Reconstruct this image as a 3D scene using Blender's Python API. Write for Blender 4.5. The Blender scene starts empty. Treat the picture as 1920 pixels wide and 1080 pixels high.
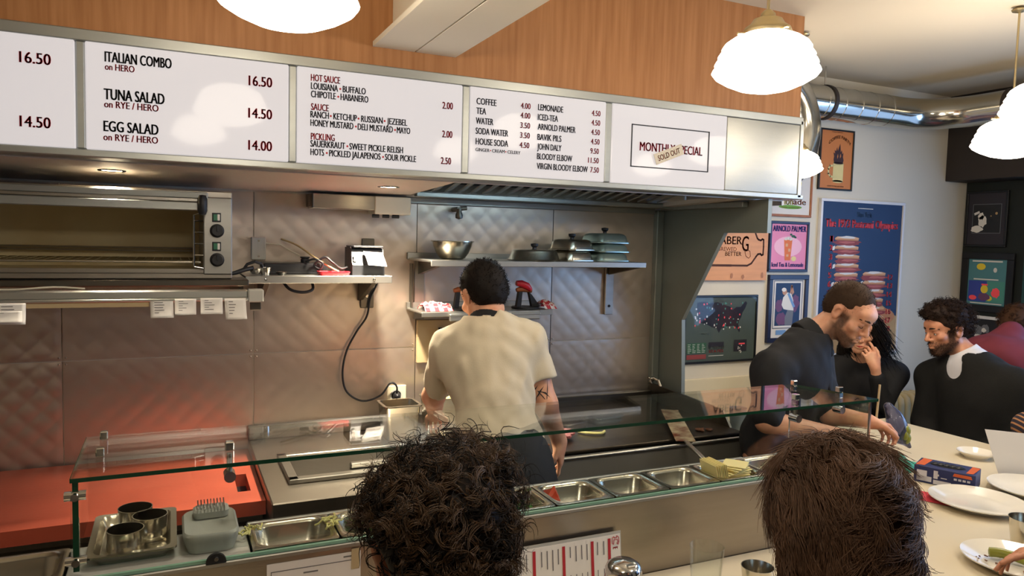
import bpy, bmesh, math, random
import numpy as np
from mathutils import Vector, Matrix

random.seed(7)
RNG = np.random.default_rng(11)
PI = math.pi
sc = bpy.context.scene
C = sc.collection

# ------------------------------------------------------------------ camera, world, light, exposure
cam = bpy.data.cameras.new('camera'); cam_o = bpy.data.objects.new('camera', cam); C.objects.link(cam_o)
cam.sensor_width = 36; cam.lens = 25.82; cam.clip_start = 0.05
RX = Vector((0.908, -0.419, 0.0245)).normalized()
FW = Vector((0.420, 0.905, -0.067)).normalized()
RX = (RX - FW * RX.dot(FW)).normalized(); UP = RX.cross(FW)
cam_o.matrix_world = Matrix(((RX.x, UP.x, -FW.x, 0), (RX.y, UP.y, -FW.y, 0), (RX.z, UP.z, -FW.z, 1.815), (0, 0, 0, 1)))
sc.camera = cam_o
sc.view_settings.view_transform = 'Standard'; sc.view_settings.look = 'None'
sc.view_settings.gamma = 1; sc.view_settings.use_curve_mapping = False
sc.view_settings.exposure = 0.7
sc.cycles.use_denoising = True
sc.cycles.max_bounces = 10
LAMP = 15.0            # radiance of the globe lamps
w = bpy.data.worlds.new('world'); sc.world = w; w.use_nodes = True
w.node_tree.nodes['Background'].inputs[0].default_value = (0.35, 0.55, 1.0, 1)
w.node_tree.nodes['Background'].inputs[1].default_value = 1.2
# blue daylight entering by the shop window on the right
al = bpy.data.lights.new('daylight', 'AREA'); al.shape = 'RECTANGLE'; al.size = 3.7; al.size_y = 1.6
al.energy = 95; al.color = (0.30, 0.55, 1.0)
alo = bpy.data.objects.new('daylight', al); C.objects.link(alo)
alo.location = (5.02, 0.80, 1.75); alo.rotation_euler = (0, math.radians(90), 0)

# ------------------------------------------------------------------ helpers
def lin(h):
    h = h.lstrip('#'); o = []
    for i in (0, 2, 4):
        c = int(h[i:i + 2], 16) / 255
        o.append(c / 12.92 if c <= 0.04045 else ((c + 0.055) / 1.055) ** 2.4)
    return (*o, 1)

MATS = {}
def mat(name, hexc, rough=0.5, metal=0.0, var=0.0, vscale=8.0, bump=0.0, bscale=60.0, trans=0.0, ior=1.45, emit=0.0,
        aniso=None, spec=0.5, sss=0.0, coat=0.0, dark=None, stretch=None, alpha=1.0):
    m = bpy.data.materials.new(name); m.use_nodes = True
    nt = m.node_tree; b = nt.nodes['Principled BSDF']
    def setv(k, v):
        if k in b.inputs: b.inputs[k].default_value = v
    c = lin(hexc)
    setv('Base Color', c); setv('Roughness', rough); setv('Metallic', metal); setv('IOR', ior)
    setv('Transmission Weight', trans); setv('Specular IOR Level', spec); setv('Coat Weight', coat)
    if sss: setv('Subsurface Weight', sss); setv('Subsurface Radius', (0.02, 0.008, 0.004))
    if alpha < 1: setv('Alpha', alpha)
    if emit: setv('Emission Color', c); setv('Emission Strength', emit)
    tc = nt.nodes.new('ShaderNodeTexCoord')
    src = tc.outputs['Object']
    if stretch:
        mp = nt.nodes.new('ShaderNodeMapping'); mp.inputs['Scale'].default_value = stretch
        nt.links.new(src, mp.inputs[0]); src = mp.outputs[0]
    if var:
        n = nt.nodes.new('ShaderNodeTexNoise'); n.inputs['Scale'].default_value = vscale; n.inputs['Detail'].default_value = 5
        nt.links.new(src, n.inputs['Vector'])
        r = nt.nodes.new('ShaderNodeValToRGB')
        d = lin(dark) if dark else tuple(x * (1 - var) for x in c[:3]) + (1,)
        r.color_ramp.elements[0].position = 0.32; r.color_ramp.elements[0].color = d
        r.color_ramp.elements[1].position = 0.68; r.color_ramp.elements[1].color = c
        nt.links.new(n.outputs[0], r.inputs[0]); nt.links.new(r.outputs[0], b.inputs['Base Color'])
    if bump:
        n2 = nt.nodes.new('ShaderNodeTexNoise'); n2.inputs['Scale'].default_value = bscale; n2.inputs['Detail'].default_value = 3
        nt.links.new(src, n2.inputs['Vector'])
        bp = nt.nodes.new('ShaderNodeBump'); bp.inputs['Strength'].default_value = bump; bp.inputs['Distance'].default_value = 0.01
        nt.links.new(n2.outputs[0], bp.inputs['Height']); nt.links.new(bp.outputs[0], b.inputs['Normal'])
    if aniso:
        cx = nt.nodes.new('ShaderNodeCombineXYZ'); cx.inputs[0].default_value = 1; setv('Anisotropic', aniso); nt.links.new(cx.outputs[0], b.inputs['Tangent'])
    MATS[name] = m
    return m

OFF = {}
def off_of(p): return OFF.get(p.name, Vector((0, 0, 0))) if p is not None else Vector((0, 0, 0))
def thing(name, label, cat, loc, group=None):
    o = bpy.data.objects.new(name, None); C.objects.link(o); o.location = loc; o.empty_display_size = 0.05
    OFF[o.name] = Vector(loc); o['label'] = label; o['category'] = cat
    if group: o['group'] = group
    return o

class MB:
    def __init__(s): s.v = []; s.f = []; s.m = []; s.n = 0
    def add(s, v, f, mi=0):
        o = s.n; s.v.extend(tuple(map(float, p)) for p in v); s.n += len(v)
        s.f.extend(tuple(i + o for i in q) for q in f); s.m.extend([mi] * len(f)); return s
    def obox(s, c, ax, ay, az, bev=0.0, mi=0):
        c, ax, ay, az = Vector(c), Vector(ax), Vector(ay), Vector(az)
        L = [ax.length, ay.length, az.length]; U = [ax.normalized(), ay.normalized(), az.normalized()]
        b = min([bev] + [l * 0.98 for l in L])
        if b <= 1e-6:
            v = [c + U[0] * L[0] * i + U[1] * L[1] * j + U[2] * L[2] * k for k in (-1, 1) for j in (-1, 1) for i in (-1, 1)]
            return s.add(v, [(0, 2, 3, 1), (4, 5, 7, 6), (0, 1, 5, 4), (2, 6, 7, 3), (0, 4, 6, 2), (1, 3, 7, 5)], mi)
        idx = {}; v = []
        for k in (-1, 1):
            for j in (-1, 1):
                for i in (-1, 1):
                    sg = (i, j, k)
                    for a in range(3):
                        p = c.copy()
                        for d in range(3): p += U[d] * sg[d] * (L[d] if d == a else L[d] - b)
                        idx[(i, j, k, a)] = len(v); v.append(p)
        F = []
        for a in range(3):
            d1, d2 = (a + 1) % 3, (a + 2) % 3
            for sa in (-1, 1):
                q = []
                for (p1, p2) in ((-1, -1), (1, -1), (1, 1), (-1, 1)):
                    sg = [0, 0, 0]; sg[a] = sa; sg[d1] = p1; sg[d2] = p2; q.append(idx[(*sg, a)])
                F.append(tuple(q if sa > 0 else q[::-1]))
            for p1 in (-1, 1):
                for p2 in (-1, 1):
                    q = []
                    for (t, ax_) in ((-1, d1), (1, d1), (1, d2), (-1, d2)):
                        sg = [0, 0, 0]; sg[a] = t; sg[d1] = p1; sg[d2] = p2; q.append(idx[(*sg, ax_)])
                    F.append(tuple(q))
        for k in (-1, 1):
            for j in (-1, 1):
                for i in (-1, 1): F.append(tuple(idx[(i, j, k, a)] for a in range(3)))
        return s.add(v, F, mi)
    def box(s, lo, hi, bev=0.0, mi=0):
        c = [(a + b) / 2 for a, b in zip(lo, hi)]; h = [abs(b - a) / 2 for a, b in zip(lo, hi)]
        return s.obox(c, (h[0], 0, 0), (0, h[1], 0), (0, 0, h[2]), bev, mi)
    def poly(s, pts, mi=0): return s.add(pts, [tuple(range(len(pts)))], mi)
    def prism(s, pts, d, mi=0):
        n = len(pts); d = Vector(d); v = [Vector(p) for p in pts]; v2 = [p + d for p in v]
        F = [tuple(range(n))[::-1], tuple(range(n, 2 * n))] + [(i, (i + 1) % n, n + (i + 1) % n, n + i) for i in range(n)]
        return s.add(v + v2, F, mi)
    def lathe(s, prof, c=(0, 0, 0), n=32, ax=(0, 0, 1), mi=0, sx=1.0, sy=1.0):
        ax = Vector(ax).normalized(); e1 = ax.orthogonal().normalized() if abs(ax.z) < 0.99 else Vector((1, 0, 0))
        e2 = ax.cross(e1); c = Vector(c); v = []; F = []
        for r, z in prof:
            for k in range(n):
                t = 2 * PI * k / n; v.append(c + ax * z + e1 * (r * math.cos(t) * sx) + e2 * (r * math.sin(t) * sy))
        for i in range(len(prof) - 1):
            for k in range(n):
                a, b = i * n + k, i * n + (k + 1) % n; F.append((a, b, b + n, a + n))
        if prof[0][0] > 1e-5: F.append(tuple(range(n))[::-1])
        if prof[-1][0] > 1e-5: F.append(tuple((len(prof) - 1) * n + k for k in range(n)))
        return s.add(v, F, mi)
    def cyl(s, a, b, r, n=16, mi=0, r2=None):
        a, b = Vector(a), Vector(b); L = (b - a).length
        return s.lathe([(r, 0), (r if r2 is None else r2, L)], a, n, b - a, mi)
    def tube(s, path, r, n=8, mi=0, closed=False):
        P = [Vector(p) for p in path]; m = len(P); v = []; F = []; nrm = None
        for i, p in enumerate(P):
            if closed: t = (P[(i + 1) % m] - P[i - 1]).normalized()
            else: t = (P[min(i + 1, m - 1)] - P[max(i - 1, 0)]).normalized()
            if nrm is None: nrm = t.orthogonal().normalized()
            nrm = (nrm - t * nrm.dot(t)); nrm = nrm.normalized() if nrm.length > 1e-6 else t.orthogonal().normalized()
            b = t.cross(nrm); rr = r[i] if isinstance(r, (list, tuple)) else r
            for k in range(n):
                a = 2 * PI * k / n; v.append(p + nrm * rr * math.cos(a) + b * rr * math.sin(a))
        for i in range(m if closed else m - 1):
            for k in range(n):
                a, b = i * n + k, i * n + (k + 1) % n; c2 = ((i + 1) % m) * n
                F.append((a, b, c2 + (k + 1) % n, c2 + k))
        if not closed: F += [tuple(range(n))[::-1], tuple((m - 1) * n + k for k in range(n))]
        return s.add(v, F, mi)
    def sphere(s, c, r, n=16, mi=0, sc3=(1, 1, 1)):
        c = Vector(c); v = []; F = []; m = n // 2
        for i in range(m + 1):
            th = PI * i / m
            for k in range(n):
                ph = 2 * PI * k / n
                v.append(c + Vector((r * sc3[0] * math.sin(th) * math.cos(ph), r * sc3[1] * math.sin(th) * math.sin(ph), r * sc3[2] * math.cos(th))))
        for i in range(m):
            for k in range(n): F.append((i * n + k, (i + 1) * n + k, (i + 1) * n + (k + 1) % n, i * n + (k + 1) % n))
        return s.add(v, F, mi)
    def grid(s, fn, nu, nv, mi=0):
        v = [fn(i / nu, j / nv) for j in range(nv + 1) for i in range(nu + 1)]
        F = [(j * (nu + 1) + i, j * (nu + 1) + i + 1, (j + 1) * (nu + 1) + i + 1, (j + 1) * (nu + 1) + i) for j in range(nv) for i in range(nu)]
        return s.add(v, F, mi)
    def rrect_loft(s, rings, n=6, mi=0, cap0=True, cap1=True):
        """rings: (cx, cy, z, hx, hy, r) rounded rectangles joined into a skin."""
        v = []; F = []; m = 4 * (n + 1)
        for (cx, cy, z, hx, hy, r) in rings:
            for q, (sx, sy) in enumerate(((1, 1), (-1, 1), (-1, -1), (1, -1))):
                for k in range(n + 1):
                    a = PI / 2 * q + PI / 2 * k / n
                    v.append((cx + sx * (hx - r) + r * math.cos(a), cy + sy * (hy - r) + r * math.sin(a), z))
        for i in range(len(rings) - 1):
            for k in range(m): F.append((i * m + k, i * m + (k + 1) % m, (i + 1) * m + (k + 1) % m, (i + 1) * m + k))
        if cap0: F.append(tuple(range(m))[::-1])
        if cap1: F.append(tuple((len(rings) - 1) * m + k for k in range(m)))
        return s.add(v, F, mi)
    def build(s, name, mats, parent=None, smooth=35, recalc=True, tag=None, kind=None, label=None, weld=False):
        V = np.array(s.v)
        if parent is not None: o0 = np.array(off_of(parent))
        else:
            lo, hi = V.min(0), V.max(0); o0 = np.array([(lo[0] + hi[0]) / 2, (lo[1] + hi[1]) / 2, lo[2]])
        me = bpy.data.meshes.new(name); me.from_pydata((V - o0).tolist(), [], s.f)
        for m in (mats if isinstance(mats, (list, tuple)) else [mats]): me.materials.append(MATS[m] if isinstance(m, str) else m)
        me.polygons.foreach_set('material_index', s.m)
        if recalc or weld:
            bm = bmesh.new(); bm.from_mesh(me)
            if weld: bmesh.ops.remove_doubles(bm, verts=bm.verts, dist=1e-5)
            if recalc: bmesh.ops.recalc_face_normals(bm, faces=bm.faces)
            bm.to_mesh(me); bm.free()
        if smooth:
            me.polygons.foreach_set('use_smooth', [True] * len(me.polygons))
            if smooth < 180: me.set_sharp_from_angle(angle=math.radians(smooth))
        me.update()
        o = bpy.data.objects.new(name, me); C.objects.link(o)
        if parent is not None: o.parent = parent; OFF[o.name] = Vector(o0)
        else: o.location = o0; OFF[o.name] = Vector(o0)
        if tag:
            o['label'] = tag[0]; o['category'] = tag[1]
            if len(tag) > 2 and tag[2]: o['group'] = tag[2]
        if kind: o['kind'] = kind
        if label: o['label'] = label
        return o

_tc = {}
def text_mesh(s, weight=0.0):
    k = (s, weight)
    if k in _tc: return _tc[k]
    cu = bpy.data.curves.new('lettering', 'FONT'); cu.body = s; cu.offset = weight; cu.resolution_u = 3; cu.fill_mode = 'FRONT'
    ob = bpy.data.objects.new('lettering', cu); C.objects.link(ob)
    dg = bpy.context.evaluated_depsgraph_get(); me = bpy.data.meshes.new_from_object(ob.evaluated_get(dg))
    v = [(p.co.x, p.co.y) for p in me.vertices]; f = [tuple(p.vertices) for p in me.polygons]
    bpy.data.objects.remove(ob); bpy.data.curves.remove(cu); bpy.data.meshes.remove(me)
    _tc[k] = (v, f); return v, f
def put_text(mb, s, org, ux, uy, h, w=None, mi=0, weight=0.0, right=False, bend=None):
    """Letters as a flat mesh: org is the lower left corner, h the capital height, w the whole width."""
    v, f = text_mesh(s)
    if not v: return
    x0 = min(p[0] for p in v); x1 = max(p[0] for p in v); cap = 0.70
    sx = (w / (x1 - x0)) if w else h / cap
    org, ux, uy = Vector(org), Vector(ux).normalized(), Vector(uy).normalized()
    W = (x1 - x0) * sx
    for sh in ((-1, 0, 1) if weight > 0 else (0,)):
        out = []
        for p in v:
            a = (p[0] - x0) * sx - (W if right else 0); b = p[1] * h / cap
            if bend: b += bend * (1 - ((a / W) * 2 - 1) ** 2)
            out.append(org + ux * (a + sh * weight * h) + uy * b)
        mb.add(out, f, mi)
XX, YY, ZZ = Vector((1, 0, 0)), Vector((0, 1, 0)), Vector((0, 0, 1))

# ------------------------------------------------------------------ materials
mat('steel', '#B8B4AC', 0.30, 1.0, 0.12, 3.0, 0.06, 40, stretch=(1, 1, 14))
mat('steel_wall', '#CFC2B4', 0.38, 0.85, 0.12, 2.0, aniso=0.5)
mat('steel_dark', '#6E6A62', 0.35, 1.0, 0.15, 3.0, 0.05, 40)
mat('steel_side', '#8B9088', 0.5, 0.5, 0.12, 2.0, 0.04, 40)
mat('steel_satin', '#A8A7A2', 0.42, 1.0, 0.08, 4.0, 0.03, 80, stretch=(1, 1, 10))
mat('steel_frame', '#A9ACA8', 0.38, 0.8, 0.08, 3.0, 0.03, 60, stretch=(1, 8, 8))
mat('steel_pan', '#C2BBAA', 0.24, 1.0, 0.10, 8.0)
mat('steel_counter', '#A59C90', 0.34, 1.0, 0.12, 2.5, 0.04, 40, stretch=(1, 1, 10))
mat('soffit_steel', '#D6CCC0', 0.45, 0.25, 0.06, 3.0)
mat('steel_blank', '#8C8B84', 0.33, 1.0, 0.06, 3.0, 0.05, 60, stretch=(1, 1, 10))
mat('aluminium', '#C9CBC6', 0.38, 1.0, 0.06, 5.0)
mat('chrome', '#D0CFCB', 0.12, 1.0)
mat('brass', '#B9A780', 0.35, 1.0)
mat('galvanised', '#C6C2B6', 0.15, 0.95, 0.10, 9.0, 0.02, 20)
mat('grease_steel', '#5B5247', 0.36, 0.9, 0.35, 5.0, 0.05, 30, dark='#37302A')
mat('oven_inside', '#D8CCA4', 0.45, 0.1, 0.35, 2.2, 0.03, 30, dark='#BFA878')
mat('iron_black', '#17171A', 0.5, 0.2)
mat('black_plastic', '#1B1C20', 0.45)
mat('black_gloss', '#0C0C0E', 0.2)
mat('white_paint', '#D9D2BE', 0.7, 0, 0.05, 2.0)
mat('wall_cream', '#D6CFBF', 0.8, 0, 0.05, 1.2, 0.03, 120)
mat('cream_trim', '#D8CDB0', 0.6, 0, 0.04, 3.0)
mat('ceiling_paint', '#C4B9A4', 0.85, 0, 0.04, 0.8, 0.02, 90)
mat('beam_paint', '#F0E7D2', 0.7, 0, 0.05, 2.0)
mat('room_wall', '#CBB898', 0.8, 0, 0.15, 1.0)
mat('dark_green', '#141B17', 0.6, 0, 0.2, 2.0)
mat('dark_brown', '#2F2722', 0.6, 0, 0.2, 2.0)
mat('teal_paint', '#1F4A4C', 0.6, 0, 0.2, 4.0)
mat('floor_tile', '#5A4A3C', 0.45, 0, 0.3, 3.0)
mat('wood_fascia', '#A9713F', 0.5, 0, 0.0, 1.0, 0.0, 1.0, spec=0.3)
mat('board_red', '#AD4F3A', 0.42, 0, 0.18, 5.0, 0.05, 60)
mat('bar_white', '#D8CBB0', 0.32, 0, 0.03, 2.0)
mat('porcelain', '#E4DED0', 0.12, 0, 0.0, 1, coat=0.4)
mat('paper', '#DAD3CC', 0.8, 0, 0.04, 8.0)
mat('paper_white', '#E6E2DC', 0.75)
mat('ink', '#2B2A2C', 0.7)
mat('ink_grey', '#6E6A68', 0.8)
mat('ink_red', '#B3262F', 0.6)
mat('red_plastic', '#B01F2C', 0.35)
mat('wood_handle', '#8A4A22', 0.5, 0, 0.3, 20)
mat('kraft', '#B59F78', 0.8, 0, 0.1, 6)
mat('grey_plastic', '#A3A49C', 0.5, 0, 0.05, 10)
mat('light_grey_plastic', '#B4B3AC', 0.5, 0, 0.04, 6)
mat('lid_enamel', '#9FB0A8', 0.28, 0.75, 0.05, 5)
mat('switch_green', '#2F6B4E', 0.4)
mat('lamp_glow', '#FFF1DC', 0.3, emit=LAMP)
mat('downlight_glow', '#FFE2B0', 0.3, emit=20.0)
mat('radiator_paint', '#C9B78C', 0.5, 0, 0.06, 4)
mat('lettuce', '#5E9A2E', 0.5, 0, 0.35, 30, sss=0.1)
mat('kale', '#3E7A24', 0.55, 0, 0.4, 40)
mat('cabbage', '#D9D28A', 0.5, 0, 0.2, 30)
mat('cheese', '#F2E2A4', 0.45, 0, 0.06, 12, sss=0.15)
mat('tomato', '#D2452A', 0.3)
mat('meat_pink', '#B4555E', 0.5, 0, 0.5, 60, 0.4, 60, dark='#D79A9A')
mat('meat_brown', '#6B3E22', 0.6, 0, 0.4, 60, 0.3, 60)
mat('pickle', '#8A8B2C', 0.3, 0, 0.3, 14)
mat('mould_steel', '#D2CCBE', 0.18, 1.0)
mat('griddle_front', '#8F8A80', 0.42, 0.45, 0.12, 4.0)
mat('spatula_face', '#D3C6A2', 0.4, 0.3, 0.5, 22, dark='#7A3F26')

def wood_nodes():
    m = MATS['wood_fascia']; nt = m.node_tree; b = nt.nodes['Principled BSDF']
    tc = nt.nodes.new('ShaderNodeTexCoord'); mp = nt.nodes.new('ShaderNodeMapping'); mp.inputs['Scale'].default_value = (14, 14, 0.7)
    n = nt.nodes.new('ShaderNodeTexNoise'); n.inputs['Scale'].default_value = 4; n.inputs['Detail'].default_value = 8
    r = nt.nodes.new('ShaderNodeValToRGB')
    r.color_ramp.elements[0].position = 0.3; r.color_ramp.elements[0].color = lin('#96653C')
    r.color_ramp.elements[1].position = 0.75; r.color_ramp.elements[1].color = lin('#AE7B4F')
    nt.links.new(tc.outputs['Object'], mp.inputs[0]); nt.links.new(mp.outputs[0], n.inputs['Vector'])
    nt.links.new(n.outputs[0], r.inputs[0]); nt.links.new(r.outputs[0], b.inputs['Base Color'])
wood_nodes()

def glass_mat(name, tint, rough=0.0, ior=1.45):
    m = bpy.data.materials.new(name); m.use_nodes = True; nt = m.node_tree
    for n in list(nt.nodes):
        if n.type != 'OUTPUT_MATERIAL': nt.nodes.remove(n)
    out = [n for n in nt.nodes if n.type == 'OUTPUT_MATERIAL'][0]
    g = nt.nodes.new('ShaderNodeBsdfGlossy'); g.inputs['Roughness'].default_value = 0.02
    t = nt.nodes.new('ShaderNodeBsdfTransparent'); t.inputs['Color'].default_value = tint
    f = nt.nodes.new('ShaderNodeFresnel'); ge = nt.nodes.new('ShaderNodeNewGeometry'); mr = nt.nodes.new('ShaderNodeMapRange')
    mr.inputs['To Min'].default_value = ior; mr.inputs['To Max'].default_value = 1 / ior    # same reflection on both faces of a thin pane
    nt.links.new(ge.outputs['Backfacing'], mr.inputs['Value']); nt.links.new(mr.outputs[0], f.inputs['IOR'])
    mx = nt.nodes.new('ShaderNodeMixShader')
    nt.links.new(f.outputs[0], mx.inputs[0]); nt.links.new(t.outputs[0], mx.inputs[1]); nt.links.new(g.outputs[0], mx.inputs[2])
    nt.links.new(mx.outputs[0], out.inputs['Surface']); MATS[name] = m
glass_mat('glass_clear', (0.97, 0.985, 0.975, 1), ior=1.5)
glass_mat('glass_pane', (0.95, 0.97, 0.96, 1), ior=1.5)
mat('glass_pale', '#7FA892', 0.15, 0, spec=0.8)
glass_mat('glass_matte', (0.98, 0.985, 0.98, 1), ior=1.18)
mat('glass_edge', '#143B27', 0.15, 0, spec=0.8)
# ------------------------------------------------------------------ the room
YB, XR, ZC = 3.30, 4.95, 2.83
def struct(name, mb, m, **k): return mb.build(name, m, kind='structure', **k)
struct('floor', MB().box((-2.4, -2.6, -0.1), (5.3, 3.5, 0)), 'floor_tile')
struct('ceiling', MB().box((-2.4, -2.6, ZC), (5.3, 3.5, ZC + 0.1)), 'ceiling_paint')
struct('wall_back', MB().box((-2.4, YB, 0), (5.3, YB + 0.15, ZC)), 'wall_cream')
struct('wall_left', MB().box((-2.45, -2.6, 0), (-2.3, YB, ZC)), 'room_wall')
struct('wall_front', MB().box((-2.3, -2.7, 0), (XR, -2.55, ZC)), 'room_wall')
# right wall: dark paint, a shop window beyond the picture's edge
wy0, wy1, wz0, wz1 = -1.1, 2.70, 0.9, 2.6
m = MB()
m.box((XR, wy1, 0), (XR + 0.15, YB, ZC)); m.box((XR, -2.6, 0), (XR + 0.15, wy0, ZC))
m.box((XR, wy0, 0), (XR + 0.15, wy1, wz0)); m.box((XR, wy0, wz1), (XR + 0.15, wy1, ZC))
struct('wall_right', m, 'dark_green')
m = MB()
for a in (wz0, wz1 - 0.05): m.box((XR + 0.04, wy0, a), (XR + 0.1, wy1, a + 0.05))
for b in (wy0, (wy0 + wy1) / 2 - 0.025, wy1 - 0.05): m.box((XR + 0.04, b, wz0), (XR + 0.1, b + 0.05, wz1))
wf = struct('window_1', m, 'teal_paint')
MB().box((XR + 0.095, wy0 + 0.02, wz0 + 0.02), (XR + 0.099, wy1 - 0.02, wz1 - 0.02)).build('pane', 'glass_clear', wf)
# dark bulkhead along the right wall, dado board under the posters
struct('trim_1', MB().box((4.72, 0.0, 2.27), (XR, YB, ZC), 0.004), 'dark_brown')
struct('trim_2', MB().box((2.47, YB - 0.02, 0.1), (4.3, YB, 1.048), 0.003), 'cream_trim')
struct('trim_3', MB().box((4.905, 2.74, 0), (XR, 2.87, 2.27), 0.004), 'teal_paint')
# wooden fascia above the sign, white boxed beam running out of it towards the room
struct('wall_upper', MB().box((-2.3, 2.49, 2.36), (2.555, 2.60, ZC)).box((2.455, 2.6, 2.36), (2.555, YB, ZC)), 'wood_fascia')
m = MB(); m.box((0.685, -2.5, 2.466), (0.905, 2.489, ZC)); m.box((0.617, -2.5, 2.448), (0.763, 2.489, 2.466), 0.001); m.box((0.768, -2.5, 2.448), (0.914, 2.489, 2.466), 0.001)
struct('ceiling_beam', m, 'beam_paint')

# quilted steel sheets behind the kitchen
def quilt(name, x0, x1, z0, z1, amp=0.0013):
    p = 0.046; m = MB(); nx = int((x1 - x0) / 0.0075); nz = int((z1 - z0) / 0.0075)
    def fn(u, v):
        x = x0 + (x1 - x0) * u; z = z0 + (z1 - z0) * v
        a = (x + z) / p / 2; b = (x - z) / p / 2
        h = (abs(math.sin(PI * a) * math.sin(PI * b))) ** 0.6
        e = min(1, (x - x0) / 0.02, (x1 - x) / 0.02, (z - z0) / 0.02, (z1 - z) / 0.02)
        return (x, YB - 0.008 - amp * h * max(e, 0), z)
    m.grid(fn, nx, nz)
    m.box((x0, YB - 0.008, z0), (x1, YB - 0.0005, z1))
    return struct(name, m, 'steel_wall', smooth=60, recalc=False)
xs = [-1.06, -0.388, 0.315, 1.034, 1.749, 2.405]; k = 4
for i in range(5):
    for (z0, z1) in ((0.86, 1.295), (1.300, 1.985)):
        a = 0.0035 if i == 0 else 0.0011
        quilt('trim_%d' % k, xs[i] + 0.002, xs[i + 1] - 0.002, z0, z1, a); k += 1
# rivet clusters where the sheets meet
m = MB()
for x in xs[1:]:
    for dx in (-0.012, 0.012):
        for dz in (-0.013, 0.013):
            if x > 2.3 and dx > 0: continue
            m.lathe([(0.004, 0), (0.003, 0.003), (0.0, 0.004)], (x + dx, YB - 0.009, 1.2975 + dz), 8, (0, -1, 0))
struct('trim_14', m, 'steel')

# ------------------------------------------------------------------ menu sign
SY = 2.475
sg = thing('menu_sign', 'long backlit steel menu sign with five white panels over the kitchen', 'sign', (0.6, SY, 2.024))
m = MB()
m.box((-1.7, SY, 2.352), (2.565, SY + 0.11, 2.386), 0.003); m.box((-1.7, SY, 2.022), (2.585, SY + 0.11, 2.044), 0.003)
for x0, x1 in ((-0.248, -0.224), (0.343, 0.369), (0.938, 0.967), (1.534, 1.563)): m.box((x0, SY + 0.002, 2.044), (x1, SY + 0.08, 2.352), 0.004)
m.box((-1.7, SY + 0.09, 2.03), (2.565, SY + 0.11, 2.37)); m.box((2.55, SY, 2.03), (2.57, SY + 0.11, 2.37), 0.002)
m.build('frame', 'steel_frame', sg)
MB().box((2.137, SY + 0.004, 2.044), (2.55, SY + 0.09, 2.352), 0.002).build('blank_panel', 'steel_blank', sg)
def panel_mat():
    m_ = bpy.data.materials.new('lit_acrylic'); m_.use_nodes = True; nt = m_.node_tree; b = nt.nodes['Principled BSDF']
    b.inputs['Base Color'].default_value = (0.25, 0.245, 0.24, 1); b.inputs['Roughness'].default_value = 0.06
    b.inputs['Emission Color'].default_value = (1.0, 0.93, 0.94, 1); b.inputs['Emission Strength'].default_value = 0.33; b.inputs['Specular IOR Level'].default_value = 0.1
    MATS['lit_acrylic'] = m_
panel_mat()
def T(mb, s, x0, x1, z, h, mi=0, wt=0.042): put_text(mb, s, (x0, SY - 0.0035, z), XX, ZZ, h, x1 - x0, mi, wt)
panels = [(-0.82, -0.25), (-0.224, 0.343), (0.369, 0.938), (0.967, 1.534), (1.563, 2.133)]
objs = []
for i, (x0, x1) in enumerate(panels):
    p = MB().box((x0, SY + 0.001, 2.044), (x1, SY + 0.02, 2.352), 0.003).build('menu_panel', 'lit_acrylic', sg)
    objs.append(p)
def letters(panel, rows):
    for (s, x0, x1, z, h, c) in rows:
        q = MB(); T(q, s, x0, x1, z, h); q.build('red_lettering' if c else 'black_lettering', 'ink_red' if c else 'ink', objs[panel], recalc=False)
letters(0, [('16.50', -0.382, -0.308, 2.272, 0.031, 1), ('14.50', -0.384, -0.311, 2.095, 0.031, 1)])
letters(1, [('ITALIAN COMBO', -0.173, 0.002, 2.299, 0.030, 0), ('on HERO', -0.173, -0.097, 2.276, 0.019, 1), ('16.50', 0.222, 0.291, 2.274, 0.031, 1),
            ('TUNA SALAD', -0.176, -0.018, 2.191, 0.032, 0), ('on RYE / HERO', -0.176, -0.034, 2.168, 0.020, 1), ('14.50', 0.221, 0.291, 2.174, 0.031, 1),
            ('EGG SALAD', -0.178, -0.035, 2.099, 0.031, 0), ('on RYE / HERO', -0.179, -0.036, 2.073, 0.020, 1), ('14.00', 0.221, 0.291, 2.074, 0.031, 1)])
rows = [('HOT SAUCE', 0.412, 0.505, 2.309, 0.022, 1), ('2.00', 0.862, 0.900, 2.263, 0.024, 1), ('SAUCE', 0.413, 0.469, 2.216, 0.022, 1), ('2.00', 0.863, 0.900, 2.164, 0.024, 1), ('PICKLING', 0.413, 0.489, 2.121, 0.022, 1), ('2.50', 0.860, 0.897, 2.071, 0.024, 1)]
W2 = [('LOUISIANA', 0.4124, 0.4983, 2.283), ('BUFFALO', 0.5149, 0.5903, 2.283), ('CHIPOTLE', 0.4125, 0.4914, 2.257), ('HABANERO', 0.508, 0.5994, 2.257), ('RANCH', 0.4112, 0.4694, 2.192), ('KETCHUP', 0.485, 0.5616, 2.192), ('RUSSIAN', 0.5768, 0.6494, 2.192), ('JEZEBEL', 0.665, 0.7351, 2.192), ('HONEY MUSTARD', 0.4114, 0.5503, 2.165), ('DELI MUSTARD', 0.5655, 0.6849, 2.165), ('MAYO', 0.6998, 0.746, 2.165), ('SAUERKRAUT', 0.4118, 0.5235, 2.098), ('SWEET PICKLE RELISH', 0.5386, 0.7216, 2.098), ('HOTS', 0.412, 0.4548, 2.071), ('PICKLED JALAPENOS', 0.4721, 0.6437, 2.071), ('SOUR PICKLE', 0.6594, 0.7686, 2.071)]
letters(2, rows + [(a, b, c, z, 0.0215, 0) for a, b, c, z in W2])
m = MB()
for x, z in ((0.5065, 2.283), (0.5001, 2.257), (0.4763, 2.192), (0.5678, 2.192), (0.6567, 2.192), (0.5592, 2.165), (0.6933, 2.165), (0.5315, 2.098), (0.4643, 2.071), (0.6529, 2.071)):
    m.lathe([(0.0034, 0), (0.0034, 0.001)], (x, SY - 0.002, z + 0.010), 10, (0, -1, 0))
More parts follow.
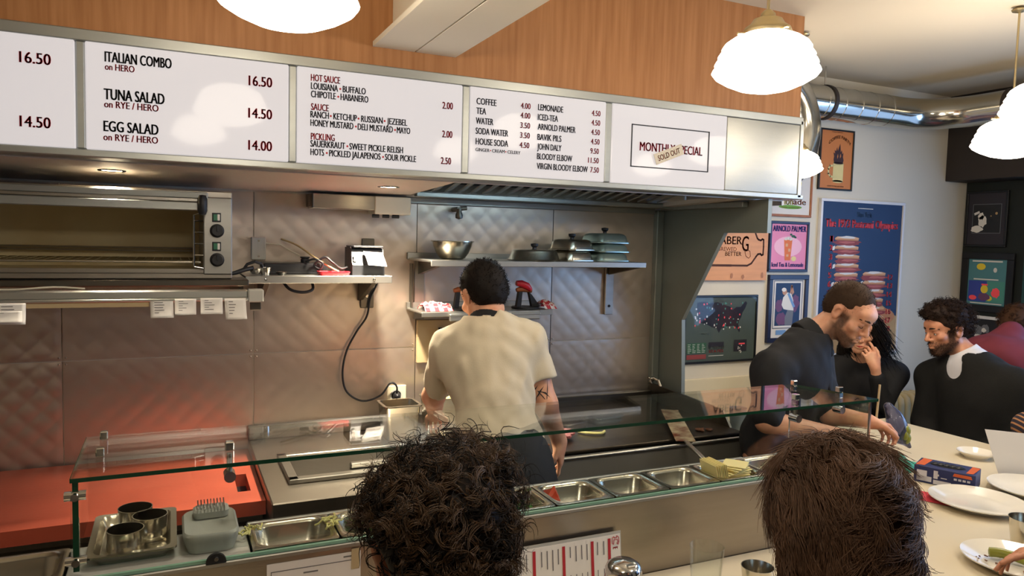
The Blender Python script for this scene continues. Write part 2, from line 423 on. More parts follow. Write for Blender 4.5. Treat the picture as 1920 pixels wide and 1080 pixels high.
m.build('red_dots', 'ink_red', objs[2])
rows = [('COFFEE', 0.990, 1.067, 2.291, 0.023, 0), ('TEA', 0.990, 1.027, 2.257, 0.023, 0), ('WATER', 0.989, 1.056, 2.222, 0.023, 0), ('SODA WATER', 0.989, 1.116, 2.186, 0.023, 0), ('HOUSE SODA', 0.990, 1.117, 2.149, 0.023, 0),
        ('GINGER', 0.9897, 1.0436, 2.125, 0.012, 0), ('CREAM', 1.0541, 1.1038, 2.125, 0.012, 0), ('CELERY', 1.1156, 1.1673, 2.125, 0.012, 0),
        ('4.00', 1.165, 1.204, 2.293, 0.021, 1), ('4.00', 1.165, 1.204, 2.258, 0.021, 1), ('3.50', 1.165, 1.204, 2.222, 0.021, 1), ('3.50', 1.165, 1.204, 2.186, 0.021, 1), ('4.50', 1.164, 1.203, 2.150, 0.021, 1),
        ('LEMONADE', 1.236, 1.341, 2.293, 0.023, 0), ('ICED-TEA', 1.236, 1.320, 2.257, 0.023, 0), ('ARNOLD PALMER', 1.237, 1.397, 2.222, 0.023, 0), ('BAVIK PILS', 1.237, 1.337, 2.184, 0.023, 0),
        ('JOHN DALY', 1.237, 1.338, 2.149, 0.023, 0), ('BLOODY ELBOW', 1.237, 1.386, 2.113, 0.023, 0), ('VIRGIN BLOODY ELBOW', 1.237, 1.456, 2.077, 0.023, 0),
        ('4.50', 1.467, 1.505, 2.294, 0.021, 1), ('4.50', 1.467, 1.505, 2.258, 0.021, 1), ('4.50', 1.467, 1.505, 2.222, 0.021, 1), ('4.50', 1.467, 1.505, 2.186, 0.021, 1), ('9.50', 1.466, 1.503, 2.150, 0.021, 1),
        ('11.50', 1.457, 1.504, 2.114, 0.021, 1), ('7.50', 1.468, 1.506, 2.078, 0.021, 1)]
letters(3, rows)
m = MB()
for x in (1.0484, 1.1092): m.lathe([(0.0024, 0), (0.0024, 0.001)], (x, SY - 0.002, 2.131), 8, (0, -1, 0))
m.build('red_dots', 'ink_red', objs[3])
letters(4, [('MONTHLY SPECIAL', 1.693, 2.003, 2.178, 0.035, 1)])
m = MB(); x0, x1, z0, z1, t = 1.653, 2.040, 2.112, 2.280, 0.004
for a in ((x0, z0, x1, z0 + t), (x0, z1 - t, x1, z1), (x0, z0, x0 + t, z1), (x1 - t, z0, x1, z1)): m.box((a[0], SY - 0.002, a[1]), (a[2], SY + 0.001, a[3]))
m.build('black_border', 'ink', objs[4])
# taped-on sticker
st = thing('sold_out_sticker', 'small tan paper sticker taped slanting over the last menu panel', 'sticker', (1.83, SY - 0.006, 2.16))
ang = math.radians(21); ux = Vector((math.cos(ang), 0, math.sin(ang))); uz = Vector((-math.sin(ang), 0, math.cos(ang))); c0 = Vector((1.833, SY - 0.006, 2.172))
mat('sticker_paper', '#CFC3AE', 0.8, 0, 0.08, 20)
MB().obox(c0, ux * 0.072, YY * 0.0008, uz * 0.022).build('paper', 'sticker_paper', st)
m = MB(); put_text(m, 'SOLD OUT', c0 - ux * 0.056 - uz * 0.011 - YY * 0.0015, ux, uz, 0.022, 0.112, 0, 0.015); m.build('red_lettering', 'ink_red', st)

# ------------------------------------------------------------------ range hood: soffit, filters, side sheet
hd = thing('range_hood', 'stainless extractor hood soffit running behind the lit menu sign', 'hood', (1.0, 2.9, 1.99))
m = MB()
zf, zb = 2.022, 1.993
def sof(x0, x1, y0, y1, th=0.02):
    z = lambda y: zf + (zb - zf) * (y - 2.5) / 0.8
    m.add([(x0, y0, z(y0)), (x1, y0, z(y0)), (x1, y1, z(y1)), (x0, y1, z(y1)), (x0, y0, z(y0) + th), (x1, y0, z(y0) + th), (x1, y1, z(y1) + th), (x0, y1, z(y1) + th)],
          [(0, 3, 2, 1), (4, 5, 6, 7), (0, 1, 5, 4), (2, 3, 7, 6), (1, 2, 6, 5), (0, 4, 7, 3)])
sof(-1.7, 0.96, 2.588, YB - 0.002); sof(0.96, 2.58, 2.588, 2.60); sof(0.96, 2.400, 3.17, YB - 0.002); sof(2.30, 2.58, 2.60, 3.17)
m.box((0.955, 2.602, 2.02), (0.965, 3.29, 2.2)); m.box((0.96, 2.602, 2.19), (2.45, 3.29, 2.2)); m.box((2.57, 2.588, 2.0), (2.58, 3.29, 2.36))
m.build('soffit', 'soffit_steel', hd)
m = MB(); m.box((0.98, 3.13, 1.990), (2.40, 3.17, 2.012), 0.003); m.box((0.972, 3.27, 1.965), (2.355, 3.288, 1.993), 0.003); m.box((2.365, 2.62, 1.985), (2.398, 3.24, 2.01), 0.003)
m.build('hood_rim', 'steel_frame', hd)
# baffle filters in the recess
bf = MB(); y0, z0, y1, z1 = 2.70, 2.110, 3.12, 2.022
bf.add([(0.968, y0, z0 + .03), (2.30, y0, z0 + .03), (2.30, y1, z1 + .03), (0.97, y1, z1 + .03)], [(0, 1, 2, 3)])
bf.build('filter_backing', 'iron_black', hd)
n = 22
for i in range(n):
    x = 1.0 + i * (1.27 / (n - 1))
    q = MB(); d = Vector((0, y1 - y0, z1 - z0)); c = Vector((x, (y0 + y1) / 2, (z0 + z1) / 2))
    q.obox(c, (0.017, 0, 0.006), d / 2, Vector((-0.002, 0, 0.004)), 0.002); q.build('baffle_slat', 'steel_frame', hd)
hl = thing('added_fill_tube', 'added cool white fill tube inside the extractor hood', 'lamp', (1.45, 2.66, 2.03))  # added fill tube, put in to brighten the upper wall and kitchen
mat('fill_tube_glow', '#CFEFFF', 0.3, emit=9.0)
MB().cyl((1.12, 2.66, 2.055), (1.80, 2.66, 2.055), 0.011, 14).build('tube', 'fill_tube_glow', hl)
MB().box((1.10, 2.645, 2.068), (1.82, 2.675, 2.078), 0.002).box((1.10, 2.645, 2.04), (1.12, 2.675, 2.07), 0.002).box((1.80, 2.645, 2.04), (1.82, 2.675, 2.07), 0.002).build('holder', 'steel_dark', hl)
# the side sheet with its cut-away front edge
ss = thing('side_panel', 'tall dark steel side sheet closing the kitchen, front edge cut away', 'panel', (2.41, 3.0, 0.05))
m = MB(); X = 2.405
prof = [(3.296, 0.05), (3.05, 0.05), (3.055, 1.04), (3.075, 1.415), (2.78, 1.868), (2.50, 1.868), (2.50, 2.0195), (2.592, 2.0165), (3.296, 1.9905)]
m.prism([(X, y, z) for y, z in prof], (0.022, 0, 0)); m.box((X - 0.045, 3.255, 0.9), (X, 3.294, 1.985), 0.004); m.build('sheet', 'steel_side', ss)
for x, y, lab in ((-0.181, 2.82, 'small round downlight in the soffit above the wall oven'), (0.784, 2.88, 'small round downlight in the soffit above the receipt printer')):
    t = thing('downlight', lab, 'light', (x, y, 2.0), 'soffit downlights'); z = zf + (zb - zf) * (y - 2.5) / 0.8
    MB().lathe([(0.030, 0.001), (0.042, -0.003), (0.044, 0.0015), (0.030, 0.004)], (x, y, z), 28).build('trim_ring', 'chrome', t)
    MB().lathe([(0.0, -0.001), (0.031, -0.001), (0.031, 0.0015), (0, 0.0015)], (x, y, z), 24).build('lens', 'downlight_glow', t)
    sp = bpy.data.lights.new('downlight_beam', 'SPOT'); sp.energy = 120; sp.spot_size = math.radians(110); sp.spot_blend = 0.6; sp.color = (1, 0.86, 0.66); sp.shadow_soft_size = 0.03
    so = bpy.data.objects.new('downlight_beam', sp); C.objects.link(so); so.parent = t; so.location = (0, 0, z - 2.0 - 0.012)

# ------------------------------------------------------------------ schoolhouse pendant lamps
def pendant(x, y, zb, label, rr=0.150):
    t = thing('pendant_lamp', label, 'lamp', (x, y, zb), 'white glass schoolhouse pendants'); s = rr / 0.150
    g = [(0.0, 0.0), (0.035, 0.001), (0.075, 0.010), (0.112, 0.026), (0.140, 0.043), (0.150, 0.056), (0.147, 0.063), (0.141, 0.071), (0.143, 0.078), (0.139, 0.086), (0.132, 0.094),
         (0.134, 0.101), (0.128, 0.110), (0.122, 0.117), (0.124, 0.123), (0.115, 0.136), (0.095, 0.150), (0.072, 0.160), (0.060, 0.166), (0.058, 0.175)]
    MB().lathe([(a * s, b * s) for a, b in g], (x, y, zb), 48).build('glass_globe', 'lamp_glow', t, smooth=180)
    h = [(0.060, 0.163), (0.066, 0.160), (0.068, 0.170), (0.064, 0.180), (0.048, 0.192), (0.040, 0.205), (0.022, 0.212), (0.020, 0.222), (0.010, 0.232), (0.0, 0.234)]
    MB().lathe([(a * s, b * s) for a, b in h], (x, y, zb), 32).build('holder', 'brass', t)
    for k in range(3):
        a = k * 2.09 + 0.5; dx, dy = math.cos(a), math.sin(a)
        q = MB(); q.cyl((x + dx * .06 * s, y + dy * .06 * s, zb + .168 * s), (x + dx * .078 * s, y + dy * .078 * s, zb + .167 * s), 0.003); q.sphere((x + dx * .08 * s, y + dy * .08 * s, zb + .167 * s), 0.005, 10)
        q.build('thumb_screw', 'brass', t)
    MB().cyl((x, y, zb + 0.23 * s), (x, y, ZC - 0.02), 0.0045, 10).build('stem', 'brass', t)
    MB().lathe([(0.0, 0.0), (0.02, -0.004), (0.03, -0.012), (0.028, -0.018), (0.010, -0.024), (0.0, -0.024)][::-1], (x, y, ZC), 24).build('canopy', 'brass', t)
pendant(0.228, 1.66, 2.252, 'white globe pendant cut by the top edge, nearest the white beam')
pendant(1.552, 1.65, 2.253, 'white globe pendant in front of the monthly special panel')
pendant(2.81, 1.60, 2.255, 'white globe pendant, upper one of the two overlapping at the right edge', 0.148)
pendant(3.211, 1.964, 2.205, 'white globe pendant, lower one of the two overlapping at the right edge', 0.148)
pendant(2.735, 2.67, 2.138, 'white globe pendant half hidden behind the end of the menu sign', 0.120)
for x in (0.146, 1.72, 3.30): pendant(x, 0.30, 2.31, 'white globe pendant over the seats, outside the picture')
# ------------------------------------------------------------------ spiral duct under the ceiling
def arc(c, r, a0, a1, n, e1, e2): return [Vector(c) + Vector(e1) * r * math.cos(a0 + (a1 - a0) * i / n) + Vector(e2) * r * math.sin(a0 + (a1 - a0) * i / n) for i in range(n + 1)]
dt = thing('ventilation_duct', 'round galvanised ventilation duct bending along under the ceiling', 'duct', (3.6, 3.08, 2.53)); R = 0.092
zc = 2.628; path = [Vector((3.02, 3.1, zc)), Vector((3.98, 3.1, zc))] + arc((3.98, 2.80, zc), 0.30, PI / 2, 0, 12, XX, YY)[1:] + [Vector((4.28, 0.4, zc))]
m = MB()
dense = []
for a, b in zip(path[:-1], path[1:]):
    n = max(1, int((b - a).length / 0.05)); dense += [a.lerp(b, i / n) for i in range(n)]
dense.append(path[-1])
m.tube(dense, R, 36); m.build('pipe', 'galvanised', dt)
for x in (3.18, 3.31, 3.44, 3.57, 3.70, 3.83):
    MB().lathe([(R, -0.003), (R + 0.002, 0), (R, 0.003)], (x, 3.1, zc), 36, XX).build('seam', 'galvanised', dt)
for (c, ax) in (((3.36, 3.1, zc), XX), ((4.28, 2.62, zc), YY)):
    MB().lathe([(R, -0.012), (R + 0.006, -0.012), (R + 0.006, 0.012), (R, 0.012)], c, 36, ax).build('clamp_ring', 'dark_brown', dt)
    MB().cyl((c[0], c[1], zc + R), (c[0], c[1], ZC), 0.005, 8).build('hanger_rod', 'chrome', dt)
MB().tube([Vector((2.58, 2.97, 2.70)), Vector((2.80, 2.97, 2.70))] + arc((2.80, 2.97, 2.42), 0.28, PI / 2, -PI / 2 + 0.15, 22, XX, ZZ)[1:] + [Vector((2.59, 2.97, 2.13))], 0.088, 32).build('elbow', 'galvanised', dt)

# ------------------------------------------------------------------ wall oven (salamander) and its shelf
ov = thing('toaster_oven', 'wide stainless wall oven with open tan chamber and two black knobs', 'oven', (-0.3, 3.0, 1.645))
m = MB()
m.box((-0.98, 3.24, 1.65), (0.195, 3.288, 1.955)); m.box((-0.98, 2.80, 1.915), (0.195, 3.26, 1.955), 0.003); m.box((-0.98, 2.80, 1.647), (0.195, 3.26, 1.668), 0.003)
m.box((-0.98, 2.80, 1.66), (-0.92, 3.26, 1.93), 0.003)
m.box((-0.92, 2.80, 1.668), (0.10, 2.815, 1.682)); m.build('body', 'steel', ov)
m = MB(); m.box((-0.92, 2.785, 1.885), (0.10, 2.80, 1.915), 0.003); m.box((-0.92, 2.79, 1.928), (0.115, 2.80, 1.95), 0.002); m.build('top_rail', 'steel_frame', ov)
m = MB(); m.box((-0.92, 3.225, 1.668), (0.10, 3.24, 1.915)); m.box((-0.92, 2.82, 1.669), (0.10, 3.225, 1.674)); m.box((-0.92, 2.85, 1.905), (0.10, 3.225, 1.915)); m.build('chamber_lining', 'oven_inside', ov)
cb = MB().box((0.10, 2.795, 1.662), (0.195, 3.26, 1.935), 0.004).build('control_box', 'steel_satin', ov)
for z in (1.817, 1.715):
    q = MB(); q.lathe([(0.0, 0.022), (0.017, 0.022), (0.019, 0.018), (0.020, 0.004), (0.024, 0.002), (0.024, 0)][::-1], (0.145, 2.795, z), 28, (0, -1, 0)); q.box((0.1425, 2.768, z - 0.002), (0.1475, 2.775, z + 0.018), 0.001)
    q.build('knob', 'black_plastic', cb)
for z in (1.864, 1.762):
    q = MB().box((0.129, 2.791, z - 0.016), (0.158, 2.796, z + 0.016), 0.001).build('switch', 'black_plastic', cb)
    MB().box((0.133, 2.788, z - 0.011), (0.146, 2.792, z + 0.011), 0.001).build('switch_rocker', 'switch_green', q)
    MB().box((0.146, 2.788, z - 0.011), (0.154, 2.792, z + 0.011), 0.001).build('switch_lamp', 'paper', q)
m = MB()
for y in (2.84, 2.90, 2.96, 3.02, 3.08, 3.14, 3.20): m.cyl((-0.9, y, 1.705), (0.09, y, 1.705), 0.0025, 6)
for i in range(34): m.cyl((-0.9 + i * 0.03, 2.83, 1.707), (-0.9 + i * 0.03, 3.21, 1.707), 0.002, 6)
m.tube([(-0.9, 2.83, 1.705), (0.092, 2.83, 1.705), (0.092, 3.21, 1.705), (-0.9, 3.21, 1.705)], 0.004, 8, closed=True); m.build('wire_rack', 'chrome', ov)
for z in (1.735, 1.745): MB().cyl((-0.90, 3.19, z), (0.08, 3.19, z), 0.004, 8).build('heating_rod', 'steel', ov)
m = MB(); m.tube([(0.070, 2.79, 1.69), (0.070, 2.79, 1.87), (0.098, 2.79, 1.88)], 0.0035, 8); m.cyl((0.07, 2.79, 1.69), (0.1, 2.79, 1.685), 0.0035)
for z in (1.73, 1.77, 1.81, 1.85): m.cyl((0.07, 2.79, z), (0.10, 2.79, z), 0.003, 8)
m.build('wire_guard', 'chrome', ov)
m = MB(); m.lathe([(0.0, -0.035), (0.011, -0.033), (0.016, -0.02), (0.016, 0.02), (0.011, 0.033), (0, 0.035)], (0.097, 2.765, 1.905), 16); m.cyl((0.097, 2.79, 1.90), (0.097, 2.76, 1.90), 0.008); m.build('handle', 'black_plastic', ov)

sh = thing('wall_shelf', 'steel wall shelf carrying the wide wall oven', 'shelf', (-0.3, 3.0, 1.60))
MB().box((-1.0, 2.78, 1.622), (0.25, 3.288, 1.645), 0.003).build('board', 'steel_dark', sh)
for x in (-0.8, 0.22): MB().prism([(x, 3.285, 1.62), (x, 2.82, 1.62), (x, 2.82, 1.60), (x, 3.285, 1.50)], (0.015, 0, 0)).build('bracket', 'steel_dark', sh)
rl = thing('ticket_rail', 'long aluminium order ticket rail under the wall oven', 'rail', (-0.3, 2.75, 1.55))
m = MB(); m.box((-1.0, 2.75, 1.580), (0.245, 2.778, 1.612), 0.006); m.box((-1.0, 2.746, 1.572), (0.245, 2.76, 1.584), 0.003); m.build('rail_body', 'aluminium', rl)
MB().box((0.245, 2.748, 1.566), (0.298, 2.80, 1.612), 0.004).build('end_cap', 'light_grey_plastic', rl)
MB().box((0.255, 2.785, 1.535), (0.292, 2.80, 1.57), 0.002).build('rail_mount', 'steel_dark', rl)
MB().box((-1.0, 2.752, 1.556), (-0.07, 2.756, 1.574)).build('label_strip', 'kraft', rl)
MB().tube([(-0.95 + 0.03 * i, 2.775 + .004 * math.sin(i * 1.3), 1.618 + 0.004 * math.sin(i * .7)) for i in range(24)], 0.003, 8).build('thin_wire', 'white_paint', rl)
def ticket(x0, x1, z0, z1, y, label, lean=0.0, n=5):
    t = thing('order_ticket', label, 'ticket', ((x0 + x1) / 2, y, z0), 'order tickets on the rail'); w_ = x1 - x0
    g = MB()
    def fn(u, v): return (x0 + w_ * u + lean * (1 - v), y - 0.012 * (1 - v) ** 2 - 0.003 * math.sin(u * 5 + x0 * 30) * (1 - v), z0 + (z1 - z0) * v + 0.003 * (u - .5) * lean * 60 * (1 - v))
    g.grid(fn, 6, 8); o = g.build('paper', 'paper_white', t, recalc=False)
    so = o.modifiers.new('thickness', 'SOLIDIFY'); so.thickness = 0.0006
    q = MB(); rr = random.Random(int(x0 * 1000))
    for i in range(n):
        v = 0.86 - i * 0.14; a = 0.18; b = a + rr.uniform(0.15, 0.45)
        p = [Vector(fn(a, v)), Vector(fn(b, v)), Vector(fn(b, v - .035)), Vector(fn(a, v - .035))]
        q.poly([tuple(c + Vector((0, -0.0015, 0))) for c in p])
    q.build('printed_lines', 'ink_grey', t)
ticket(-0.068, 0.003, 1.519, 1.580, 2.747, 'white order ticket, leftmost of the four at the right of the oven rail', 0.002)
ticket(0.008, 0.075, 1.528, 1.582, 2.745, 'white order ticket, second from the left in the row of four')
ticket(0.089, 0.160, 1.529, 1.584, 2.744, 'white order ticket, third from the left in the row of four')
ticket(0.166, 0.236, 1.509, 1.582, 2.743, 'white order ticket with a dark scribble beside the rail end cap', 0.004)
ticket(-0.50, -0.420, 1.508, 1.574, 2.744, 'stacked white ticket hanging at the left edge below the oven', 0.0, 2)
ticket(-0.505, -0.428, 1.516, 1.550, 2.728, 'folded white slip hanging over the ticket at the left edge', 0.002, 1)

# ------------------------------------------------------------------ small shelf with the printer
ws = thing('wall_shelf', 'narrow stainless wall shelf holding the receipt printer', 'shelf', (0.55, 3.1, 1.6))
m = MB(); m.box((0.255, 2.98, 1.637), (0.831, 3.288, 1.648), 0.002); m.box((0.255, 2.976, 1.618), (0.831, 2.984, 1.648), 0.002); m.box((0.255, 2.98, 1.618), (0.261, 3.288, 1.645)); m.box((0.825, 2.98, 1.618), (0.831, 3.288, 1.645)); m.build('board', 'steel_satin', ws)
for x in (0.33, 0.76): MB().prism([(x, 3.285, 1.638), (x, 3.0, 1.638), (x, 3.0, 1.625), (x, 3.285, 1.52)], (0.02, 0, 0)).build('bracket', 'steel_dark', ws)
for x in (0.33, 0.755): MB().lathe([(0.006, 0), (0.005, 0.003), (0, 0.004)], (x, 2.976, 1.634), 12, (0, -1, 0)).build('bolt', 'chrome', ws)
pr_ = thing('receipt_printer', 'black receipt printer with a white slip on the wall shelf', 'printer', (0.745, 3.1, 1.648))
m = MB(); m.prism([(0.675, 3.02, 1.648), (0.675, 3.17, 1.648), (0.675, 3.17, 1.762), (0.675, 3.07, 1.765), (0.675, 3.045, 1.755), (0.675, 3.03, 1.70), (0.675, 3.02, 1.69)], (0.135, 0, 0)); m.build('body', 'black_plastic', pr_)
MB().box((0.68, 3.028, 1.763), (0.805, 3.17, 1.770), 0.002).build('cover', 'black_plastic', pr_)
m = MB(); m.obox((0.688, 3.0285, 1.728), (0.006, 0, 0), (0, .0015, 0), (0, 0, 0.007)); m.obox((0.688, 3.0265, 1.712), (0.006, 0, 0), (0, .0015, 0), (0, 0, 0.006)); m.build('buttons', 'paper', pr_)
def slip(u, v): return (0.722 + 0.078 * u + 0.01 * (1 - v), 3.03 - 0.045 * math.sin((1 - v) * 1.5), 1.748 - 0.055 * (1 - v) - .006 * u)
MB().grid(slip, 6, 8).build('paper_slip', 'paper_white', pr_, recalc=False)
m = MB()
for a, b, v in ((0.5, 0.8, 0.75), (0.55, 0.75, 0.65), (0.2, 0.8, 0.3), (0.2, 0.5, 0.2)):
    m.poly([tuple(Vector(slip(p, q)) + Vector((0, -0.002, 0.001))) for p, q in ((a, v), (b, v), (b, v - .04), (a, v - .04))])
m.build('printed_lines', 'ink_grey', pr_)
bx = thing('cash_drawer', 'flat black box lying at the middle of the printer shelf', 'box', (0.46, 3.18, 1.648)); MB().box((0.335, 3.09, 1.648), (0.585, 3.25, 1.693), 0.004).build('case', 'black_plastic', bx)
MB().box((0.34, 3.088, 1.662), (0.58, 3.091, 1.68)).build('drawer_front', 'iron_black', bx)
t = thing('bottle_cap', 'small black cap standing on the flat black box', 'cap', (0.505, 3.15, 1.693)); MB().lathe([(0.0, 0), (0.017, 0), (0.018, 0.004), (0.018, 0.015), (0.015, 0.019), (0.02, 0.021), (0.02, 0.026), (0, 0.026)], (0.505, 3.15, 1.693), 20).build('body', 'black_plastic', t)
t = thing('serving_tray', 'small red plastic dish at the front of the printer shelf', 'tray', (0.6, 3.03, 1.648)); MB().rrect_loft([(0.60, 3.03, 1.648, 0.056, 0.032, 0.01), (0.60, 3.03, 1.660, 0.062, 0.038, 0.012), (0.60, 3.03, 1.664, 0.062, 0.038, 0.012), (0.60, 3.03, 1.664, 0.056, 0.033, 0.01), (0.60, 3.03, 1.653, 0.052, 0.03, 0.01)]).build('dish', 'red_plastic', t)
t = thing('measuring_cup', 'shiny little steel cup beside the black ladle on the shelf', 'cup', (0.33, 3.03, 1.648)); MB().lathe([(0.0, 0), (0.017, 0), (0.021, 0.03), (0.022, 0.031), (0.020, 0.03), (0.016, 0.003), (0, 0.003)], (0.335, 3.03, 1.648), 24).build('bowl', 'chrome', t)
t = thing('strainer', 'small shallow steel dish right of the steel cup on the shelf', 'dish', (0.395, 3.03, 1.648)); MB().lathe([(0.0, 0), (0.012, 0.0), (0.024, 0.012), (0.027, 0.013), (0.024, 0.014), (0.012, 0.003), (0, 0.003)], (0.395, 3.03, 1.648), 24).build('bowl', 'chrome', t)
t = thing('ladle', 'black handled ladle sticking out past the left end of the shelf', 'ladle', (0.28, 3.0, 1.648))
MB().tube([(0.185, 2.97, 1.652), (0.22, 2.975, 1.660), (0.255, 2.985, 1.672), (0.285, 3.0, 1.678)], [0.006, 0.008, 0.009, 0.007], 12).build('handle', 'black_plastic', t)
MB().tube([(0.25, 2.99, 1.672), (0.262, 2.985, 1.692), (0.29, 2.985, 1.702), (0.315, 3.0, 1.694), (0.32, 3.0, 1.68)], 0.006, 10).build('hook', 'black_plastic', t)
MB().lathe([(0.0, 0.0), (0.014, 0.002), (0.022, 0.014), (0.023, 0.024), (0.021, 0.024), (0.013, 0.006), (0, 0.004)], (0.298, 3.03, 1.650), 24).build('scoop', 'chrome', t)
t = thing('power_cable', 'black cable hanging from the printer shelf down to the wall socket', 'cable', (0.8, 3.2, 1.07))
def cr(P, n=8):
    P = [Vector(p) for p in P]; P = [P[0] * 2 - P[1]] + P + [P[-1] * 2 - P[-2]]; o = []
    for i in range(1, len(P) - 2):
        for k in range(n):
            u = k / n; a, b, c, d = P[i - 1:i + 3]
            o.append(0.5 * ((2 * b) + (c - a) * u + (2 * a - 5 * b + 4 * c - d) * u * u + (3 * b - a - 3 * c + d) * u ** 3))
    o.append(P[-2]); return o
MB().tube(cr([(0.817, 3.15, 1.67), (0.840, 3.22, 1.665), (0.838, 3.25, 1.60), (0.81, 3.26, 1.53), (0.795, 3.26, 1.45), (0.75, 3.265, 1.38), (0.705, 3.265, 1.29), (0.69, 3.265, 1.19), (0.71, 3.262, 1.11), (0.78, 3.26, 1.065), (0.86, 3.255, 1.085), (0.905, 3.25, 1.14), (0.935, 3.25, 1.125), (0.94, 3.265, 1.075)]), 0.0045, 8).build('cord', 'black_plastic', t)
MB().lathe([(0.019, 0), (0.019, 0.012), (0.013, 0.03), (0.006, 0.036)], (0.942, 3.283, 1.075), 16, (0, -1, 0)).build('plug', 'black_plastic', t)
t = thing('coiled_cord', 'bunch of black cord and a pale wire behind the red dish', 'cord', (0.55, 3.2, 1.65))
MB().tube(cr([(0.50, 3.10, 1.70), (0.53, 3.06, 1.712), (0.56, 3.055, 1.695), (0.55, 3.06, 1.672), (0.53, 3.07, 1.69), (0.57, 3.06, 1.72), (0.60, 3.055, 1.70), (0.635, 3.06, 1.675), (0.664, 3.06, 1.68)]), 0.0045, 8).build('loop', 'black_plastic', t)
MB().tube(cr([(0.42, 3.24, 1.79), (0.48, 3.20, 1.765), (0.54, 3.10, 1.715), (0.60, 3.055, 1.675), (0.625, 3.05, 1.662)]), 0.004, 8).build('pale_wire', 'kraft', t)
MB().tube(cr([(0.40, 3.06, 1.625), (0.43, 3.04, 1.59), (0.48, 3.04, 1.578), (0.52, 3.05, 1.59), (0.52, 3.08, 1.625)]), 0.006, 8).build('hanging_loop', 'black_plastic', t)
def plate(name, x0, x1, z0, z1, label, cat, d=0.012, mt='light_grey_plastic', y=3.287):
    t = thing(name, label, cat, ((x0 + x1) / 2, y, z0)); MB().box((x0, y - d, z0), (x1, y, z1), 0.003).build('plate', mt, t); return t
t = plate('junction_box', 0.303, 0.361, 1.70, 1.795, 'pale grey wall box above the ladle', 'outlet', 0.03)
for z in (1.715, 1.78): MB().cyl((0.332, 3.257, z), (0.332, 3.2555, z), 0.004, 10).build('screw', 'chrome', t)
MB().tube([(0.361, 3.265, 1.77), (0.42, 3.262, 1.765), (0.46, 3.258, 1.74), (0.5, 3.25, 1.72)], 0.003, 6).build('wire', 'white_paint', t)
t = plate('cover_plate', 0.770, 0.831, 1.486, 1.60, 'grey metal wall plate below the printer', 'plate', 0.01, 'steel_dark')
MB().cyl((0.80, 3.277, 1.54), (0.80, 3.275, 1.54), 0.007, 12).build('screw', 'chrome', t)
t = plate('cover_plate', 0.775, 0.832, 1.72, 1.80, 'grey metal wall plate behind the printer', 'plate', 0.008, 'steel_dark')
t = plate('wall_socket', 0.900, 0.990, 1.030, 1.122, 'cream wall socket with the black plug in it', 'socket', 0.009, 'cream_trim')
MB().lathe([(0.03, 0), (0.03, 0.002), (0.024, 0.002), (0.022, -0.001)], (0.942, 3.278, 1.075), 24, (0, -1, 0)).build('recess', 'light_grey_plastic', t)
t = thing('light_fitting', 'long steel light box mounted high on the wall under the soffit', 'fitting', (0.75, 3.2, 1.92))
MB().box((0.54, 3.17, 1.924), (0.805, 3.287, 1.985), 0.002).build('housing', 'steel', t); MB().box((0.53, 3.20, 1.93), (0.54, 3.28, 1.985)).build('end_plate', 'steel_dark', t)
MB().box((0.803, 3.165, 1.908), (0.965, 3.287, 1.985), 0.003).build('junction_cover', 'white_paint', t)
for x in (0.80, 0.845, 0.89): MB().cyl((x, 3.20, 1.900), (x + 0.03, 3.20, 1.900), 0.008, 10).build('black_clip', 'black_plastic', t)
t = thing('sprinkler_nozzle', 'small steel nozzle sticking out above the upper shelf', 'nozzle', (1.21, 3.2, 1.93))
m = MB(); m.cyl((1.21, 3.288, 1.945), (1.21, 3.21, 1.945), 0.012, 12); m.cyl((1.21, 3.22, 1.947), (1.25, 3.22, 1.952), 0.010, 10); m.build('arm', 'steel_dark', t)
MB().lathe([(0.0, -0.05), (0.016, -0.045), (0.018, -0.03), (0.012, -0.015), (0.012, 0)], (1.21, 3.21, 1.948), 16).build('head', 'steel_dark', t)

# ------------------------------------------------------------------ upper shelf with bowl and covers
us = thing('wall_shelf', 'long upper steel wall shelf with mixing bowl and dome covers', 'shelf', (1.5, 3.1, 1.44))
m = MB(); m.box((0.99, 2.95, 1.706), (2.08, 3.288, 1.716), 0.002); m.box((0.99, 2.946, 1.690), (2.08, 2.954, 1.716), 0.002); m.box((0.985, 3.27, 1.71), (2.08, 3.288, 1.74), 0.001); m.build('board', 'steel_satin', us)
for x in (1.02, 2.058):
    MB().box((x, 3.272, 1.43), (x + 0.05, 3.288, 1.706), 0.002).build('wall_strip', 'steel', us)
    MB().prism([(x + .015, 3.27, 1.706), (x + .015, 2.97, 1.706), (x + .015, 2.97, 1.694), (x + .015, 3.27, 1.64)], (0.02, 0, 0)).build('bracket', 'steel_dark', us)
MB().cyl((2.083, 3.272, 1.475), (2.083, 3.269, 1.475), 0.007, 12).build('screw_hole', 'iron_black', us)
t = thing('mixing_bowl', 'steel mixing bowl standing alone at the left of the upper shelf', 'bowl', (1.147, 3.12, 1.716))
MB().lathe([(0.0, 0.0), (0.045, 0.0), (0.058, 0.006), (0.074, 0.03), (0.086, 0.058), (0.090, 0.077), (0.098, 0.079), (0.098, 0.083), (0.088, 0.082), (0.084, 0.06), (0.072, 0.032), (0.055, 0.009), (0, 0.004)], (1.147, 3.12, 1.716), 48).build('bowl', 'steel_pan', t, smooth=60)
def knob(t, c, s=1.0): MB().lathe([(0.0, 0), (0.010 * s, 0), (0.009 * s, 0.008 * s), (0.017 * s, 0.016 * s), (0.018 * s, 0.026 * s), (0.0, 0.029 * s)], c, 20).build('knob', 'black_plastic', t)
t = thing('pan_lid', 'round flat steel pan lid with black knob at the shelf edge', 'lid', (1.53, 3.05, 1.716))
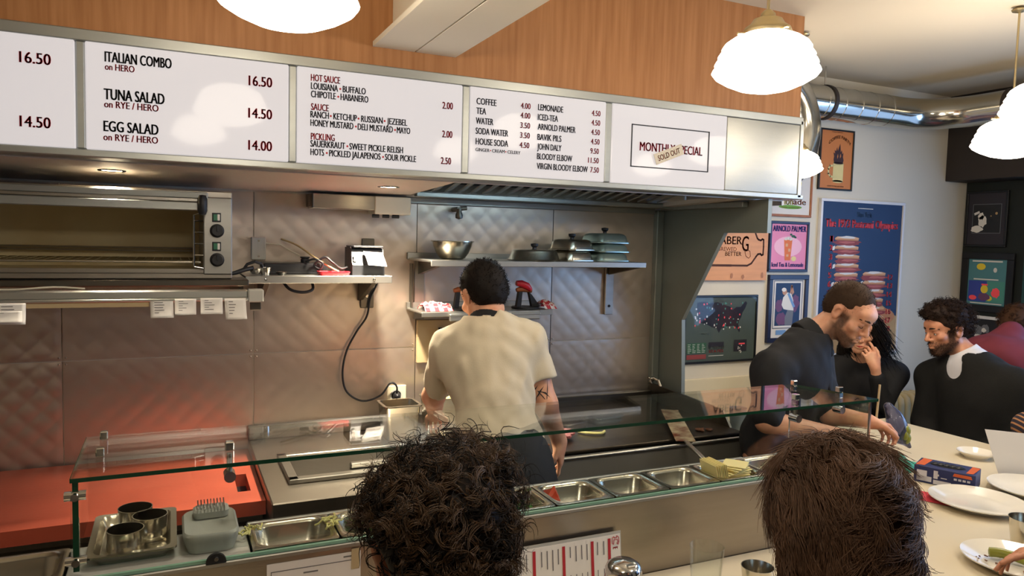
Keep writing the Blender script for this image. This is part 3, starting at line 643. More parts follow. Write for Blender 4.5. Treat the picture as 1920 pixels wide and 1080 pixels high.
MB().lathe([(0.122, 0.0), (0.126, 0.004), (0.118, 0.008), (0.105, 0.044), (0.1, 0.049), (0.03, 0.053), (0.0, 0.053)], (1.53, 3.06, 1.716), 56).build('cover', 'steel_pan', t, smooth=50); knob(t, (1.53, 3.06, 1.768))
def dome(cx, cy, z, hx, hy, h, label, mt, kn=True, rot=0):
    t = thing('basting_cover', label, 'cover', (cx, cy, z), 'basting covers on the upper shelf')
    m = MB(); m.rrect_loft([(0, 0, 0, hx + 0.008, hy + 0.008, 0.03), (0, 0, 0.004, hx + 0.008, hy + 0.008, 0.03), (0, 0, 0.006, hx, hy, 0.03), (0, 0, h * 0.7, hx * 0.93, hy * 0.93, 0.03), (0, 0, h * 0.92, hx * 0.84, hy * 0.84, 0.03), (0, 0, h, hx * 0.68, hy * 0.68, 0.025)])
    c_, s_ = math.cos(rot), math.sin(rot); m.v = [(cx + a * c_ - b * s_, cy + a * s_ + b * c_, z + q) for a, b, q in m.v]
    m.build('dome', mt, t, smooth=50)
    if kn: knob(t, (cx, cy, z + h))
dome(1.755, 3.11, 1.7165, 0.082, 0.082, 0.050, 'lower steel dome cover of the pair in the middle of the shelf', 'steel_pan', False, 0.2)
dome(1.757, 3.11, 1.7672, 0.082, 0.082, 0.052, 'upper steel dome cover with black knob, middle of the shelf', 'steel_pan', True, 0.3)
dome(1.962, 3.14, 1.7165, 0.090, 0.092, 0.043, 'bottom cover of the grey square stack on the shelf', 'lid_enamel', False, 0.05)
dome(1.962, 3.14, 1.7605, 0.090, 0.092, 0.043, 'middle cover of the grey square stack on the shelf', 'lid_enamel', False, 0.1)
dome(1.960, 3.14, 1.8045, 0.090, 0.092, 0.048, 'top cover with black knob on the grey square stack', 'lid_enamel', True, 0.05)

# lower shelf with the burger presses
ls = thing('wall_shelf', 'short lower steel shelf with burger presses behind the cook', 'shelf', (1.3, 3.15, 1.46))
m = MB(); m.box((0.985, 3.05, 1.476), (1.626, 3.288, 1.485), 0.002); m.box((0.985, 3.046, 1.464), (1.626, 3.053, 1.485), 0.002); m.box((1.56, 3.045, 1.462), (1.628, 3.055, 1.487), 0.001); m.box((0.985, 3.27, 1.48), (1.626, 3.288, 1.51), 0.001); m.build('board', 'steel_satin', ls)
m = MB(); m.box((1.11, 3.034, 1.444), (1.558, 3.048, 1.474), 0.004); m.box((1.11, 3.03, 1.466), (1.558, 3.05, 1.476), 0.002); m.build('ticket_strip', 'aluminium', ls)
MB().box((1.0, 3.25, 1.486), (1.006, 3.288, 1.69)).build('side_strip', 'steel_dark', ls)
for x in (1.31, 1.56): MB().prism([(x, 3.285, 1.476), (x, 3.08, 1.476), (x, 3.285, 1.41)], (0.015, 0, 0)).build('bracket', 'steel_dark', ls)
def press(cx, cy, label, hm):
    t = thing('burger_press', label, 'press', (cx, cy, 1.485), 'burger presses on the lower shelf')
    MB().lathe([(0.0, 0), (0.066, 0), (0.068, 0.004), (0.066, 0.009), (0.0, 0.012)], (cx, cy, 1.485), 32).build('plate', 'iron_black', t)
    m = MB(); m.prism([(cx - 0.05, cy - .012, 1.495), (cx - 0.04, cy - .012, 1.565), (cx - 0.022, cy - .012, 1.565), (cx - 0.028, cy - .012, 1.495)], (0, 0.024, 0)); m.prism([(cx + 0.028, cy - .012, 1.55), (cx + 0.012, cy - .012, 1.565), (cx + 0.03, cy - .012, 1.495), (cx + 0.075, cy - .012, 1.492)], (0, 0.024, 0)); m.build('bracket', 'iron_black', t)
    MB().tube([(cx - 0.05, cy, 1.572), (cx - 0.03, cy, 1.576), (cx, cy, 1.576), (cx + 0.03, cy, 1.568)], [0.009, 0.013, 0.014, 0.010], 14).build('grip', hm, t)
    return t
press(1.215, 3.14, 'burger press with wooden grip, half behind the cook', 'wood_handle')
t = press(1.53, 3.14, 'burger press with a red sleeve, right of the cook', 'wood_handle')
MB().tube([(1.475, 3.13, 1.606), (1.50, 3.13, 1.604), (1.53, 3.13, 1.592), (1.552, 3.13, 1.574)], [0.012, 0.017, 0.018, 0.010], 16).build('red_sleeve', 'red_plastic', t)
def checker_mat():
    m_ = mat('check_paper', '#D9C8C4', 0.8); nt = m_.node_tree; ck = nt.nodes.new('ShaderNodeTexChecker'); ck.inputs['Scale'].default_value = 48
    ck.inputs['Color1'].default_value = lin('#A8303A'); ck.inputs['Color2'].default_value = lin('#C9BAB4'); tc = nt.nodes.new('ShaderNodeTexCoord')
    nt.links.new(tc.outputs['Object'], ck.inputs[0]); nt.links.new(ck.outputs[0], nt.nodes['Principled BSDF'].inputs['Base Color'])
checker_mat()
for cx, hw, lab in ((1.075, 0.066, 'red checked paper lying at the left end of the lower shelf'), (1.634, 0.032, 'red checked paper at the right end of the lower shelf')):
    t = thing('checked_paper', lab, 'paper', (cx, 3.11, 1.485), 'checked papers on the lower shelf')
    def fn(u, v, cx=cx, hw=hw): return (cx - hw + 2 * hw * u, 3.07 + 0.12 * v, 1.487 + 0.038 * math.sin(v * PI) * (1 - 0.6 * abs(u - 0.35)) + 0.006 * math.sin(u * 23 + v * 9) * math.sin(v * PI))
    q = MB(); q.grid(fn, 14, 8); o = q.build('sheet', 'check_paper', t, recalc=False)
t = thing('notice_board', 'plain tan board leaning on the wall behind the cook', 'board', (1.12, 3.27, 1.20)); MB().box((1.035, 3.262, 1.225), (1.225, 3.284, 1.425), 0.002).build('panel', 'kraft', t)
t = thing('hanging_cloth', 'black and blue cloth hanging in front of the tan board', 'cloth', (1.16, 3.24, 1.24))
def fn(u, v): return (1.13 + 0.075 * u * (0.35 + 0.65 * math.sin(PI * min(1, v * 1.1))), 3.245 - 0.012 * math.sin(u * 7 + v * 3), 1.25 + 0.14 * v)
MB().grid(fn, 8, 10).build('cloth', 'black_plastic', t, recalc=False)
mat('blue_cloth', '#5C7FA8', 0.7); MB().sphere((1.165, 3.228, 1.31), 0.02, 14, 0, (1, 0.4, 0.8)).build('blue_patch', 'blue_cloth', t)
# ------------------------------------------------------------------ work counter along the wall
t = thing('counter_base', 'dark steel cabinet base under the red chopping board', 'cabinet', (-0.5, 2.95, 0))
MB().box((-1.6, 2.70, 0.08), (0.29, 3.285, 0.84), 0.004).build('carcass', 'steel_dark', t); MB().box((-1.6, 2.68, 0.795), (0.29, 3.285, 0.842), 0.003).build('top', 'steel', t)
MB().box((-1.6, 2.75, 0), (0.29, 3.25, 0.08)).build('plinth', 'iron_black', t)
t = thing('chopping_board', 'thick red plastic chopping board with a rectangular slot', 'board', (-0.5, 2.9, 0.842))
m = MB(); x0, x1, y0, y1, z0, z1 = -1.6, 0.290, 2.605, 3.27, 0.842, 0.891; a0, a1, b0, b1 = 0.208, 0.252, 2.725, 2.925
for lo, hi in (((x0, y0, z0), (a0, y1, z1)), ((a1, y0, z0), (x1, y1, z1)), ((a0, y0, z0), (a1, b0, z1)), ((a0, b1, z0), (a1, y1, z1))): m.box(lo, hi)
m.build('slab', 'board_red', t); MB().box((a0, b0, 0.8425), (a1, b1, 0.844)).build('slot_bottom', 'iron_black', t)
t = thing('steel_cabinet', 'stainless cabinet with a lidded well between chopping board and griddle', 'cabinet', (0.75, 2.85, 0))
m = MB(); m.box((0.296, 2.47, 0.10), (1.285, 3.285, 0.86), 0.003); m.build('carcass', 'steel_dark', t)
for x in (0.33, 1.25): MB().cyl((x, 2.55, 0), (x, 2.55, 0.1), 0.02).build('leg', 'iron_black', t); MB().cyl((x, 3.2, 0), (x, 3.2, 0.1), 0.02).build('leg', 'iron_black', t)
MB().box((0.292, 2.45, 0.86), (1.295, 3.285, 0.93), 0.004).build('worktop', 'steel_counter', t)
m = MB(); X0, X1, Y0, Y1 = 0.37, 1.12, 2.62, 2.96
for lo, hi in (((X0, Y0, 0.93), (X1, Y0 + .035, 0.948)), ((X0, Y1 - .035, 0.93), (X1, Y1, 0.948)), ((X0, Y0, 0.93), (X0 + .035, Y1, 0.948)), ((X1 - .035, Y0, 0.93), (X1, Y1, 0.948))): m.box(lo, hi, 0.003)
m.build('well_frame', 'steel', t); ld = MB().box((X0 + .035, Y0 + .035, 0.93), (X1 - .035, Y1 - .035, 0.943), 0.002).build('well_lid', 'steel_dark', t)
MB().box((0.60, 2.68, 0.943), (0.80, 2.705, 0.965), 0.004).build('lid_handle', 'steel', ld)
m = MB(); m.box((0.292, 3.255, 0.93), (1.295, 3.285, 0.985), 0.003); m.build('upstand', 'steel', t)
def gn(name, cx, cy, z, hx, hy, d, label, group=None, content=None, mt='steel_pan', r=0.03, cat='pan'):
    t = thing(name, label, cat, (cx, cy, z - d), group); f = 0.012
    m = MB(); m.rrect_loft([(cx, cy, z - 0.006, hx, hy, 0.008), (cx, cy, z, hx, hy, 0.008), (cx, cy, z + 0.001, hx - f * .4, hy - f * .4, r * .6), (cx, cy, z, hx - f, hy - f, r), (cx, cy, z - 0.008, hx - f - 0.004, hy - f - 0.004, r),
                       (cx, cy, z - d * 0.9, hx - f - 0.012, hy - f - 0.012, r), (cx, cy, z - d, hx - f - 0.025, hy - f - 0.025, r * .8)], 6, cap0=False)
    m.build('basin', mt, t, smooth=60, recalc=False); return t
def deep(cx, cy, z0, z1, hx, hy, label):
    t = thing('food_container', label, 'container', (cx, cy, z0), 'deep containers by the wall'); m = MB()
    m.rrect_loft([(cx, cy, z0, hx - .018, hy - .018, .02), (cx, cy, z1 - .01, hx - .006, hy - .006, .02), (cx, cy, z1 - .006, hx, hy, .02), (cx, cy, z1, hx, hy, .02), (cx, cy, z1, hx - .012, hy - .012, .02), (cx, cy, z0 + .01, hx - .022, hy - .022, .02)], 6)
    m.build('body', 'steel_pan', t, smooth=60); return t
deep(0.905, 3.10, 0.9315, 1.083, 0.085, 0.08, 'deep steel container under the wall socket')
t = deep(1.10, 3.10, 0.9315, 1.100, 0.085, 0.08, 'deep steel container half hidden by the cook')
def rubble(n, c, s, sp, seed, flat=0.5):
    rr = random.Random(seed); m = MB()
    for i in range(n):
        p = (c[0] + rr.uniform(-1, 1) * sp[0], c[1] + rr.uniform(-1, 1) * sp[1], c[2] + rr.uniform(0, 1) * sp[2]); r = s * rr.uniform(.6, 1.3)
        m.sphere(p, r, 8, 0, (rr.uniform(.7, 1.4), rr.uniform(.7, 1.4), flat))
    return m
o = rubble(40, (1.10, 3.10, 1.075), 0.011, (0.06, 0.055, 0.014), 3).build('cut_onion', 'cabbage', None, tag=('pale chopped onion heaped in the container behind the cook', 'onion')); o['kind'] = 'stuff'

# ------------------------------------------------------------------ griddle
g = thing('griddle', 'wide flat-top griddle with greasy plate and steel front', 'griddle', (1.8, 2.85, 0))
MB().box((1.305, 2.50, 0.70), (2.36, 3.27, 0.955), 0.004).build('body', 'grease_steel', g)
MB().box((1.32, 2.53, 0.955), (2.345, 3.22, 0.968), 0.003).build('cooking_plate', 'grease_steel', g)
m = MB(); m.box((1.305, 3.22, 0.955), (2.36, 3.27, 1.02), 0.004); m.prism([(2.335, 3.25, 0.965), (2.335, 2.60, 0.965), (2.335, 2.66, 1.04), (2.335, 3.25, 1.06)], (0.012, 0, 0)); m.prism([(1.305, 3.25, 0.965), (1.305, 2.75, 0.965), (1.305, 2.85, 1.02), (1.305, 3.25, 1.03)], (0.01, 0, 0)); m.build('splash_guard', 'steel_dark', g)
m = MB(); m.box((1.305, 2.455, 0.80), (2.36, 2.50, 0.962), 0.012); m.build('front_panel', 'griddle_front', g)
m = MB(); m.box((1.32, 2.497, 0.945), (2.345, 2.532, 0.955)); m.build('grease_trough', 'iron_black', g)
m = MB(); m.tube([(1.305, 2.458, 0.962), (2.36, 2.458, 0.962)], 0.010, 12); m.build('front_rail', 'steel', g)
MB().box((1.296, 2.44, 0.90), (1.312, 2.47, 0.955), 0.003).build('red_tab', 'red_plastic', g)
for x in (1.36, 2.30):
    for y in (2.56, 3.2): MB().cyl((x, y, 0), (x, y, 0.7), 0.022).build('leg', 'steel_dark', g)
t = thing('scraper', 'long steel scraper with a stained pale blade on the griddle edge', 'scraper', (2.1, 2.6, 0.97))
def qd(a, b, w_): a, b = Vector(a), Vector(b); d = (b - a).normalized(); s = d.cross(ZZ).normalized() * w_; return a, b, s
a, b, s = qd((2.215, 2.90, 0.995), (1.955, 2.44, 0.984), 0.042)
MB().obox((a + b) / 2, (b - a) / 2, s, Vector((0, 0, 0.0012)), 0.001).build('blade', 'spatula_face', t)
e = Vector((1.905, 2.16, 0.93)); MB().obox((b + e) / 2, (e - b) / 2, s * 0.22, Vector((0, 0, 0.004)), 0.002).build('handle', 'steel', t)
t = thing('meat_patty', 'raw pink meat patty beside the hand of the cook on the griddle', 'meat', (1.50, 2.68, 0.968)); m = rubble(26, (1.515, 2.70, 0.986), 0.016, (0.035, 0.03, 0.012), 5, .7); m.build('mince', 'meat_pink', t)
t = thing('meat_scrap', 'browned meat scrap at the left end of the griddle', 'meat', (1.36, 2.60, 0.968)); rubble(10, (1.37, 2.62, 0.972), 0.011, (0.025, 0.02, 0.006), 6).build('scrap', 'meat_brown', t)
t = thing('meat_scrap', 'browned crumbs at the right end of the griddle by the guard', 'meat', (2.16, 2.57, 0.968)); rubble(12, (2.18, 2.60, 0.972), 0.010, (0.03, 0.02, 0.006), 8).build('scrap', 'meat_brown', t)
t = thing('onion_strip', 'curled pale onion strip frying on the griddle', 'onion', (1.68, 2.72, 0.968)); MB().tube(cr([(1.62, 2.76, 0.9755), (1.65, 2.72, 0.976), (1.70, 2.70, 0.976), (1.73, 2.72, 0.9755)]), 0.006, 8).build('strip', 'cabbage', t)
t = thing('pot_filler_tap', 'small chrome tap behind the griddle by the side sheet', 'tap', (2.345, 3.15, 1.02)); m = MB(); m.cyl((2.345, 3.24, 1.0605), (2.345, 3.24, 1.075), 0.013, 14); m.tube([(2.345, 3.24, 1.07), (2.345, 3.21, 1.085), (2.345, 3.17, 1.08), (2.345, 3.15, 1.05)], 0.009, 10); m.cyl((2.325, 3.24, 1.085), (2.365, 3.24, 1.085), 0.007, 10); m.build('body', 'chrome', t)
# side table with steel tumblers, past the griddle
t = thing('side_table', 'low wooden side table right of the griddle behind the barman', 'table', (2.62, 2.85, 0))
MB().box((2.44, 2.50, 0.80), (2.95, 3.20, 0.83), 0.004).build('top', 'cream_trim', t); MB().box((2.44, 2.495, 0.755), (2.95, 2.515, 0.80)).build('apron', 'wood_handle', t)
for x in (2.47, 2.92):
    for y in (2.53, 3.17): MB().box((x - .025, y - .025, 0), (x + .025, y + .025, 0.8), 0.003).build('leg', 'cream_trim', t)
mat('smoke_plastic', '#8E9A9E', 0.3, 0, 0.05, 10, trans=0.35)
for x, y, lab in ((2.56, 2.80, 'grey tumbler on the side table, nearer the griddle'), (2.665, 2.74, 'grey tumbler on the side table, nearer the barman')):
    t = thing('tumbler', lab, 'tumbler', (x, y, 0.83), 'grey tumblers on the side table'); MB().lathe([(0.0, 0), (0.034, 0), (0.043, 0.17), (0.044, 0.172), (0.041, 0.17), (0.032, 0.005), (0, 0.005)], (x, y, 0.83), 28).build('cup', 'smoke_plastic', t)

# ------------------------------------------------------------------ glass fronted prep counter
pc = thing('prep_counter', 'stainless refrigerated prep counter with plain steel front', 'counter', (0.8, 1.68, 0))
MB().box((-0.75, 1.545, 0.10), (2.00, 1.84, 1.07), 0.004).build('cabinet', 'steel_dark', pc)
MB().box((-0.75, 1.528, 0.05), (2.00, 1.545, 1.150), 0.002).build('front_panel', 'steel_counter', pc)
m = MB(); m.box((-0.75, 1.522, 1.150), (2.00, 1.536, 1.160), 0.002); m.box((0.147, 1.690, 1.05), (1.575, 1.702, 1.168), 0.003); m.box((-0.75, 1.690, 1.05), (0.143, 1.702, 1.160), 0.003); m.box((-0.75, 1.70, 1.05), (2.0, 1.84, 1.075), 0.003); m.box((1.575, 1.690, 1.05), (2.0, 1.702, 1.166), 0.003)
m.build('pan_rail', 'steel_satin', pc)
for x in (-0.6, 0.6, 1.9): MB().box((x - .03, 1.58, 0), (x + .03, 1.80, 0.1)).build('foot', 'iron_black', pc)
G = 'steel pans sunk in the prep counter'
bounds = [0.145, 0.325, 0.500, 0.675, 0.850, 1.020, 1.190, 1.360, 1.530, 1.700, 1.870]
labs = ['steel pan with yellow cabbage shreds, next to the egg slicer', 'steel pan with green lettuce, partly behind the curly head', 'steel pan hidden behind the curly head', 'steel pan of green kale beside the curly head',
        'steel pan with a bit of tomato', 'empty steel pan left of the middle of the counter', 'empty steel pan in front of the griddle scraper', 'steel pan full of cheese slices', 'steel pan behind the brown-haired head', 'steel pan at the right end of the prep counter']
for i in range(10):
    gn('food_pan', (bounds[i] + bounds[i + 1]) / 2, 1.612, 1.168, (bounds[i + 1] - bounds[i]) / 2 - 0.002, 0.074, 0.075, labs[i], G)
gn('food_pan', -0.275, 1.612, 1.168, 0.086, 0.074, 0.075, 'steel pan at the left, outside the glass case', G)
gn('food_pan', -0.455, 1.612, 1.168, 0.086, 0.074, 0.075, 'steel pan cut by the left edge of the picture', G)
MB().box((-0.185, 1.537, 1.150), (0.143, 1.69, 1.162), 0.002).build('cover_sheet', 'light_grey_plastic', pc)
# food in the pans
def shreds(n, cx, cy, z, sx, sy, seed, L=0.03):
    rr = random.Random(seed); m = MB()
    for i in range(n):
        x, y, a = cx + rr.uniform(-sx, sx), cy + rr.uniform(-sy, sy), rr.uniform(0, 6.3); p = []
        for k in range(4): p.append((x + math.cos(a) * L * k / 3, y + math.sin(a) * L * k / 3, z + rr.uniform(0, 0.012))); a += rr.uniform(-.8, .8)
        m.tube(p, 0.0022, 5)
    return m
def stuff(m, name, mt, lab, cat): o = m.build(name, mt, None, tag=(lab, cat)); o['kind'] = 'stuff'
stuff(shreds(16, 0.215, 1.61, 1.099, 0.025, 0.02, 1, .022), 'cabbage_shreds', 'cabbage', 'pale cabbage shreds on the bottom of the left pan', 'cabbage')
stuff(shreds(14, 0.315, 1.615, 1.172, 0.014, 0.02, 2, .022), 'cabbage_shreds', 'cabbage', 'yellow cabbage shreds on the rim between two pans', 'cabbage')
stuff(shreds(9, 0.150, 1.625, 1.173, 0.008, 0.02, 4, .022), 'cabbage_shreds', 'cabbage', 'yellow cabbage shreds spilled beside the egg slicer', 'cabbage')
def leaves(n, cx, cy, z, sx, sy, seed, s, mt, name, lab, curl=1.0, dz=0.02):
    rr = random.Random(seed); m = MB()
    for i in range(n):
        x, y = cx + rr.uniform(-sx, sx), cy + rr.uniform(-sy, sy); a = rr.uniform(0, 6.3); zz = z + rr.uniform(0, dz); q = s * rr.uniform(.6, 1.2); ph = rr.uniform(0, 6)
        ux, uy = math.cos(a), math.sin(a)
        def fn(u, v): 
            p = (u - .5) * q * 2 * math.sin(PI * (0.15 + 0.8 * v)); r_ = v * q * 2
            return (x + ux * p - uy * r_, y + uy * p + ux * r_, zz + curl * q * (0.5 * math.sin(u * 14 + ph) * .5 + math.sin(v * 3 + ph) * .5))
        m.grid(fn, 6, 5)
    o = m.build(name, mt, None, tag=(lab, name.split('_')[-1]), recalc=False); o['kind'] = 'stuff'
leaves(7, 0.412, 1.61, 1.135, 0.03, 0.016, 5, 0.024, 'lettuce', 'torn_lettuce', 'bright green lettuce pieces in the pan by the curly head', 0.6, 0.035)
leaves(46, 0.7625, 1.612, 1.138, 0.036, 0.018, 6, 0.013, 'kale', 'curly_kale', 'curly green kale heaped in the pan right of the curly head', 0.9, 0.05)
t = thing('tomato_wedge', 'red tomato bit on the edge of a pan', 'tomato', (0.895, 1.63, 1.13)); MB().prism([(0.875, 1.645, 1.130), (0.915, 1.635, 1.130), (0.90, 1.64, 1.165)], (0.012, 0.03, 0.004)).build('wedge', 'tomato', t)
rr = random.Random(4)
def cheese_slice(c, ax, az, th, lab):
    t = thing('cheese_slice', lab, 'cheese', c, 'cheese slices'); c = Vector(c); ax, az = Vector(ax), Vector(az); n_ = ax.cross(az).normalized()
    MB().obox(c, ax, n_ * th, az, 0.0015).build('slice', 'cheese', t)
for i in range(7):
    cheese_slice((1.391 + i * 0.0062, 1.622, 1.152 + 0.0012 * (i % 3)), (0.003, 0.040, 0.0), (-0.010, 0.001, 0.042), 0.0016, 'upright cheese slice in the left stack of the cheese pan')
for i in range(8):
    a = -0.5 + i * 0.17
    cheese_slice((1.470 + 0.004 * math.sin(i * 2), 1.614, 1.150 + i * 0.0046), (0.036 * math.cos(a), 0.036 * math.sin(a), 0), (-0.034 * math.sin(a), 0.034 * math.cos(a), 0), 0.0016, 'flat cheese slice in the right heap of the cheese pan')
# sheet tray with ring moulds, slicer on its board
t = thing('baking_tray', 'small steel tray holding three ring moulds inside the glass case', 'tray', (-0.08, 1.67, 1.162))
m = MB(); m.rrect_loft([(-0.074, 1.682, 1.163, 0.062, 0.095, .012), (-0.074, 1.682, 1.176, 0.068, 0.107, .014), (-0.074, 1.682, 1.184, 0.080, 0.118, .014), (-0.074, 1.682, 1.188, 0.080, 0.118, .014), (-0.074, 1.682, 1.188, 0.068, 0.108, .02), (-0.074, 1.682, 1.172, 0.062, 0.10, .02), (-0.074, 1.682, 1.167, 0.06, 0.092, .018)], 6); m.build('tray', 'steel_pan', t, smooth=50)
for x, y, lab in ((-0.075, 1.745, 'steel ring mould at the back of the small tray'), (-0.045, 1.69, 'steel ring mould at the right of the small tray'), (-0.088, 1.625, 'steel ring mould at the front of the small tray')):
    t = thing('ring_mould', lab, 'mould', (x, y, 1.167), 'ring moulds on the tray'); r = 0.0335; zz = 1.168
    m = MB(); m.lathe([(r - .001, 0), (r, 0), (r, .006), (r + .0008, .008), (r, .010), (r + .0008, .013), (r, .015), (r + .0008, .018), (r, .020), (r, .046), (r + .0008, .048), (r - .001, .048), (r - .001, 0)], (x, y, zz), 40); m.build('band', 'mould_steel', t, smooth=40)
t = thing('egg_slicer', 'grey plastic egg slicer with wire blades inside the glass case', 'slicer', (0.075, 1.64, 1.162))
m = MB(); m.rrect_loft([(0.070, 1.641, 1.1635, 0.044, 0.070, .02), (0.070, 1.641, 1.1865, 0.052, 0.076, .025), (0.070, 1.641, 1.1995, 0.054, 0.078, .028), (0.070, 1.641, 1.2045, 0.050, 0.074, .026), (0.070, 1.641, 1.1975, 0.040, 0.062, .022)], 6); m.build('base', 'grey_plastic', t, smooth=50)
MB().rrect_loft([(0.074, 1.688, 1.1995, 0.034, 0.022, .012), (0.074, 1.688, 1.2135, 0.036, 0.024, .012), (0.074, 1.688, 1.2175, 0.032, 0.02, .012)], 5).build('cradle', 'grey_plastic', t)
m = MB()
for i in range(9): m.obox((0.048 + i * 0.0065, 1.685, 1.220), (0.0012, 0, 0), (0, 0.022, 0.003), (0, -0.002, 0.006), 0)
m.build('wire_blades', 'chrome', t)
# glass case
gc = thing('sneeze_guard', 'glass case top and panes standing on the prep counter', 'glass', (0.85, 1.68, 1.16))
ZT = 1.352; ft = [(-0.173, 1.545), (1.966, 1.545), (1.885, 1.815), (-0.174, 1.850)]
m = MB(); m.prism([(x, y, ZT - 0.008) for x, y in ft], (0, 0, 0.008)); m.build('top_pane', 'glass_clear', gc)
m = MB()
for (a, b) in ((ft[0], ft[1]), (ft[1], ft[2]), (ft[3], ft[0])):
    a, b = Vector((*a, ZT - 0.004)), Vector((*b, ZT - 0.004)); d = (b - a).normalized(); nn = d.cross(ZZ); m.obox((a + b) / 2 + nn * 0.0005, (b - a) / 2, nn * 0.0007, ZZ * 0.004)
m.build('polished_edge', 'glass_edge', gc)
MB().box((-0.160, 1.556, 1.171), (1.945, 1.560, ZT - 0.010)).build('front_pane', 'glass_pane', gc)
m = MB(); m.box((-0.171, 1.552, 1.171), (-0.161, 1.563, ZT - 0.010)); m.build('pane_edge', 'glass_edge', gc)
m = MB(); m.prism([(-0.176, 1.564, 1.171), (-0.176, 1.564, ZT - 0.01), (-0.176, 1.84, ZT - 0.01), (-0.176, 1.84, 1.171)], (0.005, 0, 0)); m.build('end_pane', 'glass_pane', gc)
a, b = Vector((1.955, 1.560, 0)), Vector((1.876, 1.805, 0)); m = MB(); m.prism([(a.x, a.y, 1.172), (a.x, a.y, ZT - .01), (b.x, b.y, ZT - .01), (b.x, b.y, 1.172)], (-0.004, -0.001, 0)); m.build('end_pane', 'glass_pane', gc)
m = MB(); m.box((b.x - .002, b.y, 1.172), (b.x + .001, b.y + .003, ZT - .01)); m.box((1.945, 1.555, 1.172), (1.951, 1.561, ZT - .01)); m.build('pane_edge', 'chrome', gc)
MB().box((-0.17, 1.5275, 1.1605), (1.95, 1.5345, 1.1665)).build('bottom_edge', 'glass_pale', gc)
def clamp(x, y, z=ZT, low=True):
    m = MB(); m.box((x - .009, y - .009, z), (x + .009, y + .009, z + .018), 0.002); m.build('clip_block', 'glass_pane' if not low else 'chrome', gc)
    if low:
        m = MB(); m.cyl((x, y, z - .008), (x, y, z - .05), 0.006, 10); m.cyl((x, y - .018, z - .055), (x, y + .014, z - .055), 0.012, 16); m.build('stand_off', 'chrome', gc)
for x, y in ((0.109, 1.645), (1.702, 1.62), (1.93, 1.66)): clamp(x, y)
for x, y in ((-0.138, 1.82), (-0.135, 1.685), (1.87, 1.79)):
    MB().box((x - .008, y - .008, ZT), (x + .008, y + .008, ZT + .018), 0.002).build('clip_block', 'chrome', gc)
for x, z in ((-0.166, ZT - .035), (-0.166, 1.192)):
    m = MB(); m.cyl((x - .018, 1.553, z), (x + .018, 1.553, z), 0.009, 14); m.cyl((x, 1.538, z), (x, 1.562, z), 0.007, 12); m.build('corner_clamp', 'chrome', gc)
m = MB(); m.prism([(0.076 + .019 * math.cos(a), 1.5265, 1.1615 + .019 * math.sin(a)) for a in [i * PI / 16 for i in range(17)]], (0, -0.008, 0)); m.build('glass_foot', 'iron_black', gc); MB().lathe([(0.005, 0.008), (0.004, 0.011), (0, 0.011)], (0.076, 1.5265, 1.170), 14, (0, -1, 0)).build('glass_foot_screw', 'chrome', gc)
MB().box((2.001, 1.54, 1.0), (2.018, 1.60, 1.160), 0.003).build('corner_post', 'white_paint', pc)
# papers on the counter front
mn = thing('menu_card', 'white printed menu with red bars leaning on the steel front', 'menu', (0.92, 1.515, 0.957))
P0 = Vector((1.030, 1.505, 0)); tilt = Vector((0.0, 0.0, 1))
def mp(x, z): return Vector((x, 1.512 - (1.085 - z) * 0.12, z))
q = MB(); q.prism([mp(0.56, 0.958), mp(1.017, 0.958), mp(1.017, 1.083), mp(0.56, 1.083)], (0, 0.001, 0)); q.build('sheet', 'paper_white', mn)
q = MB(); q.prism([mp(0.55, 0.958), mp(1.020, 0.958), mp(1.020, 1.090), mp(0.55, 1.090)], (0, 0.0006, 0)); q.v = [(a, b + 0.0015, c) for a, b, c in q.v]; q.build('plastic_sleeve', 'light_grey_plastic', mn)
q = MB(); k = MB()
def rc2(mb, x0, x1, z0, z1): mb.poly([tuple(mp(a, b) + Vector((0, -0.0012, 0))) for a, b in ((x0, z0), (x1, z0), (x1, z1), (x0, z1))])
for x in (0.60, 0.70, 0.775, 0.855, 0.935, 0.984): rc2(q, x - 0.004, x + 0.004, 0.958, 1.076)
rr = random.Random(2)
for x in (0.62, 0.64, 0.66, 0.72, 0.74, 0.755, 0.795, 0.81, 0.825, 0.84, 0.873, 0.889, 0.905, 0.92, 0.95, 0.968):
    a = rr.uniform(0.025, 0.05); rc2(k, x - .0013, x + .0013, 1.072 - a, 1.072); a = rr.uniform(.02, .04); rc2(k, x - .001, x + .001, 1.005 - a, 1.005)
q.build('red_bars', 'ink_red', mn); k.build('menu_lines', 'ink_grey', mn)
q = MB(); put_text(q, 'ELBOW', mp(0.995, 1.053) + Vector((0, -0.0014, 0)), (0, 0.12, -1), (1, 0, 0), 0.014, 0.085, 0, .03)
lg = [(0.993, 1.076), (0.993, 1.062), (0.997, 1.060), (0.998, 1.071), (1.008, 1.071), (1.010, 1.064), (1.006, 1.062), (1.010, 1.058), (1.013, 1.065), (1.012, 1.076), (1.006, 1.080), (1.006, 1.075), (0.999, 1.075), (0.998, 1.079)]
for a, b in zip(lg, lg[1:] + lg[:1]):
    a, b = mp(*a) + Vector((0, -.0014, 0)), mp(*b) + Vector((0, -.0014, 0)); q.obox((a + b) / 2, (b - a) / 2, (b - a).cross(YY).normalized() * 0.0008, (0, .0002, 0))
q.build('logo', 'ink_red', mn)
nt_ = thing('taped_notice', 'pale printed sheet taped to the counter front left of the curly head', 'paper', (0.26, 1.527, 0.98))
MB().box((0.172, 1.5262, 0.92), (0.365, 1.5277, 1.138)).build('sheet', 'paper', nt_)
q = MB()
for x0, x1, z in ((0.245, 0.275, 1.108), (0.215, 0.23, 1.09), (0.212, 0.222, 1.07), (0.24, 0.27, 1.075), (0.328, 0.345, 1.128), (0.20, 0.26, 1.05)): q.box((x0, 1.5255, z), (x1, 1.526, z + 0.003))
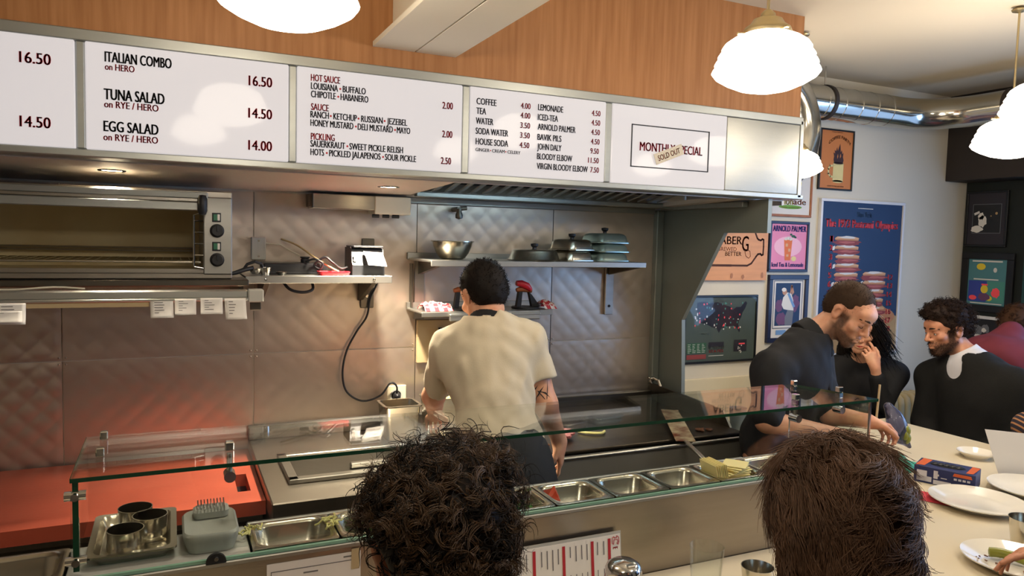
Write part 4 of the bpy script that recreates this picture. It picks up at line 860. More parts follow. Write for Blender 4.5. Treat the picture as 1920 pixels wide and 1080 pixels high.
for x0, z0, x1, z1 in ((0.18, 0.93, 0.1815, 1.12), (0.18, 1.12, 0.36, 1.1215)): q.box((x0, 1.5255, z0), (x1, 1.526, z1))
q.build('printed_lines', 'ink_grey', nt_)
MB().box((0.345, 1.5250, 1.10), (0.362, 1.526, 1.145)).build('tape', 'kraft', nt_)
# ------------------------------------------------------------------ white bar counter
br = thing('bar_counter', 'cream white bar counter wrapping round the prep counter', 'counter', (1.4, 1.2, 0)); ZB = 0.957
m = MB(); m.prism([(-1.2, 1.06, ZB - 0.04), (3.315, 1.06, ZB - .04), (3.272, 2.52, ZB - .04), (2.64, 2.52, ZB - .04), (2.64, 1.90, ZB - .04), (2.02, 1.86, ZB - .04), (2.02, 1.525, ZB - .04), (-1.2, 1.525, ZB - .04)], (0, 0, 0.04)); m.build('worktop', 'bar_white', br, smooth=20)
m = MB(); m.box((-1.1, 1.43, 0), (2.0, 1.50, ZB - .04)); m.box((2.72, 1.45, 0), (2.80, 2.45, ZB - .04)); m.build('front_board', 'cream_trim', br)
def plate(cx, cy, r, label, z=ZB):
    t = thing('dinner_plate', label, 'plate', (cx, cy, z), 'white plates on the bar')
    MB().lathe([(0.0, 0.004), (r * .55, 0.004), (r * .60, 0.0), (r * .64, 0.0), (r * .66, 0.006), (r * .92, 0.019), (r, 0.024), (r * .995, 0.027), (r * .92, 0.023), (r * .68, 0.011), (r * .62, 0.008), (0, 0.008)], (cx, cy, z), 64).build('dish', 'porcelain', t, smooth=60); return t
plate(2.448, 1.523, 0.147, 'large empty white plate in front of the dark blue box')
plate(2.775, 1.528, 0.147, 'empty white plate behind the large one, cut by the right edge')
plate(2.075, 1.18, 0.130, 'white plate with pickle and crumbs at the bottom right')
plate(3.02, 1.90, 0.070, 'small white saucer behind the standing white paper')
t = thing('pickle_spear', 'green pickle spear lying on the plate at the bottom right', 'pickle', (2.07, 1.19, ZB + 0.012))
MB().tube(cr([(2.045, 1.235, ZB + .026), (2.06, 1.215, ZB + .029), (2.075, 1.185, ZB + .029), (2.085, 1.155, ZB + .026)]), [0.006] + [0.013] * 23 + [0.005], 12).build('spear', 'pickle', t)
o = rubble(26, (2.075, 1.205, ZB + 0.012), 0.0028, (0.07, 0.05, 0.002), 12).build('crumbs', 'meat_brown', None, tag=('brown crumbs scattered on the plate with the pickle', 'crumbs')); o['kind'] = 'stuff'
# box of gloves
gb = thing('glove_box', 'dark blue cardboard box with orange marks lying on the bar', 'box', (2.56, 1.74, ZB)); mat('box_blue', '#26305E', 0.5, 0, 0.05, 5); mat('box_orange', '#C85A2A', 0.5); mat('box_white', '#C8C6CE', 0.6)
A = Vector((2.490, 1.790, ZB)); ex = Vector((0.082, -0.177, 0)); ey = Vector((0.150, 0.070, 0)) * 0.72; ez = Vector((0, 0, 0.062)); c = A + ex / 2 + ey / 2 + ez / 2
MB().obox(c, ex / 2, ey / 2, ez / 2, 0.002).build('carton', 'box_blue', gb); nf = -(ey.normalized()) * 0.001; nu = ZZ * 0.001
def onf(u, v): return A + ex * u + ez * v + nf
def ont(u, v): return A + ex * u + ey * v + ez + nu
m = MB()
for a, b, c_, d in ((0.05, 0.12, 0.3, 0.42), (0.33, 0.85, 0.40, 0.38), (0.33, 0.05, 0.62, 0.30), (0.62, 0.1, 0.86, 0.2), (0.66, 0.5, 0.71, 0.62), (0.73, 0.5, 0.78, 0.62), (0.80, 0.5, 0.85, 0.62), (0.87, 0.5, 0.92, 0.62), (0.45, .45, .55, .5), (0.38, .55, .42, .66), (0.05, .12, .22, .75)):
    m.poly([onf(a, b), onf(c_, b), onf(c_, d), onf(a, d)])
m.build('white_print', 'box_white', gb)
MB().poly([onf(.64, .72), onf(.95, .72), onf(.93, .9), onf(.66, .9)]).build('orange_print', 'box_orange', gb)
for a, b in ((0.02, 0.16), (0.84, 0.95)): MB().poly([ont(a, 0.05), ont(b, 0.1), ont(b + .05, 0.9), ont(a + .03, 0.95)]).build('orange_print', 'box_orange', gb)
m = MB(); cc = ont(0.5, 0.5); m.poly([cc + ex * 0.30 * math.cos(a) + ey * 0.26 * math.sin(a) for a in [i * PI / 12 for i in range(24)]]); m.build('opening', 'iron_black', gb)
m = MB()
for i in range(5): 
    p = ont(0.3 + i * 0.1, 0.5); m.sphere(p, 0.014, 10, 0, (1.4, 0.8, 0.5))
m.build('black_gloves', 'iron_black', gb)
def cloth(cx, cy, hx, hy, amp, seed, rot=0.0, zb=ZB):
    c_, s_ = math.cos(rot), math.sin(rot)
    def fn(u, v):
        a, b = (u - .5) * 2 * hx, (v - .5) * 2 * hy
        h = amp * (0.55 + 0.45 * math.sin(u * 9 + seed) * math.cos(v * 7 + seed * 2)) * (math.sin(PI * u) * math.sin(PI * v)) ** .5
        return (cx + a * c_ - b * s_, cy + a * s_ + b * c_, zb + 0.002 + h)
    m = MB(); m.grid(fn, 18, 18); return m
mat('green_cloth', '#3FA58C', 0.8, 0, 0.15, 20); mat('red_napkin', '#C9404E', 0.8, 0, 0.06, 20)
t = thing('dish_cloth', 'crumpled mint green cloth behind the dark blue box', 'cloth', (2.60, 1.92, ZB)); cloth(2.585, 1.935, 0.085, 0.07, 0.055, 1.2, 0.3).build('cloth', 'green_cloth', t, recalc=False)
t = thing('paper_napkin', 'flat red paper napkin in front of the dark blue box', 'napkin', (2.35, 1.68, ZB)); cloth(2.355, 1.675, 0.11, 0.055, 0.006, 2.2, -1.1).build('sheet', 'red_napkin', t, recalc=False)
t = thing('paper_napkin', 'white paper napkin beside the plate with the pickle', 'napkin', (2.0, 1.09, ZB)); cloth(2.125, 1.115, 0.05, 0.035, 0.045, 0.2, 0.6, ZB + 0.030).build('sheet', 'paper_white', t, recalc=False)
def cup(x, y, r, h, label, mt='mould_steel', name='steel_cup', z=ZB):
    t = thing(name, label, 'cup', (x, y, z)); MB().lathe([(0.0, 0), (r * .78, 0), (r * .8, 0.003), (r, h - 0.002), (r, h), (r - 0.002, h), (r * .78, 0.006), (0, 0.005)], (x, y, z), 40).build('cup', mt, t, smooth=50); return t
cup(2.265, 1.262, 0.048, 0.080, 'small steel cup behind the plate with the pickle')
cup(1.315, 1.345, 0.040, 0.062, 'small steel cup in front of the brown-haired head')
cup(1.187, 1.385, 0.042, 0.118, 'empty glass tumbler standing before the steel counter front', 'glass_clear', 'glass_tumbler')
t = thing('sugar_shaker', 'glass shaker with a domed steel lid in front of the menu card', 'shaker', (0.945, 1.38, ZB))
MB().lathe([(0.0, 0), (0.036, 0), (0.040, 0.01), (0.040, 0.06), (0.041, 0.085), (0.039, 0.085), (0.037, 0.01), (0, 0.006)], (0.945, 1.385, ZB), 36).build('jar', 'glass_clear', t)
MB().lathe([(0.042, 0.082), (0.043, 0.084), (0.042, 0.092), (0.043, 0.094), (0.0425, 0.103), (0.038, 0.113), (0.026, 0.121), (0.0, 0.124)], (0.945, 1.385, ZB), 40).build('lid', 'chrome', t, smooth=50)
MB().box((0.935, 1.352, ZB + .112), (0.957, 1.366, ZB + .122), 0.002).build('flap', 'steel', t)
MB().lathe([(0.0, 0.007), (0.0365, 0.007), (0.0365, 0.05), (0, 0.052)], (0.945, 1.385, ZB), 32).build('sugar', 'paper_white', t)
# upright white menu at the right edge
t = thing('white_menu', 'plain white sheet standing upright at the right edge of the bar', 'paper', (2.98, 1.62, ZB))
m = MB()
a_, b_ = Vector((2.828, 1.685, ZB + 0.003)), Vector((2.985, 1.612, ZB + 0.003)); u_ = Vector((-0.062, 0.028, 0.185))
Q = [a_, b_, b_ + u_ * 0.92, a_ + u_]
m.prism([tuple(p) for p in Q], (0.0006, 0.0012, 0)); m.build('sheet', 'paper_white', t)

# ------------------------------------------------------------------ radiator
t = thing('radiator', 'cream cast iron radiator under the posters', 'radiator', (4.2, 3.15, 0))
m = MB()
for i in range(11):
    x = 3.93 + i * 0.058; s = MB()
    s.rrect_loft([(x, 3.17, 0.14, .022, .07, .02), (x, 3.17, .17, .026, .08, .022), (x, 3.17, .83, .026, .08, .022), (x, 3.17, .87, .022, .074, .02), (x, 3.17, .89, .012, .05, .012)], 5)
    s.build('column', 'radiator_paint', t, smooth=60)
for z in (.2, .82): MB().cyl((3.93, 3.17, z), (4.51, 3.17, z), .024, 14).build('pipe', 'radiator_paint', t)
for x in (3.96, 4.48): MB().box((x - .02, 3.12, 0), (x + .02, 3.22, 0.15), 0.004).build('foot', 'radiator_paint', t)
# ------------------------------------------------------------------ framed pictures on the walls
class Pic:
    def __init__(s, name, label, cat, org, ux, out, W, H, fw=0.014, fm='black_plastic', depth=0.018, base='paper', glass=False, rot=0.0):
        s.ux, s.uz, s.out = Vector(ux), ZZ.copy(), Vector(out)
        if rot: s.ux = (s.ux * math.cos(rot) + ZZ * math.sin(rot)); s.uz = s.out.cross(s.ux) * -1; s.uz = s.uz if s.uz.z > 0 else -s.uz
        s.o = Vector(org); s.W, s.H = W, H
        s.t = thing(name, label, cat, s.o + s.ux * W / 2)
        P = lambda u, v, d=0: s.o + s.ux * u + s.uz * v + s.out * d
        s.P = P; s.n = 0
        if fw:
            m = MB()
            for (u0, v0, u1, v1) in ((0, 0, W, fw), (0, H - fw, W, H), (0, fw, fw, H - fw), (W - fw, fw, W, H - fw)):
                m.obox(P((u0 + u1) / 2, (v0 + v1) / 2, depth / 2), s.ux * (u1 - u0) / 2, s.out * depth / 2, s.uz * (v1 - v0) / 2, 0.002)
            m.build('frame', fm, s.t)
        s.d0 = depth * 0.55 if fw else depth
        m = MB(); m.obox(P(W / 2, H / 2, s.d0 / 2 + .0005), s.ux * (W / 2 - fw * .6), s.out * (s.d0 / 2 - .0005), s.uz * (H / 2 - fw * .6)); s.print = m.build('print', base, s.t)
        if glass:
            m = MB(); m.obox(P(W / 2, H / 2, depth * .9), s.ux * (W / 2 - fw), s.out * .0006, s.uz * (H / 2 - fw)); m.build('glass_cover', 'glass_matte', s.t)
        s.fw = fw
    def layer(s, name, mt, polys=(), texts=(), k=None):
        """polys in millimetres from the lower left corner; texts (string, u, v, cap height, width[, bend])."""
        s.n += 1; d = s.d0 + 0.0006 + 0.00025 * (s.n if k is None else k); m = MB()
        for p in polys: m.poly([s.P(a / 1000, b / 1000, d) for a, b in p])
        if len(texts) > 1 or (texts and polys):
            for q in texts: s.n -= 1; s.layer(name, mt, [], [q], s.n + 1 if k is None else k)
            texts = ()
            if not polys: s.n += 1; return
            s.n += 0
        for q in texts: put_text(m, q[0], s.P(q[1] / 1000, q[2] / 1000, d), s.ux, s.uz, q[3] / 1000, q[4] / 1000, 0, q[6] if len(q) > 6 else 0.02, bend=(q[5] / 1000 if len(q) > 5 and q[5] else None))
        return m.build(name, mt, s.print, recalc=False)
def rect(x0, y0, x1, y1): return [(x0, y0), (x1, y0), (x1, y1), (x0, y1)]
def ell(cx, cy, rx, ry, n=22, a0=0, a1=2 * PI): return [(cx + rx * math.cos(a0 + (a1 - a0) * i / n), cy + ry * math.sin(a0 + (a1 - a0) * i / n)) for i in range(n)]
def blob(cx, cy, rx, ry, seed, n=16, j=0.2):
    rr = random.Random(seed); return [(cx + rx * (1 + rr.uniform(-j, j)) * math.cos(2 * PI * i / n), cy + ry * (1 + rr.uniform(-j, j)) * math.sin(2 * PI * i / n)) for i in range(n)]
def band(pts, w_):
    o = []
    for (a, b), (c, d) in zip(pts[:-1], pts[1:]):
        L = math.hypot(c - a, d - b) or 1; nx, ny = -(d - b) / L * w_ / 2, (c - a) / L * w_ / 2; e = w_ * .3 / L
        o.append([(a - (c - a) * e + nx, b - (d - b) * e + ny), (a - (c - a) * e - nx, b - (d - b) * e - ny), (c + (c - a) * e - nx, d + (d - b) * e - ny), (c + (c - a) * e + nx, d + (d - b) * e + ny)])
    return o
for nm, hx in (('p_orange', '#C4793F'), ('p_brown', '#3A2220'), ('p_cream', '#D8C98C'), ('p_navy', '#20385C'), ('p_red', '#FF5560'), ('p_pink', '#E08AAE'), ('p_pinklight', '#EDB7CB'), ('p_blue', '#33459A'), ('p_white', '#DAD6D0'),
               ('p_yellow', '#E3C93A'), ('p_green', '#6FA23A'), ('p_tea', '#D9713A'), ('p_bread', '#D2A37A'), ('p_bread2', '#B97F58'), ('p_beef', '#8E3F3E'), ('p_beef2', '#B5635C'), ('p_dark', '#2A2730'), ('p_grey', '#6D7078'),
               ('p_lightblue', '#6F96C4'), ('p_skin', '#B98A70'), ('p_map', '#48534F'), ('p_states', '#1C1826'), ('p_states2', '#2A1620'), ('p_teal', '#4A8D83'), ('p_mgreen', '#2F5C44'), ('p_tan', '#B39468'), ('p_comic', '#4B7F88'), ('p_purple', '#6A4468')):
    mat(nm, hx, 0.6)
mat('frame_navy', '#1E2440', 0.4); mat('frame_wood', '#A9683A', 0.5, 0, 0.2, 30); mat('frame_white', '#D8D8DC', 0.4); mat('frame_black', '#15161A', 0.35)
BY = YB - 0.001
# burning cup poster
p = Pic('framed_poster', 'orange poster of a cream mug with dark flames, framed high up', 'poster', (3.550, BY, 2.16), XX, -YY, 0.285, 0.368, 0.010, 'frame_black', 0.016, 'p_orange')
p.layer('mug', 'p_cream', [rect(118, 52, 205, 168), ell(161, 166, 44, 8), ell(161, 54, 43, 9)] + band([(118, 148), (92, 146), (80, 125), (82, 98), (98, 82), (118, 80)], 12))
p.layer('flames', 'p_brown', [[(125, 166), (197, 166), (203, 185), (196, 205), (200, 232), (190, 222), (184, 248), (176, 232), (168, 285), (157, 255), (150, 238), (143, 262), (136, 236), (124, 244), (128, 222), (114, 228), (122, 205), (118, 186)], ell(161, 166, 38, 5)])
p.layer('flame_gaps', 'p_orange', [[(150, 190), (156, 205), (152, 222), (147, 205)], [(172, 195), (180, 208), (175, 225), (170, 210)]])
p.layer('lettering', 'p_brown', [], [('COFFEE PARTY', 72, 272, 20, 186, 42), ('FRESH DRINKS', 95, 348, 6, 90), ('GOOD TO THE LAST DROP', 75, 20, 8, 140)])
# lemonade sign, cut by the menu sign
p = Pic('framed_poster', 'white poster with yellow and orange lettering, tucked behind the sign end', 'poster', (3.176, BY, 1.985), XX, -YY, 0.328, 0.30, 0.014, 'frame_wood', 0.016, 'p_white')
p.layer('oval', 'p_green', [ell(160, 58, 92, 12)]); p.layer('lettering', 'p_yellow', [], [('Lemon', 28, 72, 42, 150, 0, .03)]); p.layer('lettering_orange', 'p_tea', [], [('ade', 182, 74, 36, 100, 0, .03), ('fresh squeezed', 90, 52, 9, 140)])
p.layer('lemon', 'p_yellow', [ell(160, 200, 80, 55)])
# iced tea poster
p = Pic('framed_poster', 'pink poster of a glass of iced tea in a navy frame', 'poster', (3.182, BY, 1.658), XX, -YY, 0.312, 0.300, 0.016, 'frame_navy', 0.018, 'p_pink')
p.layer('glow', 'p_pinklight', [ell(150, 150, 110, 60)]); p.layer('tea_glass', 'p_tea', [[(128, 68), (172, 68), (182, 190), (116, 190)]]); p.layer('ice', 'p_bread', [rect(130, 150, 148, 168), rect(152, 120, 170, 138), rect(138, 90, 156, 104)])
p.layer('foam', 'p_white', [ell(130, 195, 12, 8), ell(150, 200, 14, 10), ell(168, 194, 12, 8)]); p.layer('mint', 'p_mgreen', [ell(188, 212, 16, 8), ell(170, 222, 10, 6), ell(204, 206, 10, 6)]); p.layer('lemon', 'p_cream', [ell(198, 78, 20, 15)])
p.layer('lettering', 'p_blue', [], [('ARNOLD PALMER', 26, 240, 34, 262, 0, .05), ('Iced Tea & Lemonade', 28, 30, 26, 250, 0, .05)])
# golfer photo
p = Pic('framed_photo', 'photo of a man in white shirt swinging, double mount, navy frame', 'picture', (3.192, BY, 1.235), XX, -YY, 0.315, 0.405, 0.028, 'frame_navy', 0.022, 'p_white')
p.layer('mount_line', 'p_grey', [rect(42, 82, 274, 372)]); p.layer('mount', 'p_white', [rect(48, 88, 268, 366)]); p.layer('photo', 'p_navy', [rect(58, 100, 256, 356)])
p.layer('crowd', 'p_purple', [blob(90, 220, 30, 40, 1), blob(215, 235, 35, 50, 2), blob(110, 140, 40, 40, 3)]); p.layer('trousers', 'p_grey', [[(140, 102), (198, 102), (206, 195), (160, 200), (138, 150)]])
p.layer('shirt', 'p_white', [[(150, 195), (205, 190), (200, 250), (182, 292), (150, 300), (118, 270), (108, 225), (125, 200)]]); p.layer('head_arms', 'p_skin', [ell(128, 304, 18, 20), [(170, 290), (182, 296), (190, 340), (178, 345)], [(188, 282), (204, 300), (186, 345), (178, 340)]]); p.layer('hair', 'p_white', [ell(122, 316, 18, 12)]); p.layer('vest', 'p_lightblue', [band([(160, 290), (205, 215)], 18)[0]])
p.layer('caption', 'p_lightblue', [rect(70, 46, 150, 74)])
# the big sandwich poster
W, H = 0.745, 0.978
p = Pic('framed_poster', 'tall dark blue poster with two stacks of sandwiches, white frame', 'poster', (3.575, BY, 1.130), XX, -YY, W, H, 0.018, 'frame_white', 0.022, 'p_navy')
p.layer('table', 'p_tan', [[(20, 20), (725, 20), (725, 240), (560, 330), (300, 300), (20, 180)]]); p.layer('plate', 'p_bread2', [ell(560, 240, 150, 60), ell(270, 190, 150, 60)])
B1, B2, M1, M2, WH = [], [], [], [], []
def stack(cx, y0, n, h, w_, seed):
    rr = random.Random(seed)
    for i in range(n):
        y = y0 + i * h; d = rr.uniform(-8, 8)
        M1.append(blob(cx + d, y + h * .30, w_ * .54, h * .36, seed * 50 + i, 26, .22)); M2.append(blob(cx + d + 12, y + h * .34, w_ * .36, h * .14, seed * 70 + i, 14, .3))
        B1.append([(cx + d - w_ * .5, y + h * .56), (cx + d + w_ * .48, y + h * .52), (cx + d + w_ * .5, y + h * .86), (cx + d + w_ * .3, y + h * .98), (cx + d - w_ * .42, y + h * .96), (cx + d - w_ * .52, y + h * .76)])
        B2.append([(cx + d - w_ * .5, y + h * .56), (cx + d + w_ * .48, y + h * .52), (cx + d + w_ * .49, y + h * .66), (cx + d - w_ * .51, y + h * .70)])
        WH.append([(cx + d - w_ * .62, y + h * .4), (cx + d - w_ * .52, y + h * .5), (cx + d - w_ * .5, y + h * .95), (cx + d - w_ * .6, y + h * .85)])
stack(250, 190, 10, 56, 205, 1); stack(498, 195, 6, 56, 205, 2)
p.layer('meat', 'p_beef', M1); p.layer('meat_highlights', 'p_beef2', M2); p.layer('bread', 'p_bread', B1); p.layer('crust', 'p_bread2', B2); p.layer('wrapping', 'p_white', WH[::2] + [blob(250, 190 + i * 56 + 50, 72, 7, i + 90, 14, .4) for i in range(10)] + [blob(498, 195 + i * 56 + 50, 70, 7, i + 70, 14, .4) for i in range(6)])
tx = [('The 1973 Pastrami Olympics', 50, 806, 50, 640, 0, .06)]
for i in range(10): tx.append((str(i + 1), 96, 716 - i * 56, 36, 22 if i < 9 else 40, 0, .08))
for i in range(7): tx.append((str(12 + i), 628, 480 - i * 56, 34, 42, 0, .07))
p.layer('lettering', 'p_red', [], tx); p.layer('small_lettering', 'p_lightblue', [], [('New York', 320, 872, 34, 130, 0, .01)]); p.layer('small_line', 'p_white', [rect(320, 925, 455, 929)])
# wooden plank with a routed bottle
p = Pic('wooden_sign', 'light wooden plank sign with a burnt-in bottle outline and lettering', 'sign', (2.47, BY, 1.608), XX, -YY, 0.695, 0.285, 0.0, None, 0.020, 'plank_wood') if mat('plank_wood', '#D89A6A', 0.55, 0, 0.12, 6, stretch=(1, 1, 8)) else None
mat('burnt', '#4A2410', 0.7); mat('burnt2', '#6B3418', 0.7)
p.layer('bottle_outline', 'burnt', band([(20, 85), (425, 85)], 13) + band([(432, 85), (545, 85), (575, 98), (610, 140), (622, 152), (640, 154), (650, 146), (660, 150), (662, 196), (660, 236), (650, 240), (640, 232), (622, 236), (612, 244), (590, 285)], 11))
p.layer('lettering', 'burnt2', [], [('ABER', 338, 206, 46, 160, 0, .02), ('G', 500, 168, 88, 48, 0, .02), ('BREWED', 330, 168, 22, 130, 0, .0), ('BETTER', 380, 140, 24, 118, 0, .01)])
p.layer('flourish', 'burnt2', band([(520, 175), (532, 140), (552, 128), (566, 140), (560, 168), (540, 176)], 3)); mat('knot', '#A8714F', 0.6)
p.layer('knots', 'knot', [blob(432, 26, 10, 16, 1), blob(515, 20, 11, 14, 2), blob(660, 30, 9, 18, 3)])
# dark map poster
p = Pic('framed_poster', 'dark grey map poster with small red and white dots, black frame', 'poster', (2.585, BY, 1.135), XX, -YY, 0.530, 0.388, 0.012, 'frame_black', 0.018, 'p_map', glass=True)
p.layer('states', 'p_states', [[(88, 345), (130, 352), (180, 345), (235, 348), (290, 330), (330, 320), (345, 300), (372, 318), (405, 318), (440, 352), (452, 340), (440, 312), (420, 285), (412, 258), (396, 240), (392, 214), (408, 180), (400, 170), (380, 200), (350, 210), (310, 206), (292, 200), (270, 198), (252, 170), (236, 196), (200, 205), (165, 222), (120, 232), (98, 258), (90, 300)]])
p.layer('states_red', 'p_states2', [[(252, 340), (300, 326), (345, 300), (372, 318), (400, 250), (380, 210), (310, 212), (262, 240)]])
rr = random.Random(9); D_ = [[], [], []]
for i in range(62):
    x, y = rr.uniform(75, 440), rr.uniform(190, 345)
    if y < 215 and x < 200: y += 60
    D_[i % 3].append(ell(x, y, rr.uniform(3, 5.5), rr.uniform(3, 7), 10))
for k_, mt_ in enumerate(('p_red', 'p_white', 'p_teal')): p.layer('dots', mt_, D_[k_])
p.layer('legend', 'p_mgreen', [rect(28, 60, 165, 118)]); L_ = []
for i in range(24): a, b = 34 + (i % 4) * 33, 64 + (i // 4) * 9; L_.append(rect(a, b, a + rr.uniform(10, 26), b + 2.2))
p.layer('legend_lines', 'p_white', L_); p.layer('legend_red', 'p_beef', [rect(28, 26, 165, 52)]); p.layer('inset', 'p_dark', [rect(180, 90, 290, 120), rect(365, 60, 460, 128)])
p.layer('title', 'p_white', [rect(182, 40, 290, 43)], [('ALTERED', 180, 78, 17, 112, 0, .01), ('CANADA', 225, 352, 6, 50), ('MEXICO', 125, 166, 6, 50)]); p.layer('title_red', 'p_red', [rect(400, 100, 445, 108)], [('STATES', 184, 60, 15, 104, 0, .03)])
p.layer('inset_dots', 'p_white', [ell(400 + rr.uniform(-10, 30), 45 + rr.uniform(0, 55), 4, 4, 8) for i in range(9)])
# pictures on the dark right wall
p = Pic('framed_photo', 'black and white photo of a player in a wide dark mount', 'picture', (XR - 0.001, 3.283, 1.838), -YY, -XX, 0.278, 0.372, 0.014, 'frame_black', 0.02, 'p_dark')
p.layer('photo_border', 'p_grey', [rect(46, 90, 236, 285)]); p.layer('photo', 'black_plastic', [rect(49, 93, 233, 282)])
p.layer('player', 'p_white', [blob(105, 205, 20, 24, 4), blob(112, 170, 28, 40, 5), blob(80, 118, 40, 22, 6), [(55, 225), (90, 240), (95, 225), (60, 210)]]); p.layer('lights', 'p_tan', [ell(205, 222, 8, 9), ell(170, 205, 5, 4)])
p = Pic('framed_print', 'colourful two panel comic style print in a broad black frame', 'picture', (XR - 0.001, 3.285, 1.405), -YY, -XX, 0.345, 0.395, 0.045, 'frame_black', 0.022, 'p_comic')
p.layer('lower_panel', 'p_blue', [rect(52, 65, 175, 205)]); p.layer('lower_panel_red', 'p_teal', [rect(175, 65, 292, 205)]); p.layer('figures', 'p_yellow', [ell(130, 300, 30, 22), ell(160, 150, 24, 28), ell(195, 90, 20, 16)]); p.layer('reds', 'p_red', [blob(235, 130, 28, 34, 7), ell(85, 90, 26, 16), rect(140, 175, 182, 186)]); p.layer('body', 'p_purple', [blob(160, 100, 45, 24, 8)])
p.layer('captions', 'p_white', [rect(70, 332, 270, 342), rect(85, 212, 250, 220), rect(70, 52, 280, 58), ell(225, 280, 12, 16)])
p = Pic('framed_photo', 'black and white photo in a white frame behind the maroon shirt', 'picture', (XR - 0.001, 3.27, 1.10), -YY, -XX, 0.30, 0.275, 0.020, 'frame_white', 0.02, 'black_plastic')
p.layer('figures', 'p_grey', [blob(80, 190, 25, 30, 1), blob(120, 170, 30, 40, 2), blob(170, 190, 26, 30, 3), blob(140, 120, 50, 30, 4)]); 
for q in ((100, 205, 12, 10, 5), (160, 180, 16, 14, 6), (120, 140, 22, 10, 7)): p.layer('light_figure', 'p_white', [blob(*q)])
# ------------------------------------------------------------------ people: implicit surfaces turned into one skin each
def A3(*p): return np.array(p, dtype=np.float64)
class SDF:
    def __init__(s): s.ops = []
    def cap(s, a, b, r1, r2=None, k=0.02): s.ops.append(('c', np.array(a, float), np.array(b, float), r1, r1 if r2 is None else r2, k, 1)); return s
    def sph(s, c, r, k=0.02): return s.ell(c, (r, r, r), None, k)
    def ell(s, c, rad, R=None, k=0.02): s.ops.append(('e', np.array(c, float), np.array(rad, float), np.eye(3) if R is None else np.array(R, float), 0, k, 1)); return s
    def sub(s): s.ops[-1] = s.ops[-1][:6] + (-1,); return s
    def noise(s, amp, freq, seed=0, along=None):
        a = np.eye(3)
        if along is not None: v = np.array(along, float); v /= np.linalg.norm(v); a = np.eye(3) - .82 * np.outer(v, v)
        s.ops.append(('n', amp, freq, seed, a)); return s
    def plane(s, p, n): s.ops.append(('p', np.array(p, float), np.array(n, float) / np.linalg.norm(n))); return s
    def join(s, o, k=0.02): s.ops.append(('s', o, 0, 0, 0, k, 1)); return s
    def within(s, o): s.ops.append(('i', o)); return s
    def __call__(s, P):
        d = None
        for o in s.ops:
            if o[0] == 'c':
                a, b = o[1], o[2]; ba = b - a; pa = P - a; h = np.clip(pa @ ba / max(ba @ ba, 1e-9), 0, 1)
                e = np.linalg.norm(pa - h[:, None] * ba, axis=1) - (o[3] + (o[4] - o[3]) * h)
            elif o[0] == 'e':
                q = (P - o[1]) @ o[3]; k0 = np.linalg.norm(q / o[2], axis=1); k1 = np.linalg.norm(q / (o[2] ** 2), axis=1); e = k0 * (k0 - 1) / np.maximum(k1, 1e-9)
            elif o[0] == 's':
                e = o[1](P)
            elif o[0] == 'i':
                d = np.maximum(d, o[1](P)); continue
            elif o[0] == 'n':
                d = d + o[1] * fbm(P @ o[4] * o[2] + o[3] * 7.3); continue
            else:
                d = np.maximum(d, (P - o[1]) @ o[2]); continue
            if d is None: d = e; continue
            k = o[5]
            if o[6] > 0:
                h = np.clip(0.5 + 0.5 * (d - e) / k, 0, 1); d = d * (1 - h) + e * h - k * h * (1 - h)
            else:
                e = -e; h = np.clip(0.5 - 0.5 * (d - e) / k, 0, 1); d = d * (1 - h) + e * h + k * h * (1 - h)
        return d
_W = RNG.normal(size=(14, 3)); _W /= np.linalg.norm(_W, axis=1)[:, None]; _PH = RNG.uniform(0, 6.28, 14)
def fbm(P):
    o = 0
    for i in range(14): o = o + np.sin(P @ _W[i] * (0.7 + 0.16 * i) + _PH[i] + 0.8 * np.sin(P @ _W[(i + 5) % 14] * 0.9)) / (1 + 0.12 * i)
    return o / 5.0
